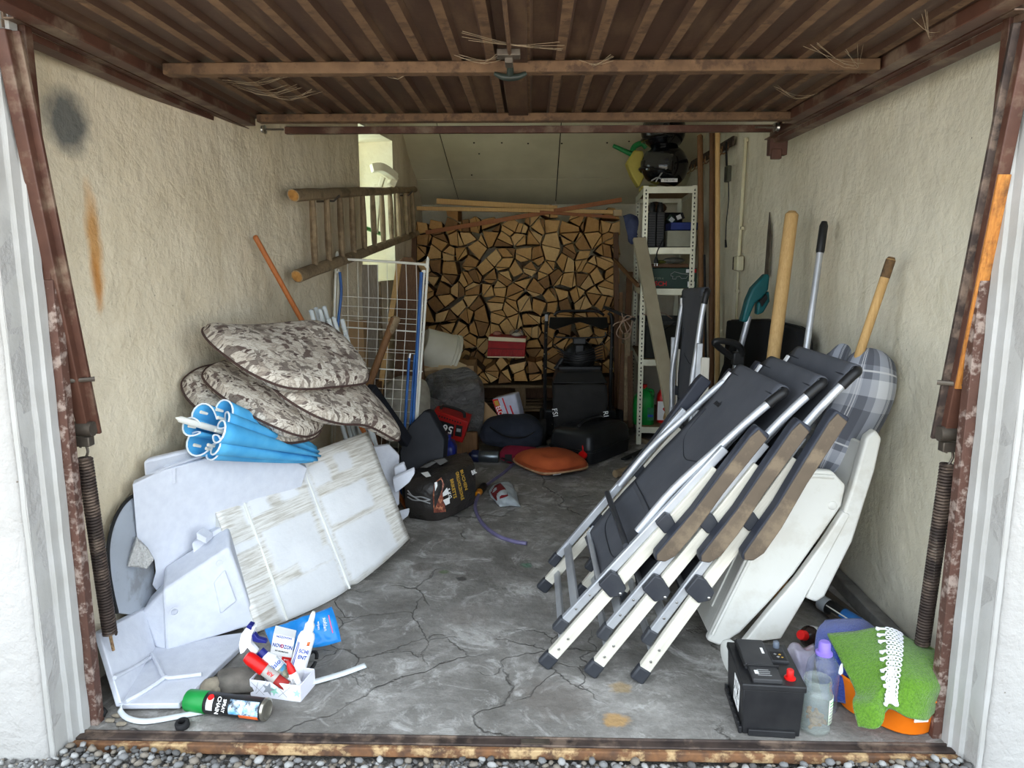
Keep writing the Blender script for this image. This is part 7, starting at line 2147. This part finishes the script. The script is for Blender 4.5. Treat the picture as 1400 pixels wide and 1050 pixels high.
M_BCLOTH = mat('brown_cloth', (92, 68, 48), (70, 50, 36), r=.95, s=20)
b = B(); b.ball(SH(.12, .26, z2 + .30), (.075, .07, .05), 14); b.v = [p + V(.012 * nz(p, 20), 0, .012 * nz(p, 24)) for p in b.v]; tag(build('cloth_bundle', b, M_BCLOTH), 'brown cloth bundle lying over the ribbed rack', 'cloth')
# plug on its cable
t = thing('power_plug', 'black power plug hanging from the second shelf on its cable', 'plug', tuple(SH(.10, -.02, z2 - .14)))
b = B(); b.tube(spline([SH(.16, .05, z2 + .06), SH(.135, -.008, z2 + .02), SH(.112, -.016, z2 - .03), SH(.105, -.018, z2 - .07)], 16), .0045, 6); build('cable', b, M_RUBBER, t)
b = B(); b.lathe([(.006, .0), (.018, .030), (.017, .050), (0, .050)], 14, Matrix.Translation(SH(.104, -.018, z2 - .068)) @ Matrix.Rotation(math.pi, 4, 'X')); build('plug_body', b, M_BLACK_PLASTIC, t)
for sx in (-.009, .009):
    b = B(); b.tube([SH(.104 + sx, -.018, z2 - .116), SH(.104 + sx, -.018, z2 - .138)], .0028, 6); build('pin', b, M_STEEL, t)
# third shelf: green tool case, flat things on it
z3 = levels[2] + .016
M_GREENCASE = mat('dark_green_case', (24, 58, 42), (20, 48, 36), r=.5, s=8)
t = local_thing('tool_case', 'dark green power tool carton with red lettering on the third shelf', 'case', .2, .1, z3)
b = B(); b.box(SH(.215, .17, z3 + .075), (.39, .30, .15), mS.to_3x3()); build('carton_body', b, M_GREENCASE, t, bevel=.003)
fy = .018
def SHf(x, z): return SH(x, fy, z)
FM = lambda x, z: frame(SHf(x, z), mS.to_3x3() @ V(1, 0, 0), V(0, 0, 1))
lettering('BOSCH', .048, FM(.115, z3 + .032), M_RED_PRINT, t, True)
lettering('PST 370 A', .020, FM(.125, z3 + .072), plain('grey_green_print', (130, 140, 120), .6), t)
out = [(.22, .105), (.245, .122), (.30, .108), (.36, .102), (.345, .095), (.335, .075), (.30, .072), (.285, .088), (.26, .085), (.258, .068), (.232, .070), (.236, .088), (.22, .092)]
b = B(); b.tube([SHf(x, z3 + z_) for x, z_ in out], .0022, 5, closed=True); build('outline_print', b, M_GREY_PRINT, t)
for x0, zc, w, h in ((.355, .128, .05, .026), (.37, .030, .05, .04)):
    b = B(); b.box(SHf(x0, z3 + zc), (w, .002, h), mS.to_3x3()); build('label', b, M_WHITE_PRINT, t)
b = B(); b.box(SHf(.395, z3 + .128), (.02, .002, .026), mS.to_3x3()); build('label', b, M_RED_PRINT, t)
b = B(); b.box(SH(.20, .2, z3 + .166), (.30, .30, .026), mS.to_3x3()); tag(build('folded_wood', b, M_WOOD_DARK, bevel=.004), 'brown flat wooden piece lying on the green tool carton', 'board')
b = B(); b.ball(SH(.25, .14, z3 + .205), (.085, .05, .024), 14); tag(build('grey_sponge', b, mat('grey_sponge', (104, 104, 96), (84, 84, 76), r=.9, s=20)), 'grey rounded sponge lying above the green tool carton', 'sponge')
b = B(); b.ball(SH(.15, .13, z3 + .195), (.05, .04, .014), 12); tag(build('olive_glove', b, mat('olive_cloth', (120, 124, 54), (96, 100, 40), r=.9, s=20)), 'olive cloth glove lying above the green tool carton', 'glove')
# fourth shelf: big black crate
z4 = levels[3] + .016
t = local_thing('black_crate', 'large black plastic crate on the fourth shelf', 'crate', .2, .4, z4)
b = B(); rg = []
for z, g in ((0, .92), (.01, .94), (.25, 1.0), (.26, 1.03), (.285, 1.03), (.285, .97), (.03, .90)):
    rg.append([SH(wS / 2 + p[0] * g, .36 + p[1] * g, z4 + z) for p in rrect(wS - .06, .66, .04, 4)])
b.grid(rg, wv=True, uv=False); b.f.append(tuple(range(24))); b.m.append(0); b.f.append(tuple(len(b.v) - 24 + i for i in range(24))); b.m.append(0)
build('body', b, mat('black_crate', (40, 41, 38), (50, 51, 46), r=.5, s=8), t)
b = B(); b.tube(spline([SH(.10, .02, z4 + .27), SH(.14, .0, z4 + .20), SH(.20, .0, z4 + .24), SH(.26, .02, z4 + .28)], 12), .005, 6); build('grip', b, M_BLK, t)
M_CORD = mat('beige_cord', (164, 138, 118), (140, 116, 98), r=.8, s=30)
t = thing('cord_loops', 'beige cord hanging in loops from the left shelf post', 'cord', tuple(P(853, 450, 5.5)))
for pts in ([(866, 432), (852, 440), (843, 455), (850, 463), (860, 460), (862, 448), (850, 432)], [(868, 434), (856, 432), (848, 446), (853, 456), (861, 450), (866, 436)], [(864, 434), (857, 437), (842, 442), (838, 446)], [(850, 428), (853, 440), (858, 456)]):
    b = B(); b.tube(spline([P(x, y, 5.50 + .01 * k) for k, (x, y) in enumerate(pts)], 30), .0042, 6); build('loop', b, M_CORD, t)
b = B(); b.tube(spline([SH(.02, -.03, P(866, 430, 5.5).z), SH(.06, -.01, P(866, 431, 5.5).z), SH(.16, .0, P(880, 428, 5.5).z), SH(.24, .02, P(880, 436, 5.5).z)], 20), .004, 6); build('loop', b, M_CORD, t)
bar('black_rod', P(826, 420, 5.75), P(868, 437, 5.50), .022, .022, M_BLACK_PLASTIC, 'black square rod slanting from the mower to the shelf post', 'rod')
# bottom shelf: canisters
z5 = levels[4] + .016
def canister(label, x, y, z, w, d, h, m, capm, name='canister'):
    t = local_thing(name, label, 'canister', x, y, z)
    b = B(); rg = []
    for zz, g in ((0, .94), (.008, 1), (h * .62, 1), (h * .74, .92), (h * .88, .55), (h * .92, .36), (h, .34)):
        rg.append([SH(x + p[0] * (g if g > .9 else g), y + p[1] * g, z + zz) for p in rrect(w, d, min(w, d) * .25, 4)])
    b.grid(rg, wv=True, uv=False); b.f.append(tuple(range(24))); b.m.append(0); b.f.append(tuple(len(b.v) - 24 + i for i in range(24))); b.m.append(0)
    build('body', b, m, t)
    b = B(); b.lathe([(.024, h - .01), (.025, h + .022), (0, h + .024)], 18, Matrix.Translation(SH(x, y, z))); build('cap', b, capm, t)
    b = B(); b.tube(spline([SH(x + w * .15, y, z + h * .93), SH(x + w * .42, y, z + h * .90), SH(x + w * .44, y, z + h * .72), SH(x + w * .36, y, z + h * .62)], 14), .012, 8); build('grip', b, m, t)
    return t
gt = canister('green plastic canister on the bottom shelf behind the front post', .055, .12, z5, .16, .13, .29, mat('green_canister', (20, 128, 52), (16, 112, 44), r=.35, s=6), M_RED_PLASTIC)
b = B(); b.box(SH(.105, .052, z5 + .09), (.05, .002, .10), mS.to_3x3()); lb = build('label', b, mat('green_blue_label', (30, 110, 70), (26, 96, 64), r=.5, s=30), gt)
b = B(); b.box(SH(.105, .050, z5 + .075), (.04, .002, .018), mS.to_3x3()); build('print', b, M_BLUE_PRINT, lb)
rt_ = canister('red and white canister on the bottom shelf behind the pale plank', .23, .20, z5, .13, .12, .30, M_RED_PLASTIC, M_RED_PLASTIC)
b = B(); b.box(SH(.225, .138, z5 + .10), (.118, .002, .15), mS.to_3x3()); lb = build('label', b, M_WHITE_PRINT, rt_, label='white label')
b = B(); c_ = SH(.235, .1365, z5 + .115); r3 = mS.to_3x3(); sheet(b, [c_ + r3 @ V(-.03, 0, 0), c_ + r3 @ V(0, 0, -.038), c_ + r3 @ V(.03, 0, 0), c_ + r3 @ V(0, 0, .038)], (0, -.001, 0)); build('hazard_diamond', b, M_RED_PRINT, lb)
t = local_thing('red_bottle', 'narrow red bottle with white neck on the bottom shelf', 'bottle', .33, .22, z5)
b = B(); b.lathe([(0, 0), (.036, 0), (.037, .01), (.037, .19), (.020, .25), (0, .25)], 20, Matrix.Translation(SH(.325, .22, z5))); build('body', b, M_RED_PLASTIC, t)
b = B(); b.lathe([(.019, .245), (.019, .29), (.014, .31), (0, .31)], 16, Matrix.Translation(SH(.325, .22, z5))); build('neck', b, M_WHITE_PLASTIC, t)
# cloth on the left of the shelf, blue
o, S = cloth('blue_rag', [[P(852, 295, 5.9), P(862, 292, 5.85), P(872, 296, 5.85)], [P(855, 308, 5.82), P(864, 306, 5.8), P(872, 310, 5.8)], [P(860, 330, 5.84), P(865, 334, 5.82), P(870, 330, 5.82)]], 14, 12, .006, mat('dusty_blue_cloth', (70, 78, 108), (52, 58, 84), r=.9, s=14), None, .012, 12)
tag(o, 'dusty blue rag hanging at the left of the second shelf', 'rag')
b = B(); b.box(P(849, 291, 6.31) + V(-.03, 0, -.002), (.07, .08, .05)); tag(build('carton_end', b, M_CARD_PALE, bevel=.002), 'pale carton at the right end of the laths on the firewood', 'carton')

# pale plank against the shelf
a, c = F(937, 655), P(874, 326, 5.50)
bar('pale_plank', a, c, .095, .03, mat('pale_painted_plank', (170, 160, 136), (156, 146, 122), r=.7, s=4), 'pale painted plank leaning against the metal shelf', 'plank', up=(-.2, 1, .1))
# sticks by the foot of the shelf
stick('wooden_stick', F(905, 600) + V(0, .1, .01), P(925, 520, 5.35), .016, M_WOOD_PALE, 'pale wooden handle standing at the foot of the shelf', 'handle')
stick('bamboo_cane', F(925, 602) + V(.05, .1, .01), P(936, 500, 5.3), .014, M_WOOD_PALE, 'pale bamboo cane standing by the foot of the shelf', 'cane')
b = B(); b.ball(P(938, 572, 4.9), .03, 12); b.v = [V(p.x, p.y, p.z) for p in b.v]
bar('brown_stick', F(870, 598, .02), F(905, 612, .02), .035, .035, M_WOOD_OLD, 'brown square stick lying at the foot of the metal shelf', 'stick')
bar('angle_iron', F(852, 628, .02), F(905, 604, .02), .04, .012, M_BLACK_MATT, 'black iron bar lying on the floor behind the jerrycan', 'bar')
bar('angle_iron', F(866, 625, .03), F(908, 612, .03), .03, .012, M_BLACK_MATT, 'shorter black iron bar lying beside the jerrycan', 'bar')
b = B(); b.tube([F(841, 648, .03), F(870, 641, .03)], [.026, .034], 10); tag(build('short_log', b, M_WOOD_OLD), 'short round wood piece lying on the floor behind the recliner', 'log')
b = B(); b.tube([F(876, 645, .02) + V(.07 * math.cos(a), .10 * math.sin(a), .012 * math.sin(2 * a)) for a in [k * .2618 for k in range(24)]], .006, 6, closed=True); tag(build('cable_loop', b, M_RUBBER), 'thin black cable loop on the floor by the recliner legs', 'cable')
o, S = cloth('white_film', [[P(846, 686, 3.9), P(852, 668, 4.0), P(868, 652, 4.1)], [P(848, 696, 3.85), P(858, 676, 3.9), P(874, 656, 4.0)], [P(856, 705, 3.85), P(866, 690, 3.85), P(880, 668, 3.95)]], 12, 12, .003, M_LAV, None, .01, 18)
tag(o, 'crumpled whitish film lying behind the leftmost recliner', 'film')

# ---- right wall: long handles, hook rail, adapter, conduit
stick('tool_pole', F(961, 626), P(957, 184, 5.45), .020, M_WOOD_BROWN, 'long brown tool pole standing nearest the metal shelf', 'pole')
stick('tool_pole', F(972, 632), P(974, 172, 5.15), .020, M_WOOD_DARK, 'long dark brown tool pole in the middle by the shelf', 'pole')
stick('tool_pole', F(981, 640), P(981, 175, 5.0), .016, M_WOOD_PALE, 'long pale tool pole nearest the hook rail', 'pole')
stick('thin_rod', F(967, 630), P(963, 348, 5.2), .008, M_BLACK_MATT, 'thin dark rod standing between the long tool poles', 'rod')
hr0, hr1 = PX(1003, 192, 1.352), PX(938, 230, 1.352)
t = thing('hook_rail', 'dark metal hook rail high on the right wall', 'rail', tuple(hr0))
b = B(); b.beam(hr0, hr1, .014, .06); build('rail', b, M_DARK_STEEL, t, bevel=.002)
for k in range(9):
    p = hr0.lerp(hr1, .06 + .11 * k); b = B(); b.tube(spline([p + V(-.008, 0, .0), p + V(-.015, 0, -.05), p + V(-.045, 0, -.075), p + V(-.06, 0, -.04)], 12), .0045, 6); build('hook', b, M_RUST, t)
ad = PX(995, 238, 1.33)
t = thing('power_adapter', 'grey power adapter hanging by its cord from the hook rail', 'adapter', tuple(ad))
b = B(); b.box(ad, (.03, .075, .105)); build('case', b, mat('grey_adapter', (84, 84, 72), (70, 70, 60), r=.6, s=12), t, bevel=.006)
for dy in (-.012, .012):
    b = B(); b.tube(spline([ad + V(-.01, dy, .05), ad + V(-.015, dy, .12), ad + V(-.02, dy * .5, .21)], 10), .004, 6); build('cord', b, M_RUBBER, t)
pts = [PX(996, 248, 1.34), PX(996, 275, 1.35), PX(993, 305, 1.352), PX(992, 330, 1.352)]
b = B(); b.tube(spline(pts, 16), .0035, 6); build('cord', b, M_RUBBER, t)
b = B(); b.tube([PX(992, 328, 1.352), PX(992.5, 338, 1.352)], [.006, .009], 8); build('jack', b, M_BLACK_PLASTIC, t)
M_CONDUIT = mat('cream_conduit', (206, 200, 170), (190, 184, 154), r=.6, s=8)
t = thing('cable_conduit', 'cream cable conduit with switch box running down the right wall', 'conduit', tuple(PX(1010, 400, 1.36)))
b = B(); b.tube([PX(1020, 188, 1.362), PX(1010, 352, 1.362)], .012, 10); build('pipe', b, M_CONDUIT, t)
b = B(); b.tube([PX(1009, 372, 1.366), PX(1005, 470, 1.366), PX(1003, 560, 1.366)], .008, 10); build('pipe', b, M_CONDUIT, t)
sw = PX(1010, 360, 1.352)
b = B(); b.box(sw, (.045, .085, .095)); build('switch_box', b, M_CONDUIT, t, bevel=.008)
b = B(); b.box(sw + V(-.004, .052, .0), (.04, .022, .085)); build('switch_rocker', b, M_DARK_STEEL, t, bevel=.004)
for x, y in ((1014, 312), (1008, 398), (1020, 192)):
    b = B(); b.box(PX(x, y, 1.365), (.02, .05, .02)); build('clamp', b, M_CONDUIT, t, bevel=.003)

# ---- trimmer, shafts, black case along the right wall
M_TEAL = mat('teal_plastic', (20, 88, 92), (16, 76, 80), r=.4, s=8)
ta_, tb2 = F(952, 700), P(1024, 432, 3.95)
t = thing('grass_trimmer', 'teal grass trimmer with aluminium shaft leaning on the right wall', 'trimmer', tuple(ta_))
b = B(); b.tube([tb2, tb2.lerp(ta_, .42)], .0165, 14); build('shaft', b, M_ALU, t)
b = B(); b.tube([tb2.lerp(ta_, .42), tb2.lerp(ta_, .62)], .021, 14); build('sleeve', b, M_BLACK_PLASTIC, t)
b = B(); b.tube([tb2.lerp(ta_, .62), ta_], .0165, 14); build('shaft', b, M_ALU, t)
hp = [(1014, 440), (1022, 441), (1033, 414), (1042, 408), (1051, 396), (1053, 376), (1048, 374), (1029, 394), (1022, 410)]
b = B(); sheet(b, [P(x, y, 3.93) for x, y in hp], (.0, .07, 0)); build('motor_housing', b, M_TEAL, t, bevel=.014, seg=3)
b = B(); sheet(b, [P(x, y, 3.93) for x, y in ((1036, 415), (1052, 398), (1053, 412), (1044, 428), (1035, 431))], (0, .06, 0)); build('trigger_grip', b, M_TEAL, t, bevel=.010)
b = B(); sheet(b, [P(x, y, 3.92) for x, y in ((1039, 412), (1048, 402), (1050, 408), (1042, 420))], (0, .05, 0)); build('grip_opening', b, M_BLACK_MATT, t, bevel=.003)
b = B(); b.tube(spline([P(1011, 494, 3.82), P(1014, 480, 3.80), P(1006, 470, 3.78), P(985, 466, 3.76), P(977, 468, 3.76), P(982, 474, 3.78), P(1000, 488, 3.82)], 24), .017, 10); build('loop_handle', b, M_BLACK_PLASTIC, t)
b = B(); b.box(P(1009, 490, 3.82), (.06, .05, .07)); build('clamp', b, M_BLACK_PLASTIC, t, bevel=.008)
b = B(); b.ball(ta_ + V(0, .02, .05), (.06, .06, .05), 14); build('cutter_head', b, M_BLACK_PLASTIC, t)
for i, (x0, y0, x1, y1) in enumerate(((978, 520, 1006, 470), (988, 540, 1000, 500))):
    bar('dark_strut', P(x0 - 20, 610, 3.95), P(x1, y1, 4.25), .05, .03, M_BLACK_MATT, ('black strut leaning behind the trimmer handle', 'second black strut leaning just right of the first behind the trimmer')[i], 'strut')
cs_ = [PX(1000, 545, 1.30), PX(1008, 438, 1.325), PX(1060, 437, 1.335), PX(1100, 446, 1.342), PX(1110, 452, 1.342), PX(1113, 470, 1.335), PX(1113, 560, 1.29)]
t = thing('black_case', 'large flat black case standing against the right wall', 'case', (1.3, 4.0, 0))
lowz = lambda p: V(p.x - .03, p.y, .005)
poly_ = [lowz(cs_[0])] + cs_[0:1] + cs_[1:] + [lowz(cs_[-1])]
b = B(); sheet(b, poly_, (-.07, 0, 0)); build('shell', b, mat('black_textile', (22, 22, 24), (30, 30, 32), r=.9, s=10), t, bevel=.012)
for y0, y1 in ((452, 560), (460, 560)):
    pass
b = B(); b.tube([p + V(-.035, 0, 0) for p in cs_[1:6]], .006, 6); build('zip_line', b, M_BLACK_PLASTIC, t)
for x in (1016, 1024, 1034):
    b = B(); b.box(PX(x, 438, 1.29), (.012, .03, .016)); build('zip_puller', b, M_RAW_STEEL, t, bevel=.002)
stick('post_handle', F(1022, 762), P(1083, 289, 3.62), .031, M_WOOD_PALE, 'thick pale wooden shaft leaning on the right wall', 'shaft', n=18)
pa_, pb2 = F(1057, 800), P(1127, 303, 3.33)
t = thing('alu_pole', 'aluminium pole with black grip leaning on the right wall', 'pole', tuple(pa_))
d = (pb2 - pa_).normalized()
b = B(); b.tube([pa_, pb2 - d * .13], .0145, 14); build('tube', b, M_ALU, t)
b = B(); b.tube([pb2 - d * .14, pb2 - d * .13, pb2 - d * .02, pb2], [.016, .0185, .0185, .012], 14); build('grip', b, M_BLACK_PLASTIC, t)
st = stick('wooden_staff', F(1052, 850), P(1219, 352, 2.72), .0165, M_WOOD_YELLOW, 'yellow wooden handle with charred tip leaning behind the plaid cushion', 'handle')
a, c = F(1052, 850), P(1219, 352, 2.72); d = (c - a).normalized()
b = B(); b.tube([c - d * .075, c - d * .05, c - d * .01, c + d * .001], [.0168, .0172, .0170, .011], 12); build('charred_tip', b, mat('charred_wood', (52, 44, 38), (120, 92, 60), r=.8, s=26), st, label='charred dark tip')
b = B(); sheet(b, [PX(1046, 378, 1.366), PX(1051, 378, 1.366), PX(1055, 322, 1.366), PX(1053, 290, 1.366), PX(1050, 325, 1.366)], (-.006, 0, 0)); tag(build('metal_strip', b, M_RAW_STEEL), 'thin dull metal blade standing up behind the teal trimmer', 'blade')

# green rod and a few leaves in the window niche
stick('green_rod', P(493, 309, 5.15), P(524, 321, 5.66), .014, mat('green_rod', (50, 176, 60), (40, 150, 50), r=.4, s=9), 'bright green rod lying across the window niche behind the ladder', 'rod')
